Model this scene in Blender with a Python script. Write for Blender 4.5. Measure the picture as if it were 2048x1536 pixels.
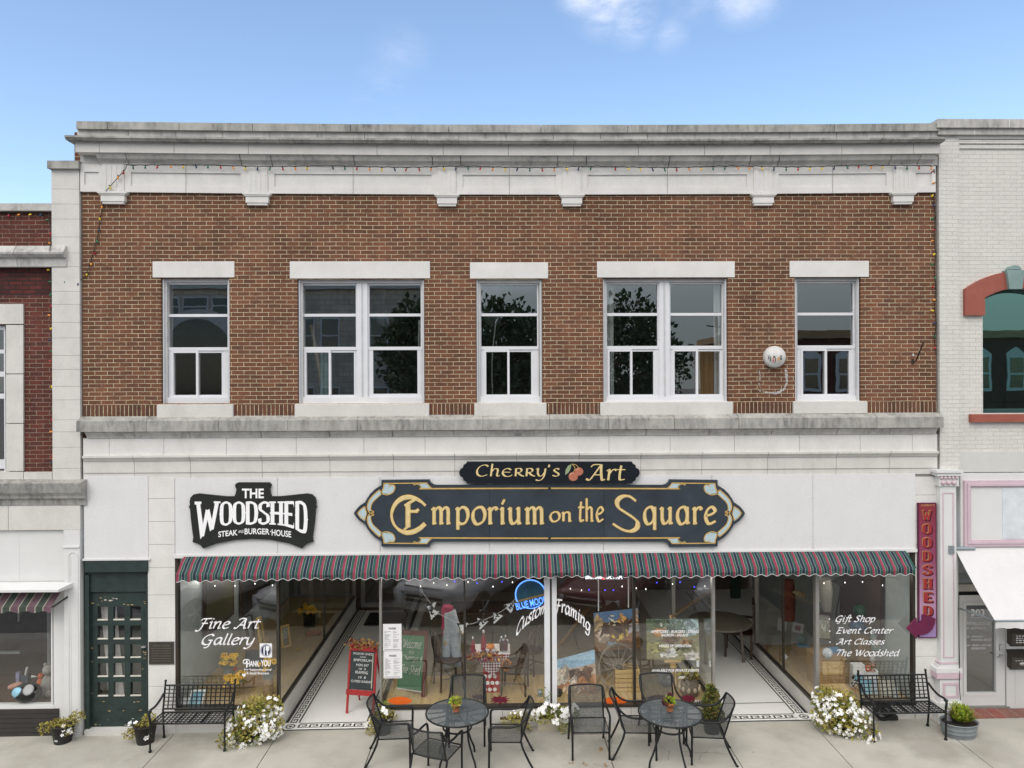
import bpy, bmesh, math, random
from mathutils import Vector, Matrix
R = math.radians
sc = bpy.context.scene
for o in list(bpy.data.objects): bpy.data.objects.remove(o)

# ------------------------------------------------------------------ camera
FPX, D, H = 1420.0, 11.218, 5.41          # focal length in photo pixels, distance to the facade, height
ROLL, YAW, G = 0.004, R(1.0), 0.007       # G: slope of the street along the facade
camR = Matrix.Rotation(-YAW, 3, 'Z') @ Matrix.Rotation(ROLL, 3, 'Y') @ Matrix.Rotation(R(90), 3, 'X')
cam = bpy.data.objects.new('camera', bpy.data.cameras.new('camera'))
sc.collection.objects.link(cam)
cam.matrix_world = Matrix.Translation((0, -D, H)) @ camR.to_4x4()
cam.data.sensor_width = 36; cam.data.lens = FPX / 2048 * 36
cam.data.clip_start = 0.1; cam.data.clip_end = 2000
sc.camera = cam

# ------------------------------------------------------------------ sky, sun, exposure
SUN_AZ, SUN_EL = R(205), R(48)            # azimuth from +Y clockwise, elevation
w = bpy.data.worlds.new('World'); sc.world = w; w.use_nodes = True
nt = w.node_tree; nt.nodes.clear()
def wn(t, **k):
    n = nt.nodes.new(t)
    for a, b in k.items(): setattr(n, a, b)
    return n
wo = wn('ShaderNodeOutputWorld'); bg = wn('ShaderNodeBackground'); bg.inputs[1].default_value = 0.135
sky = wn('ShaderNodeTexSky', sky_type='NISHITA', sun_disc=False)
sky.sun_elevation = SUN_EL; sky.sun_rotation = SUN_AZ; sky.air_density = 1.0; sky.dust_density = 0.6; sky.ozone_density = 1.6
tc = wn('ShaderNodeTexCoord')
def wmath(op, a, b=None, clamp=False):
    n = wn('ShaderNodeMath', operation=op, use_clamp=clamp)
    for i, v in enumerate((a, b)):
        if v is None: continue
        if isinstance(v, (int, float)): n.inputs[i].default_value = v
        else: nt.links.new(v, n.inputs[i])
    return n.outputs[0]
def wnoise(scale, detail, rough, stretch=(1, 1, 1)):
    mp = wn('ShaderNodeMapping'); mp.inputs['Scale'].default_value = stretch
    nt.links.new(tc.outputs['Generated'], mp.inputs[0])
    n = wn('ShaderNodeTexNoise'); n.inputs['Scale'].default_value = scale; n.inputs['Detail'].default_value = detail
    n.inputs['Roughness'].default_value = rough
    nt.links.new(mp.outputs[0], n.inputs['Vector']); return n.outputs['Fac']
def wsmooth(v, a, b, lo=0, hi=1):
    n = wn('ShaderNodeMapRange', interpolation_type='SMOOTHSTEP')
    for i, x in zip((1, 2, 3, 4), (a, b, lo, hi)): n.inputs[i].default_value = x
    nt.links.new(v, n.inputs[0]); return n.outputs[0]
sep = wn('ShaderNodeSeparateXYZ'); nt.links.new(tc.outputs['Generated'], sep.inputs[0])
# small clouds high over the roof: fixed compass directions, broken up by noise
cn = wsmooth(wnoise(9, 9, .68, (.8, 1, 2.0)), .34, .74)
def pixdir(px, py): return (camR @ Vector(((px - 1024) / FPX, (768 - py) / FPX, -1))).normalized()
mask = None
for px, py, r_, a_ in ((1170, -8, .045, .75), (1210, 10, .05, .75), (1262, 32, .045, .6), (1340, 68, .03, .3), (1390, -22, .045, .4), (1485, -20, .05, .7), (1500, -60, .07, .9), (1230, -60, .08, .9),
                       (755, 225, .06, .3), (775, 175, .05, .22), (800, 105, .05, .15)):
    d = pixdir(px, py)
    dt = wn('ShaderNodeVectorMath', operation='DISTANCE'); nt.links.new(tc.outputs['Generated'], dt.inputs[0]); dt.inputs[1].default_value = d
    m_ = wmath('MULTIPLY', wsmooth(dt.outputs['Value'], 0, r_, 1, 0), a_)
    mask = m_ if mask is None else wmath('MAXIMUM', mask, m_)
front = wmath('MULTIPLY', mask, cn)
# broken high cloud, added behind the camera to neutralise the facade light
back = wmath('MULTIPLY', wsmooth(sep.outputs[1], .35, -.25, 0, 1), wsmooth(wnoise(2.2, 8, .62, (1, 1, 2.2)), .28, .5, .45, .95))
mx0 = wn('ShaderNodeMix', data_type='RGBA'); nt.links.new(back, mx0.inputs[0])
hsv = wn('ShaderNodeHueSaturation'); hsv.inputs['Saturation'].default_value = 1.04; hsv.inputs['Value'].default_value = 1.0
skt = wn('ShaderNodeMix', data_type='RGBA', blend_type='MULTIPLY'); skt.inputs[0].default_value = 1; skt.inputs[7].default_value = (1.05, 1.0, .955, 1); nt.links.new(sky.outputs[0], skt.inputs[6]); nt.links.new(skt.outputs[2], hsv.inputs['Color'])
nt.links.new(hsv.outputs[0], mx0.inputs[6]); 
lowf = wsmooth(sep.outputs[2], .04, .42, .30, 1.14)      # added cloud dimmed near the horizon to tone down window reflections
lowc = wn('ShaderNodeMix', data_type='RGBA'); nt.links.new(wsmooth(sep.outputs[2], .04, .42), lowc.inputs[0]); lowc.inputs[6].default_value = (5.6, 6.5, 7.0, 1); lowc.inputs[7].default_value = (6.75, 6.5, 6.35, 1)
lowm = wn('ShaderNodeMix', data_type='RGBA', blend_type='MULTIPLY'); lowm.inputs[0].default_value = 1; nt.links.new(lowc.outputs[2], lowm.inputs[6]); nt.links.new(lowf, lowm.inputs[7]); nt.links.new(lowm.outputs[2], mx0.inputs[7])
mx1 = wn('ShaderNodeMix', data_type='RGBA'); nt.links.new(front, mx1.inputs[0])
nt.links.new(mx0.outputs[2], mx1.inputs[6]); mx1.inputs[7].default_value = (4.7, 4.75, 5.3, 1)
nt.links.new(mx1.outputs[2], bg.inputs[0]); nt.links.new(bg.outputs[0], wo.inputs[0])

sl = bpy.data.lights.new('sun', 'SUN'); sl.energy = 0.6; sl.angle = R(30); sl.color = (1, .95, .88)
so = bpy.data.objects.new('sun', sl); sc.collection.objects.link(so)
sd = Vector((math.sin(SUN_AZ) * math.cos(SUN_EL), math.cos(SUN_AZ) * math.cos(SUN_EL), math.sin(SUN_EL)))
so.rotation_euler = (-sd).to_track_quat('-Z', 'Y').to_euler()
sc.view_settings.view_transform = 'Standard'; sc.view_settings.look = 'None'
sc.view_settings.exposure = 0.95; sc.view_settings.gamma = 1
sc.cycles.transparent_max_bounces = 24; sc.cycles.max_bounces = 10

# ------------------------------------------------------------------ photo pixel -> world point on a chosen plane
def ray(px, py): return camR @ Vector(((px - 1024) / FPX, (768 - py) / FPX, -1))
def U(px, py, Y=0.0):
    r = ray(px, py); t = (Y + D) / r.y
    return Vector((r.x * t, Y, H + r.z * t))
def GP(px, py, z=0.0):                       # on the sloping pavement, z above it
    r = ray(px, py); t = (H - z) / (G * r.x - r.z)
    return Vector((r.x * t, -D + r.y * t, H + r.z * t))
def PZ(px, py, z):                           # on a level plane
    r = ray(px, py); t = (z - H) / r.z
    return Vector((r.x * t, -D + r.y * t, z))

# ------------------------------------------------------------------ mesh builder
WL = {}
class MB:
    def __init__(s): s.v = []; s.f = []; s.m = []; s.s = []
    def add(s, vs, fs, m=0, sm=False):
        b = len(s.v); s.v += [tuple(v) for v in vs]
        for f in fs: s.f.append(tuple(b + i for i in f)); s.m.append(m); s.s.append(sm)
    def box(s, x0, y0, z0, x1, y1, z1, m=0):
        x0, x1 = sorted((x0, x1)); y0, y1 = sorted((y0, y1)); z0, z1 = sorted((z0, z1))
        s.add([(x0,y0,z0),(x1,y0,z0),(x1,y1,z0),(x0,y1,z0),(x0,y0,z1),(x1,y0,z1),(x1,y1,z1),(x0,y1,z1)],
              [(0,3,2,1),(4,5,6,7),(0,1,5,4),(1,2,6,5),(2,3,7,6),(3,0,4,7)], m)
    def pbox(s, x0, y0, x1, y1, yf, yb, m=0):     # photo-pixel rectangle on the plane yf, running back to yb
        xm, ym = (x0 + x1) / 2, (y0 + y1) / 2
        s.box(U(x0, ym, yf).x, yf, U(xm, y1, yf).z, U(x1, ym, yf).x, yb, U(xm, y0, yf).z, m)
    def obox(s, c, sz, M=None, m=0):
        M = M or Matrix.Identity(3); hx, hy, hz = sz[0]/2, sz[1]/2, sz[2]/2
        vs = [Vector(c) + M @ Vector((a*hx, b*hy, d*hz)) for d in (-1,1) for a, b in ((-1,-1),(1,-1),(1,1),(-1,1))]
        s.add(vs, [(0,3,2,1),(4,5,6,7),(0,1,5,4),(1,2,6,5),(2,3,7,6),(3,0,4,7)], m)
    def tube(s, pts, r, n=8, m=0, sm=True, smooth=0, closed=False):
        pts = [Vector(p) for p in pts]
        rs = list(r) if isinstance(r, (list, tuple)) else [r] * len(pts)
        if smooth:
            np_, nr = [], []
            N = len(pts); rng = range(N if closed else N - 1)
            for i in rng:
                p0 = pts[(i-1) % N] if closed or i > 0 else pts[0]; p1 = pts[i]; p2 = pts[(i+1) % N]
                p3 = pts[(i+2) % N] if closed or i + 2 < N else pts[N-1]
                for k in range(smooth):
                    t = k / smooth
                    np_.append(.5*((2*p1)+(p2-p0)*t+(2*p0-5*p1+4*p2-p3)*t*t+(3*p1-p0-3*p2+p3)*t**3)); nr.append(rs[i]*(1-t)+rs[(i+1)%N]*t)
            if not closed: np_.append(pts[-1]); nr.append(rs[-1])
            pts, rs = np_, nr
        N = len(pts); vs = []; up = None
        for i, p in enumerate(pts):
            a = pts[(i-1) % N] if closed or i else p; b = pts[(i+1) % N] if closed or i < N-1 else p
            t = (b - a)
            if t.length < 1e-9: t = Vector((0,0,1))
            t.normalize()
            if up is None: up = Vector((0,0,1)) if abs(t.z) < .9 else Vector((1,0,0))
            x = up - t * up.dot(t)
            if x.length < 1e-6: x = Vector((1,0,0)) - t * t.x
            x.normalize(); up = x; y = t.cross(x)
            for k in range(n):
                a_ = 2*math.pi*k/n; vs.append(p + (x*math.cos(a_) + y*math.sin(a_))*rs[i])
        fs = []
        for i in range(N if closed else N-1):
            j = (i+1) % N
            for k in range(n): fs.append((i*n+k, i*n+(k+1)%n, j*n+(k+1)%n, j*n+k))
        s.add(vs, fs, m, sm)
        if not closed:
            s.add([vs[k] for k in range(n)], [tuple(range(n-1,-1,-1))], m); s.add([vs[(N-1)*n+k] for k in range(n)], [tuple(range(n))], m)
    def lathe(s, prof, c=(0,0,0), n=20, m=0, sm=True, sx=1, sy=1, M=None):
        c = Vector(c); vs = []
        for r_, z in prof:
            for k in range(n):
                a = 2*math.pi*k/n; p = Vector((r_*math.cos(a)*sx, r_*math.sin(a)*sy, z)); vs.append(c + (M @ p if M else p))
        fs = [(i*n+k, i*n+(k+1)%n, (i+1)*n+(k+1)%n, (i+1)*n+k) for i in range(len(prof)-1) for k in range(n)]
        s.add(vs, fs, m, sm)
        if prof[0][0] > 1e-4: s.add(vs[:n], [tuple(range(n-1,-1,-1))], m)
        if prof[-1][0] > 1e-4: s.add(vs[-n:], [tuple(range(n))], m)
    def ball(s, c, r, m=0, n=10, k=7, sc_=(1,1,1)):
        prof = [(math.sin(math.pi*i/k)*r + (1e-5), -math.cos(math.pi*i/k)*r*sc_[2]) for i in range(k+1)]
        s.lathe(prof, c, n, m, True, sc_[0], sc_[1])
    def prism(s, poly, y0, y1, m=0, ms=None):     # polygon in the XZ plane, thick along Y
        n = len(poly)
        a = [(x, y0, z) for x, z in poly]; b = [(x, y1, z) for x, z in poly]
        s.add(a, [tuple(range(n))], m); s.add(b, [tuple(range(n-1,-1,-1))], m)
        s.add(a + b, [(i, (i+1)%n, n+(i+1)%n, n+i) for i in range(n)], m if ms is None else ms)
    def profx(s, prof, x0, x1, m=0):              # (y, z) profile run along X
        n = len(prof); a = [(x0, y, z) for y, z in prof]; b = [(x1, y, z) for y, z in prof]
        s.add(a + b, [(i, (i+1)%n, n+(i+1)%n, n+i) for i in range(n)], m)
        s.add(a, [tuple(range(n-1,-1,-1))], m); s.add(b, [tuple(range(n))], m)
    def build(s, name, mats, parent=None, sag=0, loc=None, local=False):
        vs = s.v
        if sag:
            vs = [(x, y, z + sag * ((x - .2) / 6.8) ** 2) for x, y, z in vs]
        L = Vector((0,0,0))
        if parent is not None: L = WL.get(parent.name, L)
        elif loc is not None: L = Vector(loc)
        if local: L = Vector((0,0,0))
        me = bpy.data.meshes.new(name); me.from_pydata([tuple(Vector(v) - L) for v in vs], [], s.f)
        mats = mats if isinstance(mats, (list, tuple)) else [mats]
        for mm in mats: me.materials.append(mm)
        me.polygons.foreach_set('material_index', s.m); me.polygons.foreach_set('use_smooth', s.s); me.update()
        o = bpy.data.objects.new(name, me); sc.collection.objects.link(o)
        if parent is not None: o.parent = parent; WL[o.name] = L
        else: o.location = L; WL[o.name] = L
        return o
def thing(name, label, cat, loc=(0,0,0), rz=0, group=None):
    o = bpy.data.objects.new(name, None); o.empty_display_size = .1; sc.collection.objects.link(o)
    o.location = loc; o.rotation_euler = (0, 0, rz); WL[o.name] = Vector(loc)
    return tag(o, label, cat, group)
def tag(o, label, cat, group=None):
    o['label'] = label; o['category'] = cat
    if group: o['group'] = group
    return o
def struct(o): o['kind'] = 'structure'; return o
def dup(root, loc, rz, label):
    r = root.copy(); sc.collection.objects.link(r); r.location = loc; r.rotation_euler = (0, 0, rz); r['label'] = label
    for ch in list(root.children):
        c = ch.copy(); sc.collection.objects.link(c); c.parent = r
        for g in ch.children:
            d = g.copy(); sc.collection.objects.link(d); d.parent = c
    return r

# ------------------------------------------------------------------ materials
def newmat(name):
    m = bpy.data.materials.new(name); m.use_nodes = True
    t = m.node_tree; return m, t, t.nodes['Principled BSDF']
def nd(t, typ, **k):
    n = t.nodes.new(typ)
    for a, b in k.items(): setattr(n, a, b)
    return n
def noise(t, scale, detail=5, rough=.6, stretch=(1,1,1)):
    tc = nd(t, 'ShaderNodeTexCoord'); mp = nd(t, 'ShaderNodeMapping'); mp.inputs['Scale'].default_value = stretch
    t.links.new(tc.outputs['Object'], mp.inputs[0])
    n = nd(t, 'ShaderNodeTexNoise'); n.inputs['Scale'].default_value = scale; n.inputs['Detail'].default_value = detail; n.inputs['Roughness'].default_value = rough
    t.links.new(mp.outputs[0], n.inputs['Vector']); return n.outputs['Fac']
def ramp(t, fac, stops, interp='LINEAR'):
    r = nd(t, 'ShaderNodeValToRGB'); r.color_ramp.interpolation = interp
    while len(r.color_ramp.elements) < len(stops): r.color_ramp.elements.new(.5)
    for e, (p, c) in zip(r.color_ramp.elements, stops): e.position = p; e.color = (*c, 1) if len(c) == 3 else c
    t.links.new(fac, r.inputs[0]); return r.outputs[0]
def mixc(t, fac, a, b, mode='MIX'):
    n = nd(t, 'ShaderNodeMix', data_type='RGBA', blend_type=mode)
    for i, v in ((0, fac), (6, a), (7, b)):
        if isinstance(v, (int, float)): n.inputs[i].default_value = v
        elif isinstance(v, tuple): n.inputs[i].default_value = (*v, 1)
        else: t.links.new(v, n.inputs[i])
    return n.outputs[2]
def bumpn(t, p, h, strength, dist=.01):
    b = nd(t, 'ShaderNodeBump'); b.inputs['Strength'].default_value = strength; b.inputs['Distance'].default_value = dist
    t.links.new(h, b.inputs['Height']); t.links.new(b.outputs[0], p.inputs['Normal'])
def mat(name, col, rough=.6, metal=0, var=.12, vs=5, bump=0, bs=60, spec=.4, stretch=(1,1,1)):
    m, t, p = newmat(name)
    lo = tuple(max(0, c*(1-var)) for c in col); hi = tuple(min(1, c*(1+var)) for c in col)
    t.links.new(ramp(t, noise(t, vs, 6, .65, stretch), [(.3, lo), (.7, hi)]), p.inputs['Base Color'])
    p.inputs['Roughness'].default_value = rough; p.inputs['Metallic'].default_value = metal
    p.inputs['Specular IOR Level'].default_value = spec
    if bump: bumpn(t, p, noise(t, bs, 4), bump, .004)
    return m
def stone(name, col, stain, amt, vscale=(1.2, 1.2, .8), thr=(.45, .75), fine=.06):
    m, t, p = newmat(name)
    base = ramp(t, noise(t, 2.5, 6, .6), [(.3, tuple(c*(1-fine) for c in col)), (.7, tuple(min(1, c*(1+fine)) for c in col))])
    s1 = ramp(t, noise(t, 1.6, 8, .7, vscale), [(thr[0], (0,0,0)), (thr[1], (1,1,1))])
    s2 = ramp(t, noise(t, 5, 6, .7, (2.5, 2.5, .6)), [(.35, (.25,.25,.25)), (.65, (1,1,1))])
    fac = mixc(t, 1.0, s1, s2, 'MULTIPLY')
    mm = nd(t, 'ShaderNodeMath', operation='MULTIPLY'); t.links.new(fac, mm.inputs[0]); mm.inputs[1].default_value = amt
    col2 = mixc(t, mm.outputs[0], base, stain)
    sp = ramp(t, noise(t, 90, 3), [(.35, (.9,.9,.9)), (.6, (1,1,1))])
    t.links.new(mixc(t, 1.0, col2, sp, 'MULTIPLY'), p.inputs['Base Color'])
    p.inputs['Roughness'].default_value = .85; p.inputs['Specular IOR Level'].default_value = .25
    bumpn(t, p, noise(t, 45, 5), .25, .004); return m
def brick(name, c1, c2, mortar, bw=.193, bh=.0652, ms=.0062, vert=False, bump=.6, off=(0,0), big=.25, bias=0, c3=None):
    m, t, p = newmat(name)
    tc = nd(t, 'ShaderNodeTexCoord'); sp = nd(t, 'ShaderNodeSeparateXYZ'); t.links.new(tc.outputs['Object'], sp.inputs[0])
    cb = nd(t, 'ShaderNodeCombineXYZ')
    # a little waviness so courses are not ruler-straight
    nz = noise(t, 1.3, 3); ad = nd(t, 'ShaderNodeMath', operation='MULTIPLY_ADD'); t.links.new(nz, ad.inputs[0]); ad.inputs[1].default_value = .02
    t.links.new(sp.outputs[2], ad.inputs[2])
    nz2 = noise(t, 30, 2); ad2 = nd(t, 'ShaderNodeMath', operation='MULTIPLY_ADD'); t.links.new(nz2, ad2.inputs[0]); ad2.inputs[1].default_value = .012
    t.links.new(ad.outputs[0], ad2.inputs[2])
    ax = nd(t, 'ShaderNodeMath', operation='MULTIPLY_ADD'); t.links.new(noise(t, 23, 2), ax.inputs[0]); ax.inputs[1].default_value = .012; t.links.new(sp.outputs[0], ax.inputs[2])
    if vert: t.links.new(ad2.outputs[0], cb.inputs[0]); t.links.new(ax.outputs[0], cb.inputs[1])
    else: t.links.new(ax.outputs[0], cb.inputs[0]); t.links.new(ad2.outputs[0], cb.inputs[1])
    mp = nd(t, 'ShaderNodeMapping'); mp.inputs['Location'].default_value = (off[0], off[1], 0); t.links.new(cb.outputs[0], mp.inputs[0])
    b = nd(t, 'ShaderNodeTexBrick'); b.offset = 0 if vert else .5
    b.inputs['Scale'].default_value = 1; b.inputs['Brick Width'].default_value = bw; b.inputs['Row Height'].default_value = bh
    b.inputs['Mortar Size'].default_value = ms; b.inputs['Mortar Smooth'].default_value = .12; b.inputs['Bias'].default_value = bias
    b.inputs['Color1'].default_value = (*c1, 1); b.inputs['Color2'].default_value = (*c2, 1); b.inputs['Mortar'].default_value = (*c2, 1)
    t.links.new(mp.outputs[0], b.inputs['Vector'])
    bc = mixc(t, 1.0, b.outputs['Color'], ramp(t, noise(t, .9, 6, .6), [(.3, (1-big,)*3), (.7, (1+big*.6,)*3)]), 'MULTIPLY')
    bc = mixc(t, 1.0, bc, ramp(t, noise(t, 60, 5, .7), [(.3, (.78,.78,.78)), (.7, (1.2,1.2,1.2))]), 'MULTIPLY')
    bc = mixc(t, 1.0, bc, ramp(t, noise(t, 1.5, 6, .7, (2.6, 2.6, .22)), [(.34, (.80,.80,.81) if big > .1 else (.965,.965,.965)), (.62, (1.08,1.07,1.06) if big > .1 else (1.01,1.01,1.01))]), 'MULTIPLY')
    mo = ramp(t, noise(t, 2.2, 5), [(.35, tuple(c*.78 for c in mortar)), (.65, mortar)])
    jf = nd(t, 'ShaderNodeMath', operation='MULTIPLY'); t.links.new(b.outputs['Fac'], jf.inputs[0]); t.links.new(ramp(t, noise(t, 6, 4, .7), [(.33, (.3,.3,.3)), (.5, (1,1,1))]), jf.inputs[1])
    t.links.new(mixc(t, jf.outputs[0], bc, mo), p.inputs['Base Color'])
    inv = nd(t, 'ShaderNodeMath', operation='MULTIPLY_ADD'); t.links.new(b.outputs['Fac'], inv.inputs[0]); inv.inputs[1].default_value = -1
    t.links.new(noise(t, 70, 4), inv.inputs[2])
    bumpn(t, p, inv.outputs[0], bump, .008)
    p.inputs['Roughness'].default_value = .88; p.inputs['Specular IOR Level'].default_value = .2; return m
def glass(name, tint=(.93,.95,.94), f0=.1, rough=0.0, gcol=(1,1,1)):
    m = bpy.data.materials.new(name); m.use_nodes = True; t = m.node_tree; t.nodes.clear()
    out = nd(t, 'ShaderNodeOutputMaterial'); tr = nd(t, 'ShaderNodeBsdfTransparent'); tr.inputs[0].default_value = (*tint, 1)
    gl = nd(t, 'ShaderNodeBsdfGlossy'); gl.inputs['Roughness'].default_value = rough; gl.inputs['Color'].default_value = (*gcol, 1)
    lw = nd(t, 'ShaderNodeLayerWeight'); lw.inputs[0].default_value = .5
    pw = nd(t, 'ShaderNodeMath', operation='POWER'); t.links.new(lw.outputs['Facing'], pw.inputs[0]); pw.inputs[1].default_value = 5
    ma = nd(t, 'ShaderNodeMath', operation='MULTIPLY_ADD', use_clamp=True); t.links.new(pw.outputs[0], ma.inputs[0]); ma.inputs[1].default_value = 1-f0; ma.inputs[2].default_value = f0
    bp = nd(t, 'ShaderNodeBump'); bp.inputs['Strength'].default_value = .03; bp.inputs['Distance'].default_value = .02
    t.links.new(noise(t, 1.4, 2), bp.inputs['Height']); t.links.new(bp.outputs[0], gl.inputs['Normal'])
    mx = nd(t, 'ShaderNodeMixShader'); t.links.new(ma.outputs[0], mx.inputs[0]); t.links.new(tr.outputs[0], mx.inputs[1]); t.links.new(gl.outputs[0], mx.inputs[2])
    t.links.new(mx.outputs[0], out.inputs[0]); return m
def meshmetal(name, col, holes):
    m = bpy.data.materials.new(name); m.use_nodes = True; t = m.node_tree; p = t.nodes['Principled BSDF']
    p.inputs['Base Color'].default_value = (*col, 1); p.inputs['Metallic'].default_value = .3; p.inputs['Roughness'].default_value = .45
    t.links.new(ramp(t, noise(t, 9), [(.3, tuple(c*.8 for c in col)), (.7, tuple(c*1.2 for c in col))]), p.inputs['Base Color'])
    tc = nd(t, 'ShaderNodeTexCoord'); mp = nd(t, 'ShaderNodeMapping'); mp.inputs['Rotation'].default_value = (R(20), R(30), R(45))
    t.links.new(tc.outputs['Object'], mp.inputs[0])
    vo = nd(t, 'ShaderNodeTexVoronoi'); vo.inputs['Scale'].default_value = 420; t.links.new(mp.outputs[0], vo.inputs['Vector'])
    ls = nd(t, 'ShaderNodeMath', operation='LESS_THAN'); t.links.new(vo.outputs['Distance'], ls.inputs[0]); ls.inputs[1].default_value = holes
    tr = nd(t, 'ShaderNodeBsdfTransparent'); mx = nd(t, 'ShaderNodeMixShader')
    t.links.new(ls.outputs[0], mx.inputs[0]); t.links.new(p.outputs[0], mx.inputs[1]); t.links.new(tr.outputs[0], mx.inputs[2])
    t.links.new(mx.outputs[0], t.nodes['Material Output'].inputs[0]); return m
def wood(name, c1, c2, scale=3, stretch=(.6, 8, 8), rough=.5):
    m, t, p = newmat(name)
    t.links.new(ramp(t, noise(t, scale, 6, .6, stretch), [(.3, c1), (.7, c2)]), p.inputs['Base Color'])
    p.inputs['Roughness'].default_value = rough; bumpn(t, p, noise(t, scale, 4, .6, stretch), .15, .004); return m
def emit(name, col, s):
    m, t, p = newmat(name); p.inputs['Base Color'].default_value = (*col, 1)
    p.inputs['Emission Color'].default_value = (*col, 1); p.inputs['Emission Strength'].default_value = s; return m
K = {}
K['stone'] = stone('limestone', (.635,.622,.59), (.34,.33,.305), .5)
K['stonelt'] = stone('pale limestone', (.70,.69,.665), (.47,.455,.42), .45)
K['stonegr'] = stone('weathered limestone', (.46,.453,.42), (.145,.143,.135), .93, (1.0, 1.0, .9), (.30, .58))
K['stonemid'] = stone('stained limestone', (.585,.575,.545), (.19,.187,.18), .9, (.9, .9, 1.2), (.36, .66))
K['joint'] = mat('mortar joint', (.2,.19,.175), .9)
K['brick'] = brick('brown red brick', (.195,.086,.050), (.130,.063,.042), (.68,.60,.40), ms=.0036, off=(.05, .02))
K['soldier'] = brick('soldier brick', (.16,.072,.045), (.105,.053,.039), (.68,.60,.40), ms=.0042, bw=50, bh=.0652, vert=True, off=(20, 0))
K['brick2'] = brick('dark red brick', (.135,.042,.032), (.09,.036,.030), (.30,.23,.17), bw=.205, bh=.068, ms=.0045)
K['brickdk'] = brick('dark mortar brick', (.125,.034,.03), (.07,.028,.026), (.035,.03,.028), bw=.205, bh=.068, ms=.009)
K['brickw'] = brick('white painted brick', (.66,.65,.61), (.62,.61,.575), (.56,.545,.50), ms=.004, bump=.55, big=.05)
K['brickp'] = brick('pink red paving brick', (.36,.12,.10), (.28,.14,.115), (.32,.27,.24), bw=.2, bh=.095, ms=.008)
K['white'] = stone('white painted board', (.685,.688,.685), (.52,.52,.50), .18, (3.5, 3.5, .5), (.42,.75), .02)
K['trim'] = mat('white gloss trim', (.655,.66,.65), .4, var=.03, vs=3)
K['alum'] = mat('white aluminium frame', (.70,.71,.73), .35, var=.04)
K['vinyl'] = mat('white vinyl sash', (.665,.675,.70), .4, var=.03)
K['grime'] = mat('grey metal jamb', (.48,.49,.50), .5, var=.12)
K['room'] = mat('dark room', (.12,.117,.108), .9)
K['wallgrey'] = mat('grey painted plaster', (.42,.47,.47), .8, var=.12, vs=2)
K['bronzefr'] = mat('dark bronze frame', (.055,.048,.04), .35, .4)
K['alugrey'] = mat('mill aluminium', (.33,.32,.30), .4, .5)
K['glassw'] = glass('upper window glass', (.66,.70,.70), .23)
K['glasss'] = glass('shop glass', (.94,.955,.94), .12)
K['glassg'] = glass('green tinted glass', (.30,.48,.43), .42, gcol=(.42,.72,.63))
K['green'] = mat('chipped green paint', (.022,.038,.035), .5, var=.25, vs=9, bump=.1, bs=30)
K['chip'] = mat('bare chipped wood', (.46,.33,.17), .8)
K['chipw'] = mat('old white putty', (.6,.58,.52), .8)
K['black'] = mat('satin black', (.012,.013,.013), .35, var=.3)
K['iron'] = mat('black iron', (.014,.016,.017), .38, .3, var=.4, vs=20)
K['meshm'] = meshmetal('expanded steel mesh', (.062,.070,.069), .45)
K['topm'] = meshmetal('fine steel mesh', (.10,.122,.136), .40)
K['navy'] = mat('blue black sign paint', (.033,.044,.056), .42, var=.3, vs=1.6)
K['navy2'] = mat('black edge paint', (.008,.011,.016), .35)
K['gold'] = mat('gold leaf', (.72,.48,.16), .35, .35, var=.15, vs=14)
K['goldhi'] = mat('bright gold leaf', (.86,.68,.33), .35, .3, var=.12, vs=14)
K['pblue'] = mat('pale blue paint', (.42,.53,.56), .5)
K['letter'] = mat('white vinyl lettering', (.86,.86,.87), .4, var=.02)
K['sgnblk'] = mat('charcoal sign face', (.016,.018,.016), .45)
K['pink'] = mat('pink trim paint', (.56,.435,.485), .5, var=.06)
K['redpaint'] = mat('brick red paint', (.30,.085,.06), .55, var=.1, vs=8)
K['keyst'] = mat('grey green paint', (.20,.29,.28), .6)
K['greenfr'] = mat('dark green window frame', (.025,.07,.065), .4)
K['canvasw'] = stone('white canvas', (.63,.63,.625), (.45,.44,.41), .35, (1.5, .6, .6), (.45,.8), .04)
K['concrete'] = None
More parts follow.
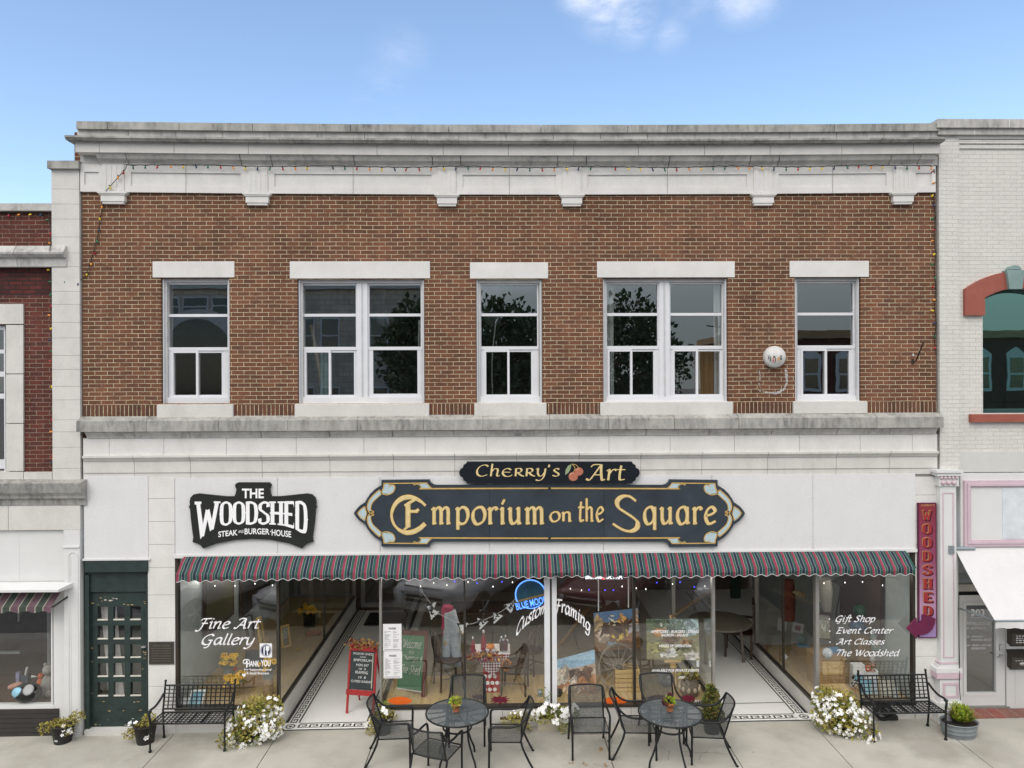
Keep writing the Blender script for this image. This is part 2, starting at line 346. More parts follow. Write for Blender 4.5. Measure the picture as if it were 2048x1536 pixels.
def concrete():
    m, t, p = newmat('sidewalk concrete')
    base = ramp(t, noise(t, 1.1, 7, .65), [(.28, (.35,.332,.285)), (.5, (.455,.437,.385)), (.75, (.52,.50,.445))])
    sp = ramp(t, noise(t, 160, 3), [(.3, (.82,.82,.82)), (.6, (1,1,1))])
    c = mixc(t, 1.0, base, sp, 'MULTIPLY')
    st = ramp(t, noise(t, .8, 8, .75, (1, 1.6, 1)), [(.56, (0,0,0)), (.72, (1,1,1))])
    mm = nd(t, 'ShaderNodeMath', operation='MULTIPLY'); t.links.new(st, mm.inputs[0]); mm.inputs[1].default_value = .55
    c = mixc(t, mm.outputs[0], c, (.33,.30,.25))
    vo = nd(t, 'ShaderNodeTexVoronoi'); vo.inputs['Scale'].default_value = 2.2
    tc_ = nd(t, 'ShaderNodeTexCoord'); t.links.new(tc_.outputs['Object'], vo.inputs['Vector'])
    gum = ramp(t, vo.outputs['Distance'], [(.03, (1,1,1)), (.04, (0,0,0))])
    gm = nd(t, 'ShaderNodeMath', operation='MULTIPLY'); t.links.new(gum, gm.inputs[0]); gm.inputs[1].default_value = .7
    c = mixc(t, gm.outputs[0], c, (.12,.11,.10))
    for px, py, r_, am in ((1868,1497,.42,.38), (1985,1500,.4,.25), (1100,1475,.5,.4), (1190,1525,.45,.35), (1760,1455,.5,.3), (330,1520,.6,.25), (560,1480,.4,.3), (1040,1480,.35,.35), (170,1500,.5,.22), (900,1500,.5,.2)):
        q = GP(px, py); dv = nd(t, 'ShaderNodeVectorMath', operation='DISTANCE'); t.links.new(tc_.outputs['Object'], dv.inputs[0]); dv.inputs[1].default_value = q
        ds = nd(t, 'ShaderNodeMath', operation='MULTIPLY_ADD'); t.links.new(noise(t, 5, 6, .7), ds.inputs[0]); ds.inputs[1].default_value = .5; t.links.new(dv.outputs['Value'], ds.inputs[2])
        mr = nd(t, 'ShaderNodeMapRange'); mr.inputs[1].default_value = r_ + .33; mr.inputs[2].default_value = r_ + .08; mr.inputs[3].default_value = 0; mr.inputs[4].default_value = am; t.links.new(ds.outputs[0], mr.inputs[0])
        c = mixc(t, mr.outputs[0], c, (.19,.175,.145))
    t.links.new(c, p.inputs['Base Color']); p.inputs['Roughness'].default_value = .9
    bumpn(t, p, noise(t, 120, 4), .25, .003); return m
K['concrete'] = concrete()
K['asphalt'] = mat('asphalt', (.11,.11,.11), .9, var=.25, vs=2, bump=.3, bs=150)
K['terrazzo'] = mat('pale mosaic', (.78,.78,.76), .55, var=.12, vs=130)
K['tileblk'] = mat('black mosaic', (.03,.03,.032), .55)
K['tilewht'] = mat('white mosaic', (.80,.80,.77), .55, var=.1, vs=90)
K['woodfl'] = wood('oak platform', (.36,.25,.12), (.55,.41,.21), 3, (7, .7, 7))
K['carpet'] = mat('brown carpet', (.27,.225,.17), .95)
K['woodbr'] = wood('brown timber', (.27,.16,.07), (.45,.29,.14))
K['woodlt'] = wood('light pine', (.50,.34,.14), (.66,.48,.24))
K['wooddk'] = wood('dark stained wood', (.035,.02,.013), (.07,.04,.025))
K['bark'] = wood('bark stump', (.22,.14,.07), (.34,.24,.13), 4, (8, 8, .8), .8)
K['red'] = mat('red paint', (.36,.028,.03), .45, var=.18, vs=9)
K['slate'] = mat('chalkboard slate', (.035,.045,.047), .7, var=.25, vs=4)
K['chalk'] = mat('chalk', (.80,.80,.78), .9)
K['chgreen'] = mat('green chalkboard', (.07,.20,.10), .7, var=.15, vs=4)
K['paper'] = mat('white paper', (.80,.80,.80), .7, var=.02)
K['ink'] = mat('grey print', (.34,.34,.34), .8)
K['terra'] = mat('terracotta', (.44,.16,.07), .75, var=.15, vs=12)
K['galv'] = mat('galvanised steel', (.27,.31,.33), .5, .5, var=.2, vs=7)
K['soil'] = mat('potting soil', (.03,.022,.015), .95)
K['leafy'] = mat('yellow green leaves', (.36,.32,.07), .7, var=.35, vs=25)
K['leafg'] = mat('green leaves', (.15,.21,.035), .7, var=.35, vs=25)
K['leafb'] = mat('bright lime leaves', (.26,.36,.025), .6, var=.3, vs=25)
K['leafd'] = mat('dark green leaves', (.05,.08,.03), .7, var=.35, vs=18)
K['leafo'] = mat('olive brown leaves', (.17,.13,.035), .8, var=.35, vs=25)
K['leafp'] = mat('dark purple leaves', (.09,.012,.03), .6)
K['petal'] = mat('white petals', (.84,.84,.82), .6, var=.04, vs=30)
K['sunfl'] = mat('sunflower petals', (.72,.42,.015), .6, var=.2, vs=30)
K['sunctr'] = mat('sunflower centre', (.20,.085,.015), .9)
K['orange'] = mat('orange vinyl', (.72,.13,.015), .5)
K['maroon'] = mat('maroon vinyl', (.14,.012,.03), .5)
K['arrow'] = mat('plum arrow paint', (.13,.012,.055), .45)
K['stripr'] = mat('awning crimson', (.225,.032,.062), .85, var=.15, vs=9)
K['stripg'] = mat('awning green', (.017,.072,.062), .85, var=.2, vs=9)
K['stripn'] = mat('awning navy', (.009,.019,.042), .85, var=.2, vs=9)
K['stripc'] = mat('awning cream', (.33,.33,.27), .85)
K['scall'] = mat('awning piping', (.55,.58,.58), .8)
K['bronze'] = mat('bronze plaque', (.085,.075,.062), .5, .5, var=.25, vs=20)
K['denim'] = mat('washed denim', (.40,.44,.48), .9, var=.2, vs=15)
K['cloth'] = mat('pink white cloth', (.80,.74,.74), .9)
K['burg'] = mat('burgundy check', (.17,.02,.035), .9)
K['chrome'] = mat('brushed steel', (.55,.55,.55), .3, .8)
K['beige'] = mat('beige plastic planter', (.52,.48,.37), .7)
K['blkpl'] = mat('black plastic pot', (.02,.02,.02), .5)
K['skyblue'] = mat('printed pale blue', (.25,.48,.60), .6, var=.35, vs=9)
K['rubber'] = mat('tyre rubber', (.02,.02,.02), .8)
K['carwhite'] = mat('pearl white car paint', (.80,.81,.82), .2, .1, var=.01)
K['carsilver'] = mat('silver car paint', (.66,.68,.71), .22, .2, var=.01)
K['carred'] = mat('maroon car paint', (.16,.03,.035), .22, .1, var=.02)
K['carglass'] = mat('dark car glass', (.02,.025,.03), .05, 0, spec=.8)
K['lamp'] = mat('headlamp lens', (.7,.7,.72), .1)
K['court'] = brick('rough courthouse stone', (.74,.66,.54), (.60,.53,.43), (.42,.37,.3), bw=.8, bh=.35, ms=.02, bump=.8)
K['bulbr'] = mat('red bulb', (.40,.02,.03), .25); K['bulbo'] = mat('orange bulb', (.75,.28,.03), .25); K['bulby'] = mat('yellow bulb', (.72,.52,.03), .25)
K['bulbb'] = mat('blue bulb', (.02,.05,.12), .25); K['bulbg'] = mat('green bulb', (.02,.16,.07), .25)
K['neonb'] = emit('blue neon', (.10,.28,1.0), 1.2); K['neonw'] = emit('white neon', (.85,.85,1.0), 1.3); K['neonr'] = emit('red neon', (1,.06,.05), 1.2)
K['bluedot'] = emit('blue fairy light', (.06,.06,1), 1.2); K['warmdot'] = emit('warm fairy light', (1,.95,.85), 1.2)
# ================================================================== ground
XL, XR = U(165, 620).x, U(1872, 620).x          # brick facade edges
jx = [-16, -12.2, -10.2, -8.5] + [ (GP(a, b).x + GP(c, d).x) / 2 for a, b, c, d in ((343,1473,286,1536), (560,1466,510,1536), (757,1470,722,1536), (981,1492,975,1536), (1212,1480,1226,1536), (1440,1455,1480,1536), (1658,1480,1702,1536), (1916,1478,1982,1536))] + [8.6, 10.3, 12, 14]
mb = MB()
for a, b in zip(jx[:-1], jx[1:]):
    for y0, y1 in ((-4.4, -2.30), (-2.288, 0)):
        x0, x1 = a + .007, b - .007
        vs = [(x0,y0,G*x0-.2),(x1,y0,G*x1-.2),(x1,y1,G*x1-.2),(x0,y1,G*x0-.2),(x0,y0,G*x0),(x1,y0,G*x1),(x1,y1,G*x1),(x0,y1,G*x0)]
        mb.add(vs, [(4,5,6,7),(0,1,5,4),(1,2,6,5),(3,0,4,7),(2,3,7,6)], 0)
rnd = random.Random(44)
def crack(pts, w_):
    P = [GP(*p) for p in pts]; Q = []
    for a, b in zip(P[:-1], P[1:]): Q += [a.lerp(b, k / 5) + Vector((rnd.uniform(-.012,.012), rnd.uniform(-.012,.012), 0)) for k in range(5)]
    Q.append(P[-1])
    for a, b in zip(Q[:-1], Q[1:]):
        n_ = Vector((-(b-a).y, (b-a).x, 0)).normalized() * w_ * rnd.uniform(.5, 1.2); z = Vector((0,0,.0012)); mb.add([a+n_+z, a-n_+z, b-n_+z, b+n_+z], [(0,1,2,3)], 1)
for c_ in (((1322,1492),(1338,1503),(1336,1520)), ((1398,1520),(1402,1508),(1415,1503)), ((1352,1502),(1400,1505),(1465,1508)), ((430,1480),(520,1481)), ((1187,1528),(1215,1536))): crack(c_, .003)
struct(mb.build('sidewalk', [K['concrete'], mat('crack dirt', (.10,.09,.075), .95)]))
mb = MB(); mb.add([(-16,-4.5,-16*G-.03),(14,-4.5,14*G-.03),(14,0,14*G-.03),(-16,0,-16*G-.03)], [(0,1,2,3)])
struct(mb.build('sidewalk_bed', mat('dark joint dirt', (.06,.05,.04), .95)))
mb = MB()
x0, x1 = -16, 14
mb.add([(x0,-4.62,G*x0-.3),(x1,-4.62,G*x1-.3),(x1,-4.405,G*x1-.3),(x0,-4.405,G*x0-.3),(x0,-4.62,G*x0-.004),(x1,-4.62,G*x1-.004),(x1,-4.405,G*x1-.004),(x0,-4.405,G*x0-.004)], [(4,5,6,7),(0,1,5,4),(0,4,7,3),(1,2,6,5)])
struct(mb.build('kerb', K['concrete']))
mb = MB(); mb.add([(-400,-600,-400*G*.1-.16),(400,-600,-.16+2),(400,-4.6,-.16),(-400,-4.6,-.16)], [(0,1,2,3)])
mb.v = [(-500,-700,-.20),(500,-700,-.20),(500,400,-.20),(-500,400,-.20)]
struct(mb.build('street', K['asphalt']))
# ================================================================== main brick building
B = thing('brick_building', 'two storey brown brick building with stone cornice, wide shopfront and striped awning', 'building', (0, 0, 0))
def zof(py, Y=0, px=1024): return U(px, py, Y).z
def xof(px, Y=0, py=768): return U(px, py, Y).x
WIN = [  # lintel, opening, sill  (photo px)
  ((306,521,469,554), (322,556,459,807), (313,807,465,832)),
  ((580,521,860,556), (595,558,849,807), (589,807,858,832)),
  ((940,523,1096,556), (952,558,1085,806), (949,807,1093,831)),
  ((1194,521,1469,554), (1206,556,1456,806), (1201,806,1466,830)),
  ((1579,520,1737,553), (1590,554,1722,805), (1588,806,1735,829))]
ops = []
for L_, O_, S_ in WIN:
    ops.append((xof(O_[0], 0, 680), U(O_[0], O_[3]).z, xof(O_[2], 0, 680), U(O_[0], O_[1]).z))
ztop, zsol, zbot = zof(372), zof(807), zof(836)
def wallgrid(mb, x0, x1, z0, z1, ops, yf, rev, m=0):
    xs = sorted({x0, x1} | {v for o in ops for v in (o[0], o[2]) if x0 < v < x1}); zs = sorted({z0, z1} | {v for o in ops for v in (o[1], o[3]) if z0 < v < z1})
    for a, b in zip(xs[:-1], xs[1:]):
        for c, d in zip(zs[:-1], zs[1:]):
            cx, cz = (a+b)/2, (c+d)/2
            if any(o[0] < cx < o[2] and o[1] < cz < o[3] for o in ops): continue
            mb.add([(a,yf,c),(b,yf,c),(b,yf,d),(a,yf,d)], [(0,1,2,3)], m)
    for o in ops:
        a, c, b, d = o
        mb.add([(a,yf,c),(b,yf,c),(b,yf,d),(a,yf,d),(a,rev,c),(b,rev,c),(b,rev,d),(a,rev,d)], [(0,4,7,3),(1,2,6,5),(3,7,6,2),(0,1,5,4)], m)
mb = MB(); wallgrid(mb, XL, XR, zsol, ztop, ops, 0, .22)
mb.add([(XL,0,zof(960)),(XL,6,zof(960)),(XL,6,zof(262)),(XL,0,zof(262)),(XR,0,zof(960)),(XR,6,zof(960)),(XR,6,zof(262)),(XR,0,zof(262))], [(0,3,2,1),(4,5,6,7)])
mb.box(xof(149, .1, 300), .1, zof(350), XL - .001, 6, zof(262))
mb.build('wall', K['brick'], B)
mb = MB(); mb.add([(XL,0,zbot),(XR,0,zbot),(XR,0,zsol),(XL,0,zsol)], [(0,1,2,3)])
mb.build('soldier_course', K['soldier'], B)
# dark volumes behind the glass
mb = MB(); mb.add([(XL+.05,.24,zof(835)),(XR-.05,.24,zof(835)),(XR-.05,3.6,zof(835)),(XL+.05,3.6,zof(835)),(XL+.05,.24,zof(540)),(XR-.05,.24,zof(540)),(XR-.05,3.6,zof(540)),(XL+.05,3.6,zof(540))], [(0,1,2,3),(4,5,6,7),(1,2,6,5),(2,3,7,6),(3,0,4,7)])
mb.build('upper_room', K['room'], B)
mb = MB(); mb.box(XL, .2, zof(262), XR, 6, zof(255)); mb.build('roof', K['stonegr'], B)

SAG = .042
def blocks(mb, x0, x1, joints, fn, m=0, gap=.004):
    xs = [x0] + sorted(j for j in joints if x0 + .1 < j < x1 - .1) + [x1]
    for a, b in zip(xs[:-1], xs[1:]): fn(a + gap, b - gap)
def seq(start, step, n): return [xof(start + i * step) for i in range(n)]
# coping + blocking course
mb = MB(); Y = -.10
blocks(mb, xof(152, Y, 260), xof(1880, Y, 260), [xof(p) for p in (224,366,511,706,900,1083,1255,1334,1525,1665,1803)], lambda a, b: mb.box(a, Y, zof(264.5, Y), b, .4, zof(249.5, Y)))
mb.build('coping', K['stonegr'], B, sag=SAG)
mb = MB(); Y = -.05
mb.box(xof(156, Y, 270), -.03, zof(279, Y), xof(1878, Y, 270), .2, zof(262, Y), 1)
blocks(mb, xof(154, Y, 270), xof(1878, Y, 270), seq(262, 94, 18), lambda a, b: mb.box(a, Y, zof(280, Y), b, .1, zof(264.5, Y)))
mb.build('blocking_course', [K['stonemid'], K['joint']], B, sag=SAG)
# cornice: crown moulding, fascia, bed moulding
zc0, zc1 = zof(277.5, -.3), zof(290, -.2)
mb = MB()
crown = [(0, zc0), (-.30, zc0), (-.30, zc0-.03), (-.285, zc0-.035), (-.262, zc0-.065), (-.225, zc1+.012), (-.225, zc1), (0, zc1)]
blocks(mb, xof(140, -.25, 283), xof(1888, -.25, 283), seq(284, 144, 12), lambda a, b: mb.profx(crown, a, b))
xe = xof(140, -.25, 283); mb.profx([(y * 1.0, z) for y, z in crown], xe - .055, xe - .001)
mb.build('crown_moulding', K['stonegr'], B, sag=SAG)
mb = MB()
zf0, zf1 = zof(290.5, -.19), zof(310.5, -.19)
mb.box(xof(152, -.19, 300), -.185, zf1 + .003, xof(1879, -.19, 300), 0, zf0, 1)
blocks(mb, xof(150, -.19, 300), xof(1880, -.19, 300), [xof(p) for p in (214,361,507,760,890,1018,1147,1274,1404,1533,1674,1815)], lambda a, b: mb.box(a, -.19, zf1, b, .02, zf0))
mb.build('cornice_fascia', [K['stone'], K['joint']], B, sag=SAG)
mb = MB()
zb0, zb1 = zof(311, -.15), zof(334, -.05)
bed = [(0, zb0), (-.165, zb0), (-.165, zb0-.02), (-.15, zb0-.03), (-.125, zb0-.08), (-.085, zb1+.05), (-.055, zb1+.022), (-.055, zb1), (0, zb1)]
BR = [(210,253), (498,539), (878,914), (1126,1163), (1507,1544), (1785,1822)]
bj = []
for a, b in BR: bj += [xof(a - 10), xof(b + 10)]
blocks(mb, xof(193, -.12, 320), xof(1870, -.12, 320), bj + [xof(p) for p in (713,1337)], lambda a, b: mb.profx(bed, a, b), gap=.006)
mb.box(xof(162, 0, 320), -.02, zb1, xof(1874, 0, 320), .02, zb0 - .004)
mb.build('bed_moulding', K['stonemid'], B, sag=SAG)
# frieze with sunk panels
zr0, zr1 = zof(334.5, -.03), zof(389.5, -.03)
mb = MB()
mb.box(XL + .012, -.018, zr1, XR - .01, .03, zr0)
edges = [165] + [v for a, b in BR for v in (a, b)] + [1870]
for i in range(0, len(edges), 2):
    a, b = edges[i], edges[i+1]
    inset = 13 if b - a > 60 else 8
    xa, xb = xof(a), xof(b); pa, pb = xof(a + inset), xof(b - inset)
    zt, zb_ = zof(351), zof(377)
    mb.box(xa, -.04, zt, xb, -.019, zr0 - .002); mb.box(xa, -.04, zr1 + .002, xb, -.019, zb_)
    mb.box(xa, -.04, zb_, pa, -.019, zt); mb.box(pb, -.04, zb_, xb, -.019, zt)
    if b - a > 100:
        xm = (xa + xb) / 2; mb.box(xm - .003, -.042, zr1 + .004, xm + .003, -.0395, zr0 - .004, 1)
mb.build('frieze', [K['stonelt'], K['joint']], B, sag=SAG)
for a, b in BR:
    br = MB(); xa, xb = xof(a), xof(b); w_ = xb - xa
    br.box(xa, -.058, zr1, xb, -.02, zr0 - .006)
    for k in range(4):
        c = xa + w_ * (.14 + .24 * k); br.box(c - .018, -.064, zr1 + .02, c + .018, -.057, zr0 - .012)
    c = (xa + xb) / 2; zt = zof(388.5, -.06)
    for hw, z0, z1, y in ((w_*.68, 0, .03, -.095), (w_*.62, .03, .05, -.085), (w_*.55, .05, .15, -.072), (w_*.49, .15, .185, -.06)):
        br.box(c - hw, y, zt - z1, c + hw, .0, zt - z0 - .0008)
    br.build('bracket', K['stonelt'], B, sag=SAG)

# windows
def window(O_, L_, S_, units, curtains=()):
    x0, z0, x1, z1 = xof(O_[0], 0, 680), U(O_[0], O_[3]).z, xof(O_[2], 0, 680), U(O_[0], O_[1]).z
    fr = MB(); yf = .07
    t = .065
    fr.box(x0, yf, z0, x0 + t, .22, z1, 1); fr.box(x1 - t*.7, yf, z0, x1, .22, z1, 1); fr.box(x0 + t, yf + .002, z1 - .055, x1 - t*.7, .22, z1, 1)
    fr.box(x0 + .01, yf - .03, z0, x0 + .028, yf - .001, z1 - .01, 0); fr.box(x1 - .03, yf - .03, z0, x1 - .012, yf - .001, z1 - .01, 0)
    fr.box(x0 + t, yf + .004, z0, x1 - t*.7, .22, z0 + .095, 0)
    us = [(xof(a, .1, 680), xof(b, .1, 680), sub) for a, b, sub in units]
    for (a, b, _), (c, d, _2) in zip(us[:-1], us[1:]): fr.box(b + .02, yf + .012, z0 + .095, c - .02, .21, z1 - .055, 0); fr.box((b+c)/2 - .012, yf + .004, z0 + .095, (b+c)/2 + .012, .2, z1 - .055, 1)
    win = fr.build('window', [K['vinyl'], K['grime']], B)
    pane = MB(); sash = MB(); ysh = .115
    zr1_, zr2_ = zof(629.5, ysh), zof(696, ysh)
    for a, b, sub in us:
        pane.add([(a, .15, z0 + .09), (b, .15, z0 + .09), (b, .15, z1 - .05), (a, .15, z1 - .05)], [(0,1,2,3)])
        e = .004
        sash.box(a - .02, ysh, z0 + .095, a + e, .145, z1 - .056); sash.box(b - e, ysh, z0 + .095, b + .02, .145, z1 - .056)
        sash.box(a + e, ysh, z1 - .085, b - e, .145, z1 - .056); sash.box(a + e, ysh - .004, zr1_ - .022, b - e, .145, zr1_ + .022)
        sash.box(a - .02, ysh - .012, zr2_ - .026, b + .02, .145, zr2_ + .026)
        zl0, zl1 = z0 + .095, zr2_ - .026
        if sub == 'plain':
            sash.box(a + e, ysh - .006, zl0, a + .06, .146, zl1); sash.box(b - .06, ysh - .006, zl0, b - e, .146, zl1); sash.box(a + .06, ysh - .006, zl0, b - .06, .146, zl0 + .05)
        else:
            c, d = xof(sub[0], .1, 750), xof(sub[1], .1, 750); m = (c + d) / 2
            if c - a > .03: sash.box(a + e, ysh - .002, zl0, c - .03, .146, zl1)
            if b - d > .03: sash.box(d + .03, ysh - .002, zl0, b - e, .146, zl1)
            for q0, q1, yy in ((c - .03, m + .012, ysh - .010), (m - .02, d + .03, ysh + .004)):
                sash.box(q0, yy, zl0, q0 + .034, .1465, zl1); sash.box(q1 - .034, yy, zl0, q1, .1465, zl1)
                sash.box(q0 + .034, yy, zl1 - .036, q1 - .034, .1465, zl1); sash.box(q0 + .034, yy, zl0, q1 - .034, .1465, zl0 + .036)
    pane.build('pane', K['glassw'], win); sash.build('sash', K['vinyl'], win)
    for cx0, cx1, cz0, cz1, col in curtains:
        cu = MB(); a, b = xof(cx0, .25, 680), xof(cx1, .25, 680); n = 10; vs = []
        for i in range(n + 1):
            x = a + (b - a) * i / n; y = .27 + .03 * math.sin(i * 1.9)
            vs += [(x, y, zof(cz1, .25)), (x + .02 * math.sin(i), y, zof(cz0, .25))]
        cu.add(vs, [(2*i, 2*i+2, 2*i+3, 2*i+1) for i in range(n)], 0, True)
        cu.build('curtain', col, win)
    li = MB(); a, b = xof(L_[0], 0, 540), xof(L_[2], 0, 540); zt, zb = zof(L_[1] + 2, 0, L_[0]), zof(L_[3] + 1, 0, L_[0])
    li.box(a, -.012, zb, b, .1, zt); li.build('lintel', K['stonelt'], win)
    si = MB(); a, b = xof(S_[0], -.06, 820), xof(S_[2], -.06, 820)
    zt, zb = zof(S_[1], -.05), zof(S_[3] + 1, -.05)
    si.add([(a,-.05,zb),(b,-.05,zb),(b,.2,zb),(a,.2,zb),(a,-.05,zt),(b,-.05,zt),(b,.2,zt+.03),(a,.2,zt+.03)], [(0,3,2,1),(4,5,6,7),(0,1,5,4),(1,2,6,5),(2,3,7,6),(3,0,4,7)])
    si.build('sill', K['stone'], win)
cw = mat('white curtain', (.72,.72,.70), .9); cy = mat('amber drape', (.28,.17,.05), .9); ct = mat('teal board', (.22,.33,.33), .9)
window(WIN[0][1], WIN[0][0], WIN[0][2], [(336,455,(346,443))], [(336,345,566,800,cw)])
window(WIN[1][1], WIN[1][0], WIN[1][2], [(606,712,(612,708)), (738,842,'plain')], [(640,660,700,800,ct), (836,845,640,700,cw)])
window(WIN[2][1], WIN[2][0], WIN[2][2], [(962,1075,(972,1063))])
window(WIN[3][1], WIN[3][0], WIN[3][2], [(1214,1316,(1219,1308)), (1341,1445,(1349,1441))], [(1212,1228,560,800,cw), (1428,1447,560,800,cw), (1396,1428,700,800,cy)])
window(WIN[4][1], WIN[4][0], WIN[4][2], [(1595,1708,(1606,1700))], [(1702,1711,566,690,cw)])
# things seen inside the upper rooms
mb = MB(); mb.tube([U(622,650,.6), U(650,810,.6)], .035, 4); tag(mb.build('plank', K['woodlt'], loc=U(650,810,.6)), 'pale wooden plank leaning inside the left sash of the upper window left of centre', 'plank')
def pend(px, py, label):
    p = U(px, py, 1.6); t = thing('pendant_lamp', label, 'lamp', p, group='pendant lamps upstairs')
    m_ = MB(); m_.ball(p, .17, 0, 14, 9, (1,1,.8)); m_.build('lamp_globe', mat('opal glass', (.55,.55,.53), .3), t)
    m_ = MB(); m_.tube([p + Vector((0,0,.13)), p + Vector((0,0,1.6))], .012, 6); m_.build('lamp_rod', K['chrome'], t)
pend(771, 640, 'pendant lamp with opal globe behind the right half of the double upper window'); pend(985, 636, 'pendant lamp with opal globe behind the single middle upper window')
mb = MB(); mb.tube([U(992,640,.5), U(984,720,.5), U(985,796,.5)], .01, 6, smooth=4)
tag(mb.build('pull_cord', K['trim'], loc=U(984,720,.5)), 'white cord hanging behind the middle upper window', 'cord')

# belt course, stone band and lower mouldings
mb = MB(); zt, zm, zb = zof(829, -.02), zof(838.5, -.15), zof(859.5, -.15)
belt = [(.05, zb), (-.15, zb), (-.15, zm), (-.02, zt), (.05, zt)]
blocks(mb, xof(152, -.15, 850), xof(1888, -.15, 850), [xof(p) for p in (302,444,581,718,849,966,1098,1214,1344,1471,1607,1744)], lambda a, b: mb.profx(belt, a, b), gap=.003)
mb.build('belt_course', K['stonegr'], B)
mb = MB(); zt, zb = zof(859.5, -.1), zof(872.5, -.06)
cav = [(.02, zb), (-.045, zb), (-.055, zb+.03), (-.085, zb+.075), (-.115, zt-.012), (-.115, zt), (.02, zt)]
blocks(mb, xof(169, -.1, 865), xof(1877, -.1, 865), [xof(p) for p in (273,383,525,660,786,908,1032,1155,1290,1415,1540,1670,1775)], lambda a, b: mb.profx(cav, a, b), gap=.005)
mb.build('cavetto_moulding', K['stonemid'], B)
def band(name, y0, y1, Y, joints, mt, xa=166, xb=1875, back=.05):
    mb = MB(); a, b = xof(xa, Y, 900), xof(xb, Y, 900); z0, z1 = zof(y1, Y), zof(y0, Y)
    mb.box(a + .005, Y + .006, z0 + .002, b - .005, back, z1 - .002, 1)
    blocks(mb, a, b, [xof(p) for p in joints], lambda p, q: mb.box(p, Y, z0, q, back - .01, z1), gap=.003)
    return mb.build(name, [mt, K['joint']], B)
band('stone_frieze', 872.5, 907, -.03, (220,329,454,593,728,850,972,1092,1217,1339,1467,1597,1718,1822), K['stonelt'])
mb = MB(); zt, zb = zof(907, -.08), zof(917.5, -.05)
mo = [(.02, zb), (-.045, zb), (-.055, zb+.02), (-.085, zt-.03), (-.085, zt), (.02, zt)]
jl = (270,382,525,660,787,909,1032,1157,1280,1402,1533,1670,1776)
blocks(mb, xof(164, -.08, 912), xof(1878, -.08, 912), [xof(p) for p in jl], lambda a, b: mb.profx(mo, a, b))
mb.build('string_moulding', K['stone'], B)
band('stone_band', 917.5, 941, -.03, jl, K['stone'])
band('lower_stone_band', 941.5, 953, -.018, jl, K['stone'])

# storefront surround
ZF = lambda px: G * xof(px)
def pier(name, xa, xb, ys, Y, mt):
    mb = MB(); a, b = xof(xa, Y, 1200), xof(xb, Y, 1200)
    mb.box(a + .004, Y + .006, -.2, b - .004, .3, zof(953, Y), 1)
    for p, q in zip(ys[:-1], ys[1:]):
        mb.box(a, Y, zof(q, Y, xa) + .003, b, .29, zof(p, Y, xa) - .003)
    mb.build(name, [mt, K['joint']], B)
pier('pier', 296, 350, (953,997,1043,1089,1135,1190,1236,1284,1330,1373,1419,1480), -.02, K['stonelt'])
pier('pier', 1831, 1876, (953,990,1042,1090,1132,1178,1226,1313,1356,1440,1470), -.02, K['stonelt'])
# white fascia boards
mb = MB(); Y = -.03
xs = [xof(p, Y, 1030) for p in (350, 555, 760, 979, 1207, 1424, 1626, 1831)]
for a, b in zip(xs[:-1], xs[1:]): mb.box(a + .0028, Y, zof(1104, Y), b - .0028, .02, zof(952.5, Y))
mb.box(xof(345, -.06), -.055, zof(1111, -.05), xof(1834, -.06), .02, zof(1104.3, -.05), 1)

for x in xs:
    for z in (1100, 1078, 1052, 1026, 1000, 975, 957):
        if xs[0] < x < xs[-1]:
            for dx in (-.02, .02): mb.obox((x + dx, Y - .001, zof(z, Y)), (.010, .004, .010), None, 2)
mb.build('fascia_panel', [K['white'], K['trim'], K['grime']], B)
mb = MB(); mb.box(xof(168, Y, 1030), Y, zof(1117, Y, 230), xof(296, Y, 1030), .05, zof(953, Y, 230)); mb.box(xof(164, -.06, 1118), -.05, zof(1121, -.05, 230), xof(299, -.06, 1118), .03, zof(1117.3, -.05, 230))
mb.build('door_fascia_panel', K['white'], B)
# shopfront: bulkheads, frames, glass, displays
XA, XB_, XC, XD_ = xof(557,0,1415), xof(761,0,1415), xof(1428,0,1415), xof(1633,0,1415)     # left return, island left/right, right return
XWL, XWR = xof(352,0,1300), xof(1829,0,1300)
DEP = 5.9
ZB = {'l': zof(1418.5, 0, 455), 'c': zof(1414.5, 0, 1090), 'r': zof(1409, 0, 1730)}
ZCEIL = zof(1108)
mb = MB()
mb.box(XWL, -.01, -.2, XA + .03, .25, ZB['l'] - .004); mb.box(XA - .16, .25, -.2, XA + .03, DEP, ZB['l'] - .004)
mb.box(XD_ - .03, -.01, -.2, XWR, .25, ZB['r'] - .004); mb.box(XD_ - .03, .25, -.2, XD_ + .16, 2.75, ZB['r'] - .004)
mb.box(XB_ - .03, -.01, -.2, XC + .03, .25, ZB['c'] - .004); mb.box(XB_ - .03, .25, -.2, XB_ + .16, DEP, ZB['c'] - .004); mb.box(XC - .16, .25, -.2, XC + .03, 2.75, ZB['c'] - .004)
for px in (770 + 83, 1005, 1262): 
    x = xof(px, 0, 1430); mb.box(x - .003, -.013, -.1, x + .003, -.009, ZB['c'] - .006, 1)
mb.build('bulkhead', [K['stone'], K['joint']], B)
def frontwin(name, xs, z, yf, extra=None):
    """glazed front between the posts xs (x0, x1) list; returns the frame object"""
    fr = MB()
    for a, b, m in xs: fr.box(a, yf - .045, z + .0, b, yf + .045, ZCEIL, m)
    a, b = xs[0][0], xs[-1][1]
    fr.box(a, yf - .055, z - .003, b, yf + .05, z + .035, 0)
    o = fr.build(name, [K['bronzefr'], K['alum'], K['alugrey']], B)
    gl = MB()
    for (p0, p1, _), (q0, q1, _2) in zip(xs[:-1], xs[1:]): 
        if q0 - p1 > .02: gl.add([(p1, yf, z + .035), (q0, yf, z + .035), (q0, yf, ZCEIL), (p1, yf, ZCEIL)], [(0,1,2,3)])
    gl.build('pane', K['glasss'], o); return o
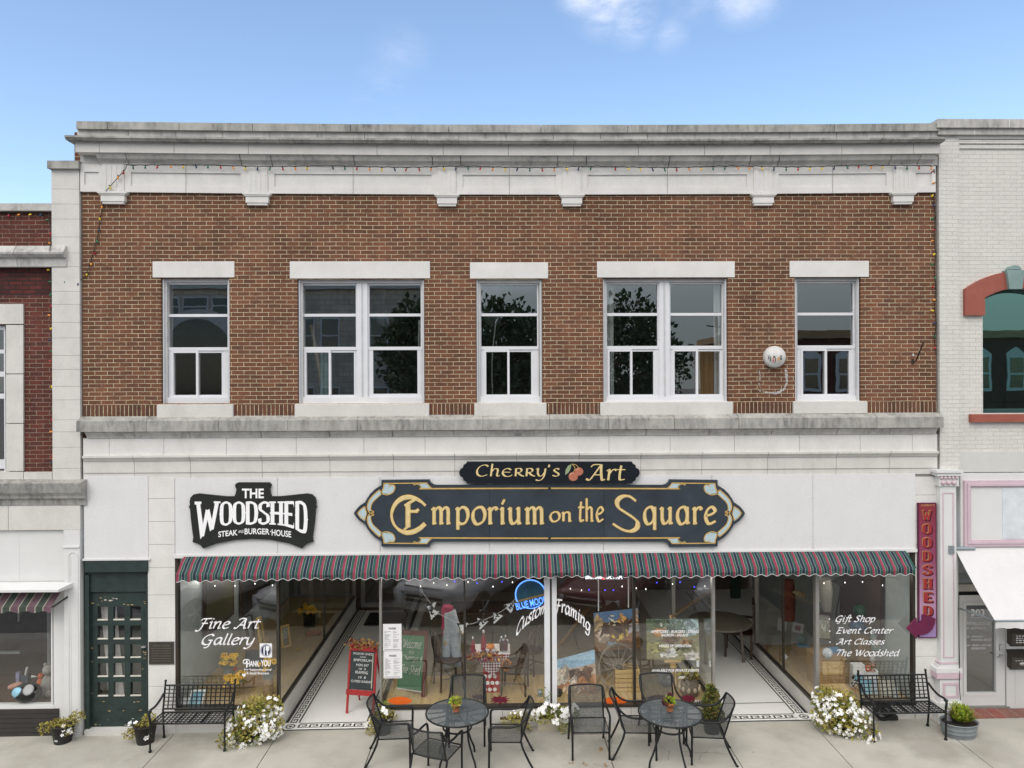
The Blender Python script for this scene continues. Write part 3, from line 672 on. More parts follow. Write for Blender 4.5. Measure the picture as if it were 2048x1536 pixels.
def posts(lst): return [(xof(a, 0, 1290), xof(b, 0, 1290), m) for a, b, m in lst]
FW_L = frontwin('shop_window', posts([(350,357,0), (553.5,558.5,0)]), ZB['l'], .03)
FW_C = frontwin('shop_window', posts([(759,763,2), (927.5,931.5,0), (1089,1100,1), (1100,1104,0), (1104,1113.5,1), (1266.5,1271.5,0), (1424.5,1430,2)]), ZB['c'], .03)
FW_R = frontwin('shop_window', posts([(1631,1638,2), (1825,1831,0)]), ZB['r'], .03)
def sidewin(x, z, y0, y1, mull, dirx):
    fr = MB()
    fr.box(x - .03, y0, z, x + .03, y1, z + .04); fr.box(x - .035, y1, z, x + .035, y1 + .07, ZCEIL, 1)
    for y in mull: fr.box(x - .02, y, z + .04, x + .02, y + .03, ZCEIL)
    o = fr.build('side_window', [K['bronzefr'], K['alugrey']], B)
    gl = MB(); gl.add([(x, y0, z + .04), (x, y1, z + .04), (x, y1, ZCEIL), (x, y0, ZCEIL)], [(0,1,2,3)]); gl.build('pane', K['glasss'], o)
sidewin(XA, ZB['l'], .075, DEP - .1, (2.9,), 1)
sidewin(XB_, ZB['c'], .075, DEP - .1, (2.9,), -1)
sidewin(XC, ZB['c'], .075, 2.6, (), 1)
sidewin(XD_, ZB['r'], .075, 2.6, (1.3,), -1)
# display floors
def floor(name, x0, y0, x1, y1, z, mt):
    mb = MB(); mb.add([(x0,y0,z),(x1,y0,z),(x1,y1,z),(x0,y1,z)], [(0,1,2,3)]); return mb.build(name, mt, B)
floor('display_floor', XWL, .085, XA - .031, DEP - .05, ZB['l'] + .004, K['woodfl'])
floor('display_floor', XB_ + .031, .085, XC - .031, 1.25, ZB['c'] + .004, K['woodfl'])
floor('display_floor', XD_ + .031, .085, XWR, 2.6, ZB['r'] + .004, K['woodfl'])
floor('dining_floor', XB_ + .031, 1.25, XC - .031, 6.6, ZB['c'] - .10, K['carpet'])
floor('shop_floor', XC + .031, 2.8, XWR + 2, 7.2, .035, K['terrazzo'])
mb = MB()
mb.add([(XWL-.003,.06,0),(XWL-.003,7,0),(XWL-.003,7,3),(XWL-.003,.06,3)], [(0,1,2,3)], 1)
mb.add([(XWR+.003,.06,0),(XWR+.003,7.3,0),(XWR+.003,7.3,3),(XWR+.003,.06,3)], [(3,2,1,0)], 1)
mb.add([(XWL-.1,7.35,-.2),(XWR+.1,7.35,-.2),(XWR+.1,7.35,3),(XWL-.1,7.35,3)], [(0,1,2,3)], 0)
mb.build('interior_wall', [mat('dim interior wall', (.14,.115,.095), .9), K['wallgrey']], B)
mb = MB(); mb.box(XWL - .1, .1, ZCEIL - .002, XWR + .1, 7.4, ZCEIL + .1); mb.build('ceiling', mat('pale ceiling', (.70,.69,.66), .9), B)
# rear glazed screen with the entrance doors
fr = MB(); gl = MB(); zs = ZB['l'] - .05
def rear(x0, x1, z0):
    t = .09
    fr.box(x0, DEP, z0, x0 + t, DEP + .06, ZCEIL - .004); fr.box(x1 - t, DEP, z0, x1, DEP + .06, ZCEIL - .004); fr.box(x0 + t, DEP, z0, x1 - t, DEP + .06, z0 + .1)
    gl.add([(x0 + t, DEP + .03, z0 + .1), (x1 - t, DEP + .03, z0 + .1), (x1 - t, DEP + .03, ZCEIL - .01), (x0 + t, DEP + .03, ZCEIL - .01)], [(0,1,2,3)])
xr = [xof(p, DEP, 1200) for p in (588, 650, 711)]
rear(xr[0], xr[1] - .02, zs); rear(xr[1] + .02, xr[2], zs)
xd = [xof(p, DEP, 1200) for p in (722, 771)]
rear(xd[0], xd[0] + .95, .06)
o = fr.build('entrance_door', K['alugrey'], B); gl.build('pane', K['glasss'], o)
fr = MB(); fr.box(xr[0] - .5, DEP - .06, zs - .22, xr[2] + .1, DEP + .03, zs - .004); fr.box(xd[0] - .1, DEP + .005, -.05, xd[0] + 1.2, DEP + .07, .055)
fr.build('door_sill', K['wooddk'], B)

# mosaic entry pavements with a key-pattern border
def entry(x0, x1, y1, label, hidden_far=None, line_y=None):
    mb = MB(); zf = lambda x: G * x + .006
    def q(xa, ya, xb, yb, dz, m):
        mb.add([(xa,ya,zf(xa)+dz),(xb,ya,zf(xb)+dz),(xb,yb,zf(xb)+dz),(xa,yb,zf(xa)+dz)], [(0,1,2,3)], m)
    q(x0, -.012, x1, y1, 0, 0)
    bw = .24
    q(x0, -.012, x1, bw, .0015, 2); q(x0, bw, x0 + bw, y1, .0015, 2); q(x1 - bw, bw, x1, y1, .0015, 2)
    def strip(xa, ya, xb, yb): q(xa, ya, xb, yb, .003, 1)
    # black edging lines
    for a, t_ in ((.0, .055), (bw - .03, .026)):
        strip(x0 + a, bw, x0 + a + t_, y1); strip(x1 - a - t_, bw, x1 - a, y1)
    for a, t_ in ((-.012, .03), (bw - .035, .024)): strip(x0 + bw, a, x1 - bw, a + t_)
    strip(x0, -.012, x0 + bw, .012); strip(x1 - bw, -.012, x1, .012)
    key = [((0,0),(1,0)), ((0,0),(0,.8)), ((0,.8),(.72,.8)), ((.72,.8),(.72,.36)), ((.72,.36),(.36,.36))]
    c = .165; s = .11; off = .085
    def cell(fx, fy):
        for (a, b), (d, e) in key:
            xa, ya = fx(min(a, d) - .09, min(b, e) - .09); xb, yb = fx(max(a, d) + .09, max(b, e) + .09)
            strip(min(xa, xb), min(ya, yb), max(xa, xb), max(ya, yb))
    n = int((x1 - x0 - 2 * bw) / c); cc = (x1 - x0 - 2 * bw) / n
    for i in range(n): cell(lambda u, v, i=i: (x0 + bw + i * cc + .012 + u * (cc * .86), off - .005 + v * s), None)
    n = int((y1 - bw) / c)
    for i in range(n):
        cell(lambda u, v, i=i: (x0 + off + v * s, bw + i * c + .012 + u * c * .86), None)
        cell(lambda u, v, i=i: (x1 - off - v * s, bw + i * c + .012 + u * c * .86), None)
    for cx in (x0 + bw / 2, x1 - bw / 2):       # corner roundels
        for k in range(10):
            a0, a1 = 2*math.pi*k/10, 2*math.pi*(k+1)/10; r0, r1 = .055, .078; cy = bw / 2
            mb.add([(cx+math.cos(a)*r, cy+math.sin(a)*r, zf(cx)+.003) for a, r in ((a0,r0),(a1,r0),(a1,r1),(a0,r1))], [(0,3,2,1)], 1)
        strip(cx - .03, bw/2 - .012, cx + .03, bw/2 + .012); strip(cx - .012, bw/2 - .03, cx + .012, bw/2 + .03)
    if line_y: strip(x0, line_y, x1 - bw, line_y + .02)
    return struct(mb.build('mosaic_pavement', [K['terrazzo'], K['tileblk'], K['tilewht']]))
entry(XA + .031, XB_ - .031, DEP + .05, '')
entry(XC + .031, XD_ - .031, 7.0, '', line_y=.62)
mb = MB(); p = [U(1,1,0)]
mb.box(XA + .42, 4.75, .012, XB_ - .1, 5.6, .03)
tag(mb.build('door_mat', mat('dark door mat', (.02,.022,.02), .95), loc=(XA+1, 5.2, .012)), 'dark rubber mat on the mosaic before the rear entrance door', 'mat')

# green entrance door
dz0 = zof(1457, 0, 235)
mb = MB()
mb.box(xof(170,0,1290), -.0, dz0, xof(178,0,1290), .2, zof(1143)); mb.box(xof(292.5,0,1290), -.0, dz0, xof(296,0,1290), .2, zof(1143))
mb.box(xof(170,-.04,1130), -.045, zof(1144, -.04, 235), xof(295.5,-.04,1130), .2, zof(1121.2, -.04, 235))
mb.box(xof(178,.04,1165), .04, zof(1184, .04, 235), xof(292.5,.04,1165), .2, zof(1144.5, .04, 235))
fo = mb.build('door_frame', K['green'], B)
dr = MB(); y0, y1 = .07, .12
cx = [xof(p, y0, 1290) for p in (178.5, 195, 216, 227, 249, 260.5, 282, 292)]
rw = [zof(p, y0, 235) for p in (1185, 1213, 1240, 1251, 1278, 1289, 1315.5, 1326, 1353, 1364, 1392, 1456)]
dops = [(cx[a], rw[b+1], cx[a+1], rw[b]) for a in (1,3,5) for b in (1,3,5,7,9)]
wallgrid(dr, cx[0], cx[-1], rw[-1], rw[0], dops, y0, y1)
for k, (a, b) in enumerate(((1404, 1408), (1420, 1423), (1436, 1440))): dr.box(cx[1] - .03, y0 - .004, zof(b, y0, 235), cx[6] + .03, y0 + .002, zof(a, y0, 235), 0)
rnd = random.Random(5)
for k in range(46):                                   # flaked paint
    if k < 10: px, py = 214 + rnd.uniform(-16, 20), 1197 + rnd.uniform(-6, 8)
    elif k < 22: px, py = rnd.choice((184, 287, 289, 181)) + rnd.uniform(-3, 3), rnd.uniform(1200, 1450)
    else: px, py = rnd.uniform(186, 288), rnd.choice((1405, 1422, 1438, 1449, 1209, 1244)) + rnd.uniform(-2, 2)
    p = U(px, py, y0 - .0035); ww, hh = rnd.uniform(.006, .032), rnd.uniform(.003, .010)
    if py > 1395 or py < 1212 or px < 190 or px > 284:
        dr.add([(p.x + ww*math.cos(a)*rnd.uniform(.6,1.2), y0 - .0045 - k*2e-5, p.z + hh*math.sin(a)*rnd.uniform(.5,1.3)) for a in [i*math.pi/4 for i in range(8)]], [tuple(range(8))], 1 if rnd.random() < .7 else 2)
for o in dops: dr.box(o[0], y0 - .003, o[1] - .004, o[2], y0 + .02, o[1] + .014, 2)
do = dr.build('entrance_door', [K['green'], K['chip'], K['chipw']], B); do['label'] = 'chipped dark green door with fifteen small panes'
gl = MB()
gl.add([(cx[1]-.01,.105,rw[-1]+.05),(cx[6]+.01,.105,rw[-1]+.05),(cx[6]+.01,.105,rw[0]),(cx[1]-.01,.105,rw[0])], [(0,1,2,3)])
gl.build('pane', K['glasss'], do)
cu = MB(); vs = []
for i in range(9):
    x0_ = cx[1] + (cx[3] - cx[1]) * i / 8; vs += [(x0_ + .12, .2 + .02 * math.sin(i*2), rw[-1] + .2), (x0_ - .02 , .2 + .02*math.sin(i*2), rw[1])]
cu.add(vs, [(2*i,2*i+2,2*i+3,2*i+1) for i in range(8)], 0, True)
cu.build('curtain', K['cloth'], do)
hn = MB(); p = U(288, 1293, .06); hn.box(p.x - .03, .03, p.z - .012, p.x + .035, .069, p.z + .012); hn.box(p.x - .012, .045, p.z - .05, p.x + .012, .069, p.z - .015, 1)
hn.build('handle', [K['chrome'], K['black']], do)
mb = MB(); mb.box(xof(168), .45, 0, xof(296), .47, zof(1121)); mb.box(XL, .24, -.1, xof(170), .5, zof(953)); mb.build('stair_hall', K['room'], B)
mb = MB(); mb.box(xof(170,-.03,1460), -.05, -.2, xof(295,-.03,1460), .2, dz0 - .004); mb.build('door_step', K['stone'], B)
# ================================================================== lettering
def crs(pts, k=7, closed=False):
    P = [Vector((p[0], p[1])) for p in pts]; N = len(P); out = []
    if N < 3 and not closed: return P
    for i in range(N if closed else N - 1):
        p0 = P[(i-1) % N] if closed or i else P[0] * 2 - P[1]; p1 = P[i]; p2 = P[(i+1) % N]
        p3 = P[(i+2) % N] if closed or i + 2 < N else P[-1] * 2 - P[-2]
        for q in range(k):
            t = q / k; out.append(.5*((2*p1)+(p2-p0)*t+(2*p0-5*p1+4*p2-p3)*t*t+(3*p1-p0-3*p2+p3)*t**3))
    if not closed: out.append(P[-1])
    return out
def ribbon(pts, w, nib=None, thin=.35, closed=False, taper=0):
    N = len(pts); Lf, Rt = [], []
    for i, p in enumerate(pts):
        a = pts[(i-1) % N] if closed or i else p; b = pts[(i+1) % N] if closed or i < N-1 else p
        t = b - a
        if t.length < 1e-9: t = Vector((1, 0))
        t = t.normalized(); n = Vector((-t.y, t.x)); ww = w
        if nib is not None: ww = max(w * abs(math.sin(math.atan2(t.y, t.x) - nib)), w * thin)
        if taper and not closed: ww *= 1 - taper * abs(2 * i / (N-1) - 1) ** 3
        Lf.append(p + n * ww / 2); Rt.append(p - n * ww / 2)
    q = [(Lf[i], Rt[i], Rt[(i+1) % N], Lf[(i+1) % N]) for i in range(N if closed else N - 1)]
    return q
# pen skeletons: 's' smooth stroke, 'p' straight stroke, 'o' closed loop.  x-height 1, baseline 0
bowl = ('s', [(.78,.86),(.5,1),(.2,.82),(.07,.42),(.22,.04),(.5,.12),(.76,.6)])
GL = {
 'a': (1.0, [bowl, ('s', [(.82,1),(.76,.35),(.84,.03),(1.0,.1)])]),
 'c': (.82, [('s', [(.75,.86),(.48,1),(.17,.78),(.08,.4),(.3,.02),(.74,.16)])]),
 'd': (1.0, [bowl, ('s', [(.84,1.6),(.77,.4),(.85,.03),(1.0,.1)])]),
 'e': (.85, [('s', [(.1,.48),(.45,.56),(.74,.76),(.52,1),(.2,.82),(.08,.4),(.3,.01),(.76,.16)])]),
 'f': (.62, [('s', [(.95,1.5),(.76,1.62),(.54,1.35),(.38,.4),(.22,-.35),(-.08,-.48)]), ('p', [(.1,.96),(.78,.96)])]),
 'g': (1.0, [bowl, ('s', [(.84,1),(.74,.1),(.6,-.42),(.28,-.55),(-.02,-.42)])]),
 'h': (1.0, [('p', [(.24,1.6),(.1,0)]), ('s', [(.14,.5),(.42,.93),(.68,.95),(.74,.7),(.66,.2),(.74,.02),(.92,.1)])]),
 'i': (.42, [('s', [(-.02,.84),(.18,1),(.16,.4),(.2,.03),(.4,.1)]), ('p', [(.22,1.34),(.34,1.46)])]),
 'l': (.42, [('s', [(.24,1.6),(.13,.4),(.2,.03),(.4,.1)])]),
 'm': (1.42, [('s', [(-.02,.84),(.17,1),(.15,.6),(.1,0)]), ('s', [(.14,.5),(.38,.93),(.58,.95),(.62,.7),(.56,0)]), ('s', [(.6,.5),(.84,.93),(1.06,.95),(1.1,.7),(1.04,.2),(1.12,.02),(1.3,.1)])]),
 'n': (1.0, [('s', [(-.02,.84),(.17,1),(.15,.6),(.1,0)]), ('s', [(.14,.5),(.42,.93),(.68,.95),(.74,.7),(.66,.2),(.74,.02),(.92,.1)])]),
 'o': (.95, [('o', [(.48,1),(.16,.82),(.06,.42),(.22,.05),(.48,0),(.78,.2),(.88,.6),(.74,.93)])]),
 'p': (1.0, [('s', [(.02,.86),(.2,1),(.16,.3),(.06,-.6)]), ('s', [(.17,.66),(.46,.98),(.76,.88),(.84,.5),(.66,.1),(.38,0),(.14,.12)])]),
 'q': (1.0, [bowl, ('s', [(.84,1),(.78,.3),(.72,-.6)])]),
 'r': (.68, [('s', [(-.02,.84),(.17,1),(.15,.6),(.1,0)]), ('s', [(.14,.5),(.36,.9),(.55,1),(.7,.9)])]),
 's': (.72, [('s', [(.64,.88),(.42,1),(.18,.82),(.3,.58),(.52,.4),(.58,.16),(.34,0),(.02,.12)])]),
 't': (.62, [('s', [(.3,1.36),(.2,.5),(.24,.05),(.58,.1)]), ('p', [(.02,.98),(.62,.98)])]),
 'u': (1.0, [('s', [(-.02,.84),(.16,1),(.13,.4),(.26,.03),(.52,.12),(.72,.5)]), ('s', [(.78,1),(.74,.35),(.82,.03),(1.0,.1)])]),
 'v': (.85, [('s', [(-.02,.86),(.14,.98),(.22,.4),(.32,0)]), ('s', [(.32,0),(.68,.5),(.78,1)])]),
 'w': (1.25, [('s', [(-.02,.86),(.14,.98),(.2,.4),(.3,0)]), ('s', [(.3,0),(.6,.6),(.64,.98)]), ('s', [(.64,.98),(.66,.4),(.76,0)]), ('s', [(.76,0),(1.08,.5),(1.16,1)])]),
 'y': (.95, [('s', [(-.02,.84),(.16,1),(.14,.4),(.28,.03),(.54,.12),(.74,.5)]), ('s', [(.84,1),(.72,.1),(.5,-.38),(.22,-.56),(-.06,-.44)])]),
 'F': (1.15, [('s', [(.72,1.42),(.52,.7),(.34,-.05),(.08,-.36),(-.22,-.3)]), ('s', [(.12,1.14),(.3,1.38),(.7,1.42),(1.3,1.46)]), ('p', [(.28,.74),(.98,.76)])]),
 'A': (1.35, [('s', [(-.12,.14),(.12,.02),(.44,.5),(.98,1.46)]), ('s', [(.98,1.46),(.98,.7),(1.06,.03),(1.28,.1)]), ('p', [(.4,.5),(1.02,.5)]), ('s', [(.22,1.22),(.44,1.44),(.96,1.44)])]),
 'G': (1.35, [('s', [(1.2,1.24),(.92,1.46),(.46,1.3),(.12,.82),(.14,.26),(.5,0),(.94,.14),(1.06,.6)]), ('s', [(1.08,.66),(1.0,.1),(.82,-.36),(.44,-.46)]), ('p', [(.72,.62),(1.22,.64)])]),
 'S': (1.1, [('s', [(1.02,1.26),(.76,1.46),(.42,1.34),(.36,1.04),(.64,.76),(.84,.4),(.64,.06),(.28,0),(.0,.18)])]),
 'E': (1.1, [('s', [(.44,1.42),(.26,.7),(.14,.02)]), ('p', [(.1,1.42),(1.1,1.42)]), ('p', [(.28,.74),(.88,.74)]), ('p', [(-.06,.02),(.96,.02)])]),
 'C': (1.15, [('s', [(1.12,1.26),(.86,1.46),(.42,1.3),(.12,.82),(.14,.26),(.5,0),(1.02,.2)])]),
 'T': (1.1, [('s', [(-.02,1.2),(.2,1.42),(.7,1.4),(1.28,1.44)]), ('s', [(.72,1.4),(.56,.7),(.4,.02)])]),
 'W': (1.7, [('s', [(-.1,1.2),(.14,1.42),(.28,.7),(.42,0)]), ('p', [(.42,0),(.96,1.3)]), ('s', [(.94,1.4),(.96,.7),(1.02,0)]), ('s', [(1.02,0),(1.44,.8),(1.62,1.46)])]),
 'R': (.9, [('p', [(.16,1),(.1,0)]), ('s', [(.06,.95),(.5,1),(.66,.76),(.5,.52),(.16,.48)]), ('s', [(.3,.5),(.6,.12),(.88,.0)])]),
 'Z': (1.05, [('s', [(.86,.82),(.52,1.0),(.2,.8),(.08,.4),(.3,.02),(.7,0),(.95,.2)]), ('p', [(.16,.52),(.78,.52)])]),   # uncial e
 "'": (.3, [('p', [(.14,1.5),(.08,1.15)])]),
 ' ': (.55, []), '.': (.35, [('p', [(.1,.1),(.2,.0)])]),
}
def script(text, w=.17, nib=R(40), thin=.35, slant=.22, track=.06, glyphs=GL):
    out = []; x = 0; k = 0
    for ch in text:
        adv, strokes = glyphs[ch]
        for typ, pts in strokes:
            P = [(x + a + slant * b, b) for a, b in pts]
            if typ == 's': q = ribbon(crs(P), w, nib, thin)
            elif typ == 'o': q = ribbon(crs(P, 5, True), w, nib, thin, True)
            else: q = ribbon([Vector(p) for p in P], w, nib, thin)
            out.append((k, q)); k += 1
        x += adv + track
    return out
def fitq(strokes, x0, y0, x1, y1, warp=None):
    """fit ink to the rectangle (x0,y0 top)-(x1,y1 bottom) in y-down pixels"""
    vs = [v for _, q in strokes for f in q for v in f]
    a, b = min(v.x for v in vs), max(v.x for v in vs); c, d = min(v.y for v in vs), max(v.y for v in vs)
    def M(v):
        u, t = (v.x - a) / (b - a), (v.y - c) / (d - c)
        p = (x0 + u * (x1 - x0), y1 + t * (y0 - y1)); return warp(*p) if warp else p
    return [(k, [tuple(M(v) for v in f) for f in q]) for k, q in strokes]
def put(mb, strokes, Y, m=0, depth=0.0, map3=None, stag=.0004):
    """lay pixel-space strokes on the plane Y (towards the street = smaller Y)"""
    for k, q in strokes:
        y = Y - (k % 12) * stag
        f3 = map3 or (lambda p, yy: U(p[0], p[1], yy))
        for f in q:
            V = [f3(p, y) for p in f]
            mb.add(V, [(0,1,2,3)], m)
        if depth:
            for i in range(len(q)):
                for a, b in ((0, 3), (1, 2)):
                    A, C = f3(q[i][a], y), f3(q[i][b], y)
                    mb.add([A, C, C + Vector((0, depth, 0)), A + Vector((0, depth, 0))], [(0,1,2,3)], m)
_tx = {}
def bfont(s, bold=0.0, shear=0.0):
    key = (s, bold, shear)
    if key in _tx: return _tx[key]
    cu = bpy.data.curves.new('t', 'FONT'); cu.body = s; cu.size = 1; cu.offset = bold; cu.shear = shear; cu.resolution_u = 3; cu.fill_mode = 'FRONT'
    o = bpy.data.objects.new('t', cu); sc.collection.objects.link(o)
    dg = bpy.context.evaluated_depsgraph_get(); me = bpy.data.meshes.new_from_object(o.evaluated_get(dg))
    r = ([(v.co.x, v.co.y) for v in me.vertices], [tuple(p.vertices) for p in me.polygons])
    bpy.data.objects.remove(o); bpy.data.curves.remove(cu); bpy.data.meshes.remove(me)
    _tx[key] = r; return r
def ptext(mb, s, x0, y0, x1, y1, Y, m=0, bold=0.0, shear=0.0, warp=None, map3=None):
    vs, fs = bfont(s, bold, shear)
    a, b = min(v[0] for v in vs), max(v[0] for v in vs); c, d = min(v[1] for v in vs), max(v[1] for v in vs)
    V = []
    for x, y in vs:
        p = (x0 + (x - a) / (b - a) * (x1 - x0), y1 + (y - c) / max(1e-6, d - c) * (y0 - y1))
        if warp: p = warp(*p)
        V.append(map3(p, Y) if map3 else U(p[0], p[1], Y))
    mb.add(V, fs, m)
def ppoly(mb, pts, yf, yb, m=0, ms=None): mb.prism([(U(x, y, yf).x, U(x, y, yf).z) for x, y in pts], yf, yb, m, ms)
def pline(mb, pts, w, Y, m=0, smooth=False, closed=False, depth=.0):
    P = crs(pts, 6, closed) if smooth else [Vector(p) for p in pts]
    put(mb, [(0, [tuple((v.x, v.y) for v in f) for f in ribbon(P, w, None, 1, closed)])], Y, m, depth)

# ------------------------------------------------------------------ the charcoal steak house sign
Zx = lambda x: 340 + x / 2.695
Zy = lambda y: 900 + y / 2.695
out = [(360,178),(370,175),(533,175),(543,183),(545,192),(537,212),(541,235),(547,250),(590,250),(660,243),(735,235),(765,240),(783,258),(788,282),(786,298),(791,308),(784,320),(781,370),(774,430),(768,470),(772,495),(745,503),(724,518),(713,531),
       (640,503),(540,484),(447,479),(350,485),(250,504),(179,531),(165,514),(148,504),(121,497),(125,470),(119,430),(112,370),(108,320),(101,306),(107,296),(105,280),(110,256),(126,240),(155,235),(230,243),(300,250),(347,250),(353,235),(358,212),(350,195),(352,184)]
ws = thing('shop_sign', 'charcoal shaped steak house sign with white western lettering on the fascia left', 'sign', U(505,1090,-.03))
mb = MB(); ppoly(mb, [(Zx(a), Zy(b)) for a, b in out], -.075, -.032); mb.build('sign_board', K['sgnblk'], ws)
def western(ch, W=.205):
    def V(a): return [Vector(p) for p in a]
    sp = lambda x: ('q', [(x-.17,.5),(x,.61),(x+.17,.5),(x,.39)])
    sf = lambda x, y: ('q', [(x-.19,y-.035),(x+.19,y-.035),(x+.19,y+.035),(x-.19,y+.035)])
    d = {'W': (1.35, [('p', [(.12,.98),(.36,.02)]), ('p', [(.36,.02),(.66,.72)]), ('p', [(.66,.72),(.9,.02)]), ('p', [(.9,.02),(1.2,.98)]), sf(.12,.965), sf(1.2,.965)]),
         'O': (.72, [('o', [(.36,.96),(.14,.84),(.10,.5),(.14,.16),(.36,.04),(.58,.16),(.62,.5),(.58,.84)]), ('q', [(-.04,.5),(.1,.6),(.1,.4)]), ('q', [(.76,.5),(.62,.6),(.62,.4)])]),
         'D': (.74, [('p', [(.14,0),(.14,1)]), ('s', [(.1,.955),(.36,.955),(.56,.84),(.62,.5),(.56,.16),(.36,.045),(.1,.045)]), ('q', [(.76,.5),(.62,.6),(.62,.4)]), ('q', [(.0,.5),(.14,.6),(.14,.4)])]),
         'S': (.66, [('s', [(.56,.76),(.52,.92),(.3,.96),(.12,.84),(.12,.66),(.32,.52),(.52,.38),(.54,.16),(.34,.04),(.12,.08),(.07,.26)])]),
         'H': (.78, [('p', [(.14,0),(.14,1)]), ('p', [(.62,0),(.62,1)]), ('p', [(.14,.5),(.62,.5)]), sp(.14), sp(.62), sf(.14,.965), sf(.62,.965), sf(.14,.035), sf(.62,.035)]),
         'E': (.62, [('p', [(.14,0),(.14,1)]), ('p', [(.1,.95),(.56,.95)]), ('p', [(.1,.05),(.56,.05)]), ('p', [(.14,.5),(.48,.5)]), ('q', [(.5,.98),(.58,.98),(.58,.76)]), ('q', [(.5,.02),(.58,.02),(.58,.24)]), sp(.14)])}
    adv, st = d[ch]; res = []
    for t, p in st:
        if t == 'q':
            v = V(p); res.append([(v[0], v[1], v[2], v[3] if len(v) > 3 else v[2])])
        elif t == 'o': res.append(ribbon(crs(p, 5, True), W, 0.0, .45, True))
        elif t == 's': res.append(ribbon(crs(p, 6), W, 0.0, .5))
        else:
            hor = abs(p[0][1] - p[1][1]) < .01
            res.append(ribbon(V(p), W * (.55 if hor else 1.05)))
    return adv, res
def word(ws_, gap=.03):
    out = []; x = 0; k = 0
    for ch in ws_:
        adv, rs = western(ch)
        for q in rs:
            out.append((k, [tuple(Vector((v.x + x, v.y)) for v in f) for f in q])); k += 1
        x += adv + gap
    return out
lt = MB()
def wwarp(x, y):                      # y arrives 0..1 (0 top)
    zx = (x - 340) * 2.695; bot = 404 + 1.12e-8 * (zx - 455) ** 4; top = 276 - .00004 * (zx - 440) ** 2 + (2 if zx < 200 else 0)
    return (x, Zy(top + y * (bot - top)))
put(lt, fitq(word('WOODSHED', .0), Zx(133), 0, Zx(745), 1, wwarp), -.077, 0)
ptext(lt, 'THE', Zx(388), Zy(208), Zx(506), Zy(260), -.078, 0, bold=.03)
def swarp(x, y):
    zx = (x - 340) * 2.695; return (x, y + (.00036 * (zx - 455) ** 2 - 2) / 2.695)
ptext(lt, 'STEAK', Zx(260), Zy(428), Zx(364), Zy(459), -.078, 0, bold=.02, warp=swarp)
ptext(lt, 'AND', Zx(368), Zy(432), Zx(398), Zy(447), -.078, 0, warp=swarp)
ptext(lt, 'BURGER', Zx(402), Zy(424), Zx(536), Zy(456), -.078, 0, bold=.02, warp=swarp)
ptext(lt, '·', Zx(539), Zy(436), Zx(545), Zy(442), -.078, 0, bold=.02, warp=swarp)
ptext(lt, 'HOUSE', Zx(548), Zy(426), Zx(653), Zy(460), -.078, 0, bold=.02, warp=swarp)
lt.build('lettering', K['letter'], ws)

# ------------------------------------------------------------------ the long blue black and gold sign
Ex = lambda x: 700 + x / 6.827
Ey = lambda y: 940 + y / 6.827
es = thing('shop_sign', 'long blue black sign with gold lettering and gold scrolled ends across the fascia', 'sign', U(1098,1090,-.03))
MX = 1099.0
def mir(pts): return [(2 * MX - x, y) for x, y in pts]
def vmir(pts): return [(x, 2 * 1026.6 - y) for x, y in pts]
arc = lambda cx, cy, r, a0, a1, n: [(cx + r*math.cos(R(a0+(a1-a0)*i/n)), cy + r*math.sin(R(a0+(a1-a0)*i/n))) for i in range(n+1)]
q1 = [(Ex(a), Ey(b)) for a, b in [(52,591.2),(78,548),(130,490),(205,440),(235,385),(280,320),(340,262),(420,212),(428,212),(428,138),(1086,130),(1090,148),(1104,172),(1130,192),(1170,205)]]
top = q1 + mir(q1)[::-1]
outl = top + vmir(top)[::-1][1:-1]
mb = MB(); ppoly(mb, outl, -.085, -.032, 0, 1); 
for x in (979, 1208): ppoly(mb, [(x-.4,972),(x+.4,972),(x+.4,1081),(x-.4,1081)], -.0858, -.084, 1)
mb.build('sign_board', [K['navy'], K['navy2']], es)
lt = MB(); TY = -.095; dp = .012; ol = MB()
_put = put
def put(mb_, st, Y, m=0, depth=0.0, map3=None, stag=.0004):
    if mb_ is lt and Y == TY:
        for dx, dy in ((1.1,.0),(-1.1,.0),(0,1.1),(0,-1.1)): _put(ol, [(k, [tuple((v[0]+dx, v[1]+dy) for v in f) for f in q]) for k, q in st], TY + .006 + .0002*dx + .0001*dy, 0, 0, None, .0004)
    _put(mb_, st, Y, m, depth, map3, stag)
put(lt, [(0, [tuple((v.x, v.y) for v in f) for f in ribbon(crs([(Ex(a), Ey(b)) for a, b in [(1030,485),(960,425),(880,385),(790,370),(690,400),(610,480),(568,600),(590,720),(660,810),(760,855),(860,845),(950,800),(1025,735)]]), 8.4, R(70), .42)])], TY, 0, dp)
pl = lambda pts, w, k=0: put(lt, [(k, [tuple((v.x, v.y) for v in f) for f in ribbon([Vector((Ex(a), Ey(b))) for a, b in pts], w)])], TY, 0, dp)
pl([(792,470),(792,780)], 8.4, 1); pl([(795,770),(740,815)], 3.5, 2); pl([(750,488),(890,400)], 4.6, 3); pl([(810,566),(925,566)], 4.4, 4); pl([(905,560),(938,540)], 4.5, 5)
up = dict(w=.205, nib=R(28), thin=.5, slant=0, track=.12)
GU = dict(GL)
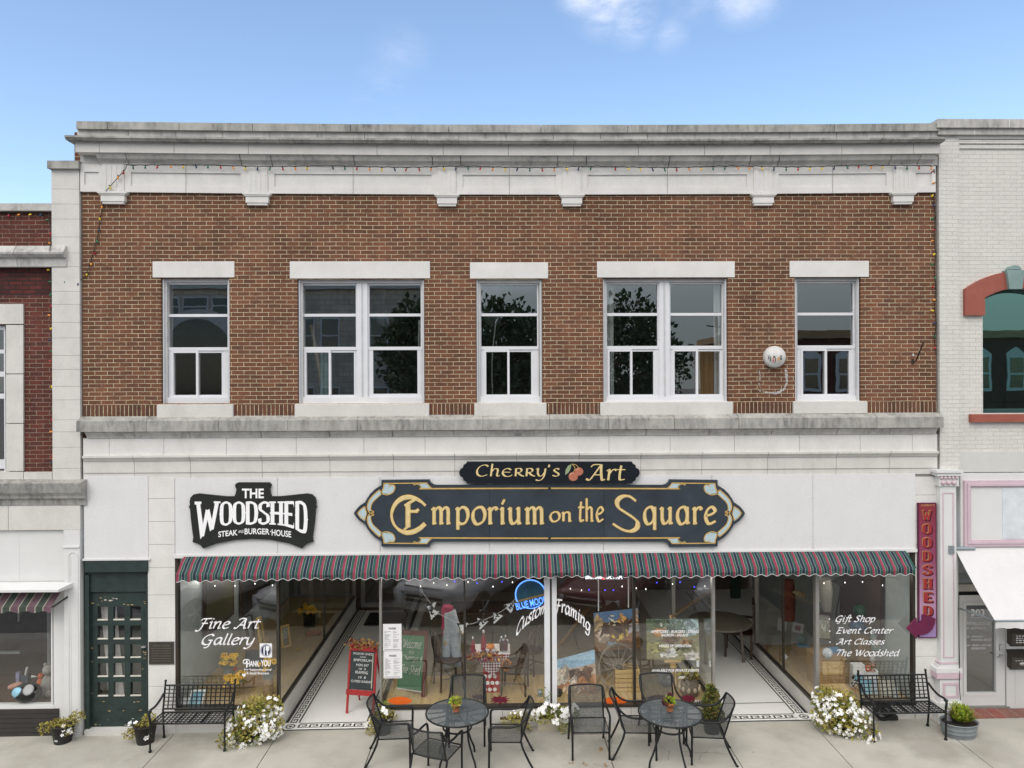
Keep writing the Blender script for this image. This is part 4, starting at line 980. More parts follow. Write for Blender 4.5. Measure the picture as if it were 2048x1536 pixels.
for ch, adv, st in (('m', 1.5, [('p', [(.16,.98),(.16,.06)]), ('s', [(.2,.78),(.42,.98),(.6,.9),(.64,.7)]), ('p', [(.64,.75),(.64,.06)]), ('s', [(.68,.78),(.9,.98),(1.08,.9),(1.12,.7)]), ('p', [(1.12,.75),(1.12,.06)]), ('p', [(.0,.84),(.16,.98)]), ('p', [(.06,.02),(.3,.06)]), ('p', [(.54,.02),(.78,.06)]), ('p', [(1.02,.02),(1.26,.06)])]),
                ('u', 1.05, [('p', [(.16,.98),(.16,.25)]), ('s', [(.16,.3),(.26,.05),(.46,.05),(.68,.28)]), ('p', [(.72,1),(.72,.06)]), ('p', [(.02,.86),(.16,.98)]), ('p', [(.58,.86),(.72,.98)]), ('p', [(.64,.02),(.88,.06)])]),
                ('i', .42, [('p', [(.16,.98),(.16,.06)]), ('p', [(.02,.84),(.16,.98)]), ('p', [(.06,.02),(.3,.06)]), ('p', [(.14,1.18),(.3,1.46)])]),
                ('r', .72, [('p', [(.16,.98),(.16,.06)]), ('s', [(.2,.76),(.4,.96),(.56,.95),(.62,.84)]), ('p', [(.02,.84),(.16,.98)]), ('p', [(.06,.02),(.3,.06)])]),
                ('p', 1.0, [('p', [(.16,.98),(.16,-.32)]), ('p', [(.02,.86),(.16,.98)]), ('s', [(.2,.8),(.46,1),(.76,.86),(.84,.48),(.68,.1),(.42,0),(.18,.08)])]),
                ('n', 1.05, [('p', [(.16,.98),(.16,.06)]), ('s', [(.2,.78),(.44,.98),(.66,.9),(.7,.7)]), ('p', [(.7,.75),(.7,.06)]), ('p', [(.02,.84),(.16,.98)]), ('p', [(.62,.02),(.86,.06)])]),
                ('h', 1.05, [('p', [(.16,1.6),(.16,.02)]), ('s', [(.2,.78),(.44,.98),(.66,.9),(.7,.7)]), ('p', [(.7,.75),(.7,.06)]), ('p', [(.62,.02),(.86,.06)])]),
                ('q', 1.0, [('o', [(.42,1),(.14,.82),(.06,.42),(.2,.05),(.42,0),(.66,.2),(.74,.6),(.62,.93)]), ('p', [(.76,1.0),(.76,-.34)])]),
                ('a', .98, [('o', [(.42,1),(.14,.82),(.06,.42),(.2,.05),(.42,0),(.66,.2),(.74,.6),(.62,.93)]), ('p', [(.74,1.0),(.74,.04)]), ('p', [(.66,.03),(.9,.08)])])):
    GU[ch] = (adv, st)
put(lt, fitq(script('mporium', glyphs=GU, **up), 862.5, 998.3, 1087.7, 1058.8), TY, 0, dp)
up['w'] = .18
put(lt, fitq(script('on', glyphs=GU, **up), 1099, 1023, 1142.8, 1044.4), TY, 0, dp)
put(lt, fitq(script('the', glyphs=GU, **up), 1157, 997, 1207.4, 1044.6), TY, 0, dp)
up['w'] = .2
S2 = [(('x'), 0)]
put(lt, [(0, [tuple((v.x, v.y) for v in f) for f in ribbon(crs([(1000 + a / 2.2756, 900 + b / 2.2756) for a, b in [(618,232),(590,212),(558,212),(534,232),(540,262),(570,284),(606,308),(626,330),(622,356),(596,370),(566,366),(538,352),(514,336)]]), 8.6, R(25), .4)])], TY, 0, dp)
put(lt, fitq(script('quare', glyphs=GU, **up), 1286.5, 1012, 1432.9, 1059.5), TY, 0, dp)
lt.build('lettering', K['goldhi'], es); ol.build('letter_outline', K['gold'], es); put = _put
gb = MB(); bl = MB()
def gl4(pts, w=2.1, smooth=False, both=True):
    P = [(Ex(a), Ey(b)) for a, b in pts]
    for q in ((P, mir(P), vmir(P), vmir(mir(P))) if both else (P, mir(P))): pline(gb, q, w, -.0895, 0, smooth)
def bl4(pts, both=True):
    P = [(Ex(a), Ey(b)) for a, b in pts]
    for q in ((P, mir(P), vmir(P), vmir(mir(P))) if both else (P, mir(P))): ppoly(bl, q, -.0870, -.084)
gl4([(940,255),(2740,250)], 2.8); gl4([(455,184),(1050,178),(1075,215),(1110,245)]); gl4([(465,184),(458,240),(425,320)])
gl4([(530,228),(560,205),(600,210),(612,245),(590,300),(530,335),(470,335),(425,318)], 2.0, True)
gl4([(405,270),(330,335),(265,410),(238,490),(245,545),(275,590),(312,598),(322,570),(300,560)], 2.2, True)
gl4([(432,325),(370,380),(310,440),(285,500),(285,550),(300,560)], 1.8, True); gl4([(405,270),(432,325)], 1.8)
gl4([(865,190),(880,205),(905,192),(945,205),(965,235),(940,255)], 1.6, True); gl4([(960,240),(965,215),(930,192)], 1.2, True)
gl4([(205,497),(140,545),(97,600)], 1.9, True); gl4([(205,497),(212,545),(236,600)], 1.7, True)
bl4([(470,190),(560,200),(600,215),(608,250),(585,300),(530,328),(440,318),(455,262)]); bl4([(405,275),(428,325),(365,378),(305,440),(280,500),(278,560),(262,560),(244,520),(245,470),(270,410),(330,340)])
bl4([(940,190),(1045,184),(1100,245),(960,245),(972,222)])
dm = [(203,500),(214,550),(234,600),(214,650),(203,700),(140,655),(100,600),(140,545)]
P = [(Ex(a), Ey(b)) for a, b in dm]; ppoly(bl, P, -.0870, -.084); ppoly(bl, mir(P), -.0870, -.084)
gb.build('gold_border', K['gold'], es); bl.build('scroll_inlay', K['pblue'], es)

# ------------------------------------------------------------------ small sign above it
cs = thing('shop_sign', 'narrow black sign with gold lettering and two cherries above the long sign', 'sign', U(1099,967,-.05))
L_ = [(918.5,943),(921,938),(926,935.5),(927,930),(932,927.5),(934,923.5)]
hf = L_ + mir(L_)[::-1]; pts = hf + [(x, 2*945.3 - y) for x, y in hf[::-1]]
mb = MB(); ppoly(mb, pts, -.115, -.05); mb.build('sign_board', K['navy2'], cs)
lt = MB()
put(lt, fitq(script("ChZRRy's", w=.2, nib=R(25), thin=.45, slant=.0, track=.1), 952, 927.5, 1119.5, 962), -.118)
put(lt, fitq(script('Art', w=.2, nib=R(25), thin=.45, slant=.02, track=.06), 1171, 928, 1251, 962), -.118)
lt.build('lettering', K['goldhi'], cs)
ch = MB()
for x, y, r_ in ((1146.5, 953, 9.4), (1158, 943, 8.6)): ppoly(ch, [(x + r_*math.cos(a*math.pi/10), y + r_*.95*math.sin(a*math.pi/10)) for a in range(20)], -.1175 - r_*1e-4, -.113, 0)
ppoly(ch, [(1130.5,950),(1131,940),(1136,932),(1143,928),(1141,938),(1137,945)], -.118, -.113, 1)
pline(ch, [(1144,928),(1150,936),(1147,944)], 1.1, -.1187, 2, True); pline(ch, [(1144,928),(1152,930),(1158,936)], 1.1, -.1189, 2, True)
pline(ch, [(1140,951),(1142,947),(1147,946)], 1.3, -.1192, 3, True); pline(ch, [(1153,941),(1155,938),(1159,937)], 1.2, -.1192, 3, True)
ch.build('cherry_emblem', [mat('painted cherry', (.42,.15,.09), .5), mat('painted leaf', (.28,.36,.20), .5), K['gold'], mat('cherry highlight', (.66,.40,.28), .5)], cs)

# ------------------------------------------------------------------ vertical sign on the right pier
vs_ = thing('vertical_sign', 'narrow plum sign with stacked red letters and an arrow on the right pier', 'sign', U(1855,1276,-.03))
m_, t_, p_ = newmat('plum to lilac sign paint')
tc_ = nd(t_, 'ShaderNodeTexCoord'); sp_ = nd(t_, 'ShaderNodeSeparateXYZ'); t_.links.new(tc_.outputs['Object'], sp_.inputs[0])
mr = nd(t_, 'ShaderNodeMapRange'); mr.inputs[1].default_value = 0; mr.inputs[2].default_value = 2.1; t_.links.new(sp_.outputs[2], mr.inputs[0])
t_.links.new(ramp(t_, mr.outputs[0], [(0, (.30,.21,.45)), (.25, (.42,.24,.38)), (.6, (.25,.055,.12)), (1, (.22,.025,.04))]), p_.inputs['Base Color']); p_.inputs['Roughness'].default_value = .4
mb = MB(); mb.pbox(1837, 1006, 1873.5, 1276, -.065, -.022, 1); mb.pbox(1839, 1008, 1871.5, 1274, -.067, -.06, 0)
mb.build('sign_board', [m_, mat('dark plum edge', (.10,.015,.05), .4)], vs_)
lt = MB()
for i, c in enumerate('WOODSHED'):
    yt = 1020.5 + i * 27.3; xl = 1844 + i * .35
    adv, rs = western(c, .25); st = [(k, q) for k, q in enumerate(rs)]
    for dx, dy, Y, m in ((2.4, 2.2, -.0685, 0), (1.2, 1.2, -.0700, 0), (-1.1, -.9, -.0725, 2), (0, 0, -.0765, 1)):
        put(lt, fitq(st, xl + dx, yt + dy, xl + 19.5 + dx, yt + 20.5 + dy), Y, m, 0, None, .00025)
ptext(lt, 'CHERRY\'S', 1842, 1008.5, 1869, 1012.5, -.0675, 2)
lt.build('lettering', [mat('maroon drop shadow', (.07,.008,.015), .5), mat('letter red', (.30,.03,.035), .4), mat('letter gold edge', (.50,.33,.11), .4)], vs_)
Ax = lambda x: 1720 + x / 2.415
Ay = lambda y: 900 + y / 2.415
ar = [(303,797),(318,797),(345,805),(366,815),(362,840),(350,866),(328,886),(300,894),(275,894),(275,913),(225,862),(273,812),(275,838),(292,836),(302,822)]
mb = MB(); ppoly(mb, [(Ax(a), Ay(b)) for a, b in ar], -.10, -.068); mb.build('arrow', K['arrow'], vs_)

# ------------------------------------------------------------------ striped awning
aw = thing('awning', 'long green, navy and crimson striped fabric awning with scalloped edge over the shopfront', 'awning', U(1090,1110,-.06))
Yt, Yb = -.058, -.27
za, zb_ = zof(1108, Yt), zof(1141.5, Yb); xl, xr_ = xof(353, Yb, 1150), xof(1829.5, Yb, 1150)
rep = (xr_ - xl) / 68.0
pat = [(.00,.23,0),(.23,.255,3),(.255,.46,1),(.46,.485,3),(.485,.74,2),(.74,.765,3),(.765,1.0,1)]
mb = MB(); rnd = random.Random(3)
def sagf(x): return .018 * math.sin(x * 1.7) + .01 * math.sin(x * 6.1 + 1)
cols = []
for i in range(68):
    for a, b, m in pat:
        n = 3 if b - a > .1 else 1
        for j in range(n): cols.append((xl + (i + a + (b - a) * j / n) * rep, xl + (i + a + (b - a) * (j + 1) / n) * rep, m, i))
def colpts(x):
    u = ((x - xl) / rep); sc_ = .016 * (1 - math.cos(2 * math.pi * (u - .12))) ; s = sagf(x)
    xt = .2 + (x - .2) * (1 - .0035); wv = .010*math.sin(x*12.3 + .6*math.sin(x*3)) + .007*math.sin(x*27+1); x += .004*math.sin(x*8.1)
    return [(xt, Yt, za), (x, (Yt*.65+Yb*.35) + wv*.7, za*.66+zb_*.34 - .012 + s*.3), (x, (Yt*.3+Yb*.7) + wv, za*.32+zb_*.68 - .014 + s*.5), (x, Yb, zb_ + s*.4), (x + .004*math.sin(x*9), Yb - .006 + .008*math.sin(x*5) + wv*.8, zb_ - .045 + s*.4), (x + .006*math.sin(x*9), Yb + .012*math.sin(x*7+1), zb_ - .130 + sc_ + s*.5)]
for a, b, m, i in cols:
    A, Bp = colpts(a), colpts(b); n = len(A)
    mb.add(A + Bp, [(k, k+1, n+k+1, n+k) for k in range(n-2)], m, True)
mb.build('awning_fabric', [K['stripr'], K['stripg'], K['stripn'], K['stripc']], aw)
mb = MB()
for a, b, m, i in cols:
    A, Bp = colpts(a), colpts(b); mb.add([A[-2], A[-1], Bp[-1], Bp[-2]], [(0,1,2,3)], m, True)
    d = Vector((0, -.002, 0)); e = Vector((0, -.002, .009)); mb.add([Vector(A[-1]) + d, Vector(Bp[-1]) + d, Vector(Bp[-1]) + e, Vector(A[-1]) + e], [(0,1,2,3)], 4)
mb.build('valance', [K['stripr'], K['stripg'], K['stripn'], K['stripc'], K['scall']], aw)
mb = MB(); mb.tube([(xl - .03, Yb + .02, zb_ - .01), (xr_ + .03, Yb + .02, zb_ - .01)], .014, 8); mb.tube([(xl - .01, Yb + .02, zb_ - .01), (xl + .06, Yt + .03, za - .08)], .012, 6); mb.tube([(xr_ + .01, Yb + .02, zb_ - .01), (xr_ - .06, Yt + .03, za - .08)], .012, 6)
mb.tube([(xl + .05, -.02, za - .09), (xr_ - .05, -.02, za - .09)], .02, 8)
mb.build('awning_frame', mat('dark green painted steel', (.02,.07,.055), .5), aw)

# ------------------------------------------------------------------ bronze plaque, alarm bell, bracket
pq = thing('plaque', 'dark bronze plaque with raised lettering on the stone pier beside the green door', 'plaque', U(322,1328,-.03))
mb = MB(); mb.pbox(297.5, 1284, 347.5, 1328.5, -.038, -.0225, 0); mb.pbox(299.5, 1286, 345.5, 1326.5, -.040, -.0375, 1); mb.build('plaque_plate', [K['bronze'], mat('bronze field', (.06,.053,.045), .55, .4)], pq)
mb = MB(); rnd = random.Random(2)
for k, y in enumerate((1290, 1296, 1301, 1306, 1311, 1316, 1321)):
    x = 303 + (3 if k == 0 else 0)
    while x < 341:
        ww = rnd.uniform(2, 5); mb.pbox(x, y, min(x + ww, 342), y + (3.2 if k == 0 else 2), -.0425, -.0402, 0); x += ww + 1.2
mb.build('raised_lettering', mat('worn bronze', (.13,.115,.095), .45, .5), pq)
bt = thing('alarm_bell', 'round white alarm bell with small lettering beside the rightmost upper window', 'alarm bell', U(1547,714,-.01))
c = U(1547, 714, -.005); Mr = Matrix.Rotation(R(90), 3, 'X')
mb = MB(); mb.lathe([(.172,0),(.172,.06),(.165,.085),(.13,.105),(.11,.112),(.10,.125),(.02,.13),(0.0001,.13)], c, 32, 0, True, M=Mr); mb.build('bell_housing', mat('off white bell', (.56,.555,.54), .5), bt)
lt = MB()
cc = [(K['black'],'V'),(K['black'],'I'),(K['black'],'K'),(K['black'],'I'),(K['black'],'N'),(K['black'],'G')]
for i, (_, s) in enumerate(cc):
    x = 1535.5 + i * 4.9; y = 724 - abs(i - 2.5) ** 2 * .7
    ptext(lt, s, x, y - 9, x + (3.9 if s != 'I' else 1.5), y, -.137, 1 if i == 4 else (2 if i == 2 else 0), bold=.03)
ppoly(lt, [(1548.5 + 2*math.cos(a*.785), 713.5 + 1.9*math.sin(a*.785)) for a in range(8)], -.137, -.134)
lt.build('lettering', [K['black'], mat('ochre print', (.55,.28,.03), .5), mat('red print', (.45,.04,.03), .5)], bt)
mb = MB(); pts = [(1571,739),(1573,750),(1573,765),(1568,778),(1557,785),(1543,787),(1531,784)]
rnd = random.Random(8)
for k in range(70):
    t = k / 69 * (len(pts) - 1); i = min(int(t), len(pts) - 2); f = t - i
    x = pts[i][0] * (1-f) + pts[i+1][0] * f + rnd.uniform(-1.6, 1.6); y = pts[i][1] * (1-f) + pts[i+1][1] * f + rnd.uniform(-1.6, 1.6); r_ = rnd.uniform(.8, 2.3)
    ppoly(mb, [(x + r_*math.cos(a*1.05)*rnd.uniform(.6,1.3), y + r_*math.sin(a*1.05)*rnd.uniform(.6,1.3)) for a in range(6)], -.003 - k*3e-5, .002)
for k in range(14):
    x, y = 1519.5 + rnd.uniform(-2, 2), rnd.uniform(742, 782); r_ = rnd.uniform(.5, 1.5)
    ppoly(mb, [(x + r_*math.cos(a*1.05), y + r_*math.sin(a*1.05)) for a in range(6)], -.0032 - k*3e-5, .002)
mb.build('glue_mark', mat('old adhesive', (.42,.41,.40), .7), B)
mb = MB(); p = U(1825, 722, 0)
mb.tube([p, p + Vector((.02,-.06,0)), U(1847, 684, -.35)], .012, 8); mb.ball(U(1826, 711, -.06), .022, 1); mb.box(p.x - .02, -.012, p.z - .05, p.x + .02, .0, p.z + .03)
tag(mb.build('wall_bracket', [mat('rusty iron', (.05,.03,.025), .8), K['chrome']], loc=p), 'thin rusty iron bracket sticking out of the upper brick wall near its right edge', 'bracket')

# ------------------------------------------------------------------ strings of coloured bulbs
BULB = {}
def bulb_mesh(c):
    if c in BULB: return BULB[c]
    m_ = MB(); m_.lathe([(.006,.0),(.008,-.008),(.0135,-.019),(.0145,-.031),(.0105,-.045),(.003,-.053),(.0001,-.055)], (0,0,0), 8, 0); m_.lathe([(.009,.018),(.009,-.006)], (0,0,0), 8, 1)
    o = m_.build('bulb', [c, K['black']]); me = o.data; bpy.data.objects.remove(o); BULB[c] = me; return me
seqc = ['bulbr','bulbo','bulby','bulbb','bulbg']
def string(label, path, bulbs, loc, tilt=0, seed=1):
    rnd = random.Random(seed); t = thing('string_lights', label, 'string lights', loc, group='strings of coloured bulbs')
    m_ = MB(); m_.tube(path, .006, 5); m_.build('wire', K['black'], t)
    for k, p in enumerate(bulbs):
        o = bpy.data.objects.new('bulb', bulb_mesh(K[seqc[(k * 1 + (rnd.random() < .12)) % 5]])); sc.collection.objects.link(o); o.parent = t
        o.location = Vector(p) - Vector(loc); o.rotation_euler = (rnd.uniform(-.3,.3), tilt + rnd.uniform(-.4,.4) * (3 if tilt else 1), 0)
def cz(x): return zr0 + SAG * ((x - .2) / 6.8) ** 2
path = [U(212, 382, -.1), U(251, 338, -.1)]; bl_ = [U(247, 342, -.1), U(236, 352, -.1), U(219, 372, -.1)]
n = 66; x0_, x1_ = xof(262), xof(1868)
for i in range(n * 2 + 1):
    x = x0_ + (x1_ - x0_) * i / (n * 2); z = cz(x) - .012 - (.012 if i % 2 else 0) - .012 * math.sin(x * 3)
    path.append((x, -.10, z))
    if i % 2 and i not in (31, 77): bl_.append((x, -.104, z - .008))
string('string of coloured bulbs hung along the top stone frieze', path, bl_, U(1024, 340, -.1))
path = [U(*p, -.02) for p in ((212,382),(207,410),(200,440),(196,470),(188,500),(178,535),(168,556),(158,562),(140,558),(128,545),(116,530))]
bl_ = [U(*p, -.03) for p in ((202,386),(204,411),(200,434),(197,457),(194,480),(189,503),(182,525),(174,546),(157,565),(129,561))]
string('short string of coloured bulbs trailing down the left end of the brick wall', path, bl_, U(200, 470, -.02), 0, 4)
path = [U(1868, 338, -.06)] + [U(1869 + 1.5 * math.sin(y * .09) + (y - 340) * .006, y, -.03) for y in range(350, 720, 12)]
bl_ = [U(1867 + (3 if k % 2 else 0) + (342 + k * 23.4 - 340) * .006, 342 + k * 23.4, -.04) for k in range(16)]
string('string of coloured bulbs running down the right edge of the brick wall', path, bl_, U(1870, 530, -.03), R(60), 6)
# ================================================================== left neighbour
Lb = thing('corner_building', 'red brick building with stone trim and white shopfront left of the brown brick one', 'building', (-8.5, 0, 0))
XE = xof(164.2, 0, 700) - .012                       # shared party line
XO = -13.5
def lz(py, Y=0): return U(60, py, Y).z
mb = MB()
wop = [(XO + .5, lz(945), xof(14, 0, 780), lz(650))]
yb = .06
mb.add([], [])
xq = xof(104, yb, 480)
wallgrid(mb, XO, xq, lz(496), lz(418), [], yb, .3)
wallgrid(mb, XO, xq, lz(962), lz(590), wop, yb, .3)
mb.build('wall', K['brick2'], Lb)
mb = MB(); wallgrid(mb, XO, xq, lz(590), lz(532), [], yb - .001, .3); mb.build('dark_mortar_patch', K['brickdk'], Lb)
def lbox(name, x0, y0, x1, y1, yf, ybk, mt, left=None):
    m_ = MB(); m_.pbox(x0, y0, x1, y1, yf, ybk)
    if left is not None: m_.v = [(left if abs(v[0] - min(q[0] for q in m_.v)) < 1e-6 else v[0], v[1], v[2]) for v in m_.v]
    return m_.build(name, mt, Lb)
lbox('coping', 0, 406.5, 103, 421, -.02, .4, K['stonemid'], XO)
# stone pilaster at the party wall, block by block
mb = MB(); Y = -.04
ys = (337, 378, 408, 438, 474, 506, 533, 583, 609, 645, 676, 711, 739, 773, 800, 840, 864, 895, 937, 962)
a, b = xof(104, Y, 640), XE
mb.box(a + .006, Y + .008, lz(962), b - .004, .3, lz(337), 1)
for p, q in zip(ys[:-1], ys[1:]): mb.box(a, Y, lz(q, Y) + .002, b, .29, lz(p, Y) - .002)
mb.box(xof(94, -.10, 330), -.10, lz(336.5, -.1), xof(157, -.1, 330), .3, lz(321, -.1), 2)
mb.build('pilaster', [K['stone'], K['joint'], K['stonegr']], Lb)
# upper string course
mb = MB(); z0, z1, z2, z3 = lz(533, -.06), lz(515, -.1), lz(505, -.14), lz(492, -.05)
pr = [(.06, z0), (-.055, z0), (-.06, z1), (-.10, z1 + .01), (-.14, z2 - .02), (-.145, z2 + .01), (-.12, z2 + .035), (-.07, z3), (.06, z3)]
blocks(mb, XO, xof(130, -.1, 510), [xof(p) for p in (40,)], lambda p, q: mb.profx(pr, p, q))
mb.build('string_course', K['stonemid'], Lb)
# window surround and window
mb = MB(); Y = .03
for r_ in ((-120,608,46,648), (12,650,46,747), (12,748.5,46,846), (12,847.5,46,942), (-120,944,46,963), (47.5,944,104,963)): mb.pbox(*r_, Y, .2)
mb.build('window_surround', K['stone'], Lb)
xw = xof(12, .12, 780)
fr = MB()
for z, t in ((703, .03), (748, .04), (792, .04), (928, .07), (653, .05)): fr.box(XO + .5, .11, lz(z, .12) - t, xw, .2, lz(z, .12) + t)
fr.box(xw - .02, .105, lz(945), xw, .21, lz(648))
fo = fr.build('window', K['vinyl'], Lb)
gl = MB(); gl.add([(XO + .5, .15, lz(945)), (xw, .15, lz(945)), (xw, .15, lz(648)), (XO + .5, .15, lz(648))], [(0,1,2,3)]); gl.build('pane', K['glassw'], fo)
mb = MB(); mb.box(XO + .4, .5, lz(960), XE - .1, .55, lz(600)); mb.build('upper_room', K['room'], Lb)
# lower cornice
mb = MB(); zz = [lz(p, -.12) for p in (1012, 1000, 992, 985, 968, 962)]
pr = [(.05, zz[0]), (-.06, zz[0]), (-.07, zz[1]), (-.11, zz[1] + .02), (-.12, zz[2]), (-.16, zz[3]), (-.20, zz[4] + .01), (-.20, zz[5] - .02), (-.04, zz[5] + .01), (.05, zz[5] + .01)]
mb.profx(pr, XO, xof(163, -.18, 970)); mb.build('cornice', K['stonegr'], Lb)
mb = MB(); Y = -.05; zb = lz(1060, Y); z1 = zz[0] - .003
for a, b in ((XO, xof(15, Y)), (xof(16, Y), XE - .0)): mb.box(a, Y, zb, b, .05, z1)
mb.build('stone_frieze', K['stone'], Lb)
# timber shopfront
mb = MB(); Y = .0
mb.box(XO, Y, lz(1166), xof(130, Y, 1100), .05, zb - .003)
mb.box(xof(107, Y, 1300), Y + .002, lz(1480), xof(128, Y, 1300), .05, lz(1166) - .002)
mb.box(xof(38, Y, 1100), -.003, lz(1164), xof(38.6, Y, 1100), .0, zb - .01)
mb.build('shopfront_board', K['trim'], Lb)
mb = MB(); a, b = xof(128, -.06, 1260), XE + .0
mb.box(a, -.06, lz(1478), b, .05, zb - .003); mb.box(a - .01, -.075, lz(1478), b + .0, -.061, lz(1452)); mb.box(a - .005, -.08, lz(1094), b, -.061, lz(1091))
cx0, cx1 = xof(138, -.06, 1300), xof(157, -.06, 1300); r_ = (cx1 - cx0) / 2; zt = lz(1105, -.06) - r_; z0 = lz(1440)
loop = [(cx0, z0)] + [((cx0+cx1)/2 - r_*math.cos(math.pi*k/10), zt + r_*math.sin(math.pi*k/10)) for k in range(11)] + [(cx1, z0)]
for (x0, z0_), (x1, z1_) in zip(loop[:-1], loop[1:]): mb.tube([(x0, -.061, z0_), (x1, -.061, z1_)], .009, 6)
mb.tube([(cx0 + .03, -.061, z0), (cx0 + .03, -.061, zt)], .006, 6)
mb.build('shopfront_column', K['trim'], Lb)
mb = MB(); z1, z0 = lz(1164, -.02), lz(1184, -.3)
x1 = xof(118, -.3, 1180)
mb.add([(XO,-.02,z1),(x1+.08,-.02,z1),(x1,-.32,z1-.04),(XO,-.32,z1-.04),(XO,-.02,z0),(x1+.08,-.02,z0),(x1,-.32,z0),(XO,-.32,z0)], [(0,1,2,3),(3,2,6,7),(1,5,6,2),(4,7,6,5)])
mb.build('awning_hood', K['trim'], Lb)
fr = MB(); zs = lz(1411)
fr.box(XO, -.005, zs - .05, xof(109, 0, 1415), .12, zs); fr.box(xof(106, .05, 1300), .0, zs, xof(109, .05, 1300), .1, lz(1190))
wo_ = fr.build('shop_window', K['trim'], Lb)
gl = MB(); gl.add([(XO,.06,zs),(xof(107,.05,1300),.06,zs),(xof(107,.05,1300),.06,lz(1170)),(XO,.06,lz(1170))], [(0,1,2,3)]); gl.build('pane', K['glasss'], wo_)
mb = MB()
for k in range(6): mb.box(XO, -.02 + (k % 2) * .0, lz(1473) + k * .073, xof(117, -.02, 1440), .05, lz(1473) + k * .073 + .068)
mb.build('bulkhead', mat('dark brown cladding', (.035,.03,.027), .7), Lb)
mb = MB(); mb.add([(XO,.1,zs-.01),(xof(112,0,1440),.1,zs-.01),(xof(112,0,1440),3,zs-.01),(XO,3,zs-.01)], [(0,1,2,3)]); mb.build('display_floor', wood('walnut floor', (.07,.04,.022), (.13,.075,.04), 3, (7,.7,7)), Lb)
mb = MB(); mb.box(XO, 3, -.2, XE - .05, 3.05, 3.2); mb.box(xof(110), .08, -.2, xof(112), 3, 3.2); mb.build('interior_wall', mat('dim brown wall', (.10,.09,.085), .9), Lb)
mb = MB(); mb.box(XO, .05, lz(1160), XE - .05, 3.1, lz(1155)); mb.build('ceiling', K['room'], Lb)
mb = MB(); mb.box(xof(92, 1.6), 1.6, 0, xof(98, 1.6), 1.66, 2.6); mb.box(xof(33, 1.6), 1.6, lz(1310), xof(37, 1.6), 1.66, 2.6); mb.box(XO, 1.6, lz(1303, 1.6) - .04, xof(37, 1.6), 1.66, lz(1303, 1.6)); mb.build('partition_frame', mat('pale grey frame', (.4,.42,.41), .6), Lb)
# striped awning of that shop
aw2 = thing('awning', 'short plum and dark green striped awning under the white hood of the left shop', 'awning', U(50, 1195, -.1))
cm = [mat('awning plum', (.13,.075,.095), .85, var=.2), mat('awning bottle green', (.045,.06,.05), .85), K['stripc']]
mb = MB(); va = MB(); x1 = xof(104, -.22, 1205); z1, z0, zv = lz(1187, -.1), lz(1214, -.22), lz(1225, -.22); x = x1; k = 0; ww = .125
while x > XO + 3.2:
    for f0, f1, m in ((0, .46, 0), (.46, .52, 2), (.52, .94, 1), (.94, 1, 2)):
        p, q = x - f0 * 2 * ww, x - f1 * 2 * ww
        mb.add([(p+.03,-.06,z1),(q+.03,-.06,z1),(q,-.24,z0),(p,-.24,z0)], [(0,1,2,3)], m)
        N = 3
        for j in range(N):
            a, b = p + (q - p) * j / N, p + (q - p) * (j + 1) / N; w_ = lambda u: zv + .014 * (1 - math.cos((u - x1) / ww * math.pi * 2 * .5))
            va.add([(a,-.243,z0),(b,-.243,z0),(b,-.245,w_(b)),(a,-.245,w_(a))], [(0,1,2,3)], m)
    x -= 2 * ww
mb.build('awning_fabric', cm, aw2); va.build('valance', cm, aw2)
mb = MB(); mb.tube([(XO + 3.2, -.22, z0), (x1 + .03, -.22, z0)], .012, 6); mb.tube([(x1 + .02, -.22, z0), (x1 + .16, -.02, z1 - .05)], .014, 6); mb.build('awning_frame', K['iron'], aw2)
# goods in that window
def onleft(px, py): 
    r = ray(px, py); t = (zs - .01 - H) / r.z; return Vector((r.x * t, -D + r.y * t, zs - .01))
t = thing('ride_on_toy', 'black rounded ride on toy with a white wheel emblem in the left shop window', 'toy', onleft(55, 1404))
p = onleft(55, 1404)
mb = MB(); mb.ball(p + Vector((0,0,.15)), .2, 0, 16, 10, (1.1,.8,.75)); mb.build('toy_body', K['black'], t)
mb = MB(); Mx = Matrix.Rotation(R(60), 3, 'X') @ Matrix.Rotation(R(0), 3, 'Y'); mb.lathe([(.075,0),(.085,.012),(.06,.02)], p + Vector((.1,-.12,.24)), 14, 0, M=Mx); mb.build('wheel_emblem', mat('grey emblem', (.35,.36,.36), .6), t)
mb = MB(); mb.ball(p + Vector((-.08,-.10,.19)), .095, 0, 12, 7, (1,.6,.9)); mb.build('windscreen', K['skyblue'], t)
p = onleft(98, 1388)
mb = MB(); mb.ball(p + Vector((0,0,.16)), .13, 0, 12, 8, (.9,.8,1.3)); mb.ball(p + Vector((0,-.02,.40)), .085, 0, 10, 7); mb.ball(p + Vector((-.05,-.1,.05)), .06, 0, 8, 6); mb.ball(p + Vector((.06,-.1,.05)), .06, 0, 8, 6)
mb.ball(p + Vector((-.06,0,.48)), .03, 0, 8, 5); mb.ball(p + Vector((.06,0,.48)), .03, 0, 8, 5)
tag(mb.build('plush_toy', mat('grey plush', (.30,.29,.26), .95, bump=.5, bs=80), loc=p), 'grey plush animal sitting at the right edge of the left shop window', 'plush toy')
p = onleft(82, 1381)
mb = MB(); mb.ball(p + Vector((0,0,.12)), .065, 0, 10, 7, (1,1,1.4)); mb.ball(p + Vector((.0,0,.24)), .05, 0, 10, 6); mb.add([p+Vector((-.03,-.05,.25)),p+Vector((-.13,-.05,.23)),p+Vector((-.12,-.05,.28))], [(0,1,2)], 1)
tag(mb.build('plush_toy', [mat('orange plush', (.55,.14,.05), .95), K['trim']], loc=p), 'small orange plush fox standing left of the grey plush animal', 'plush toy')
p = onleft(44, 1374)
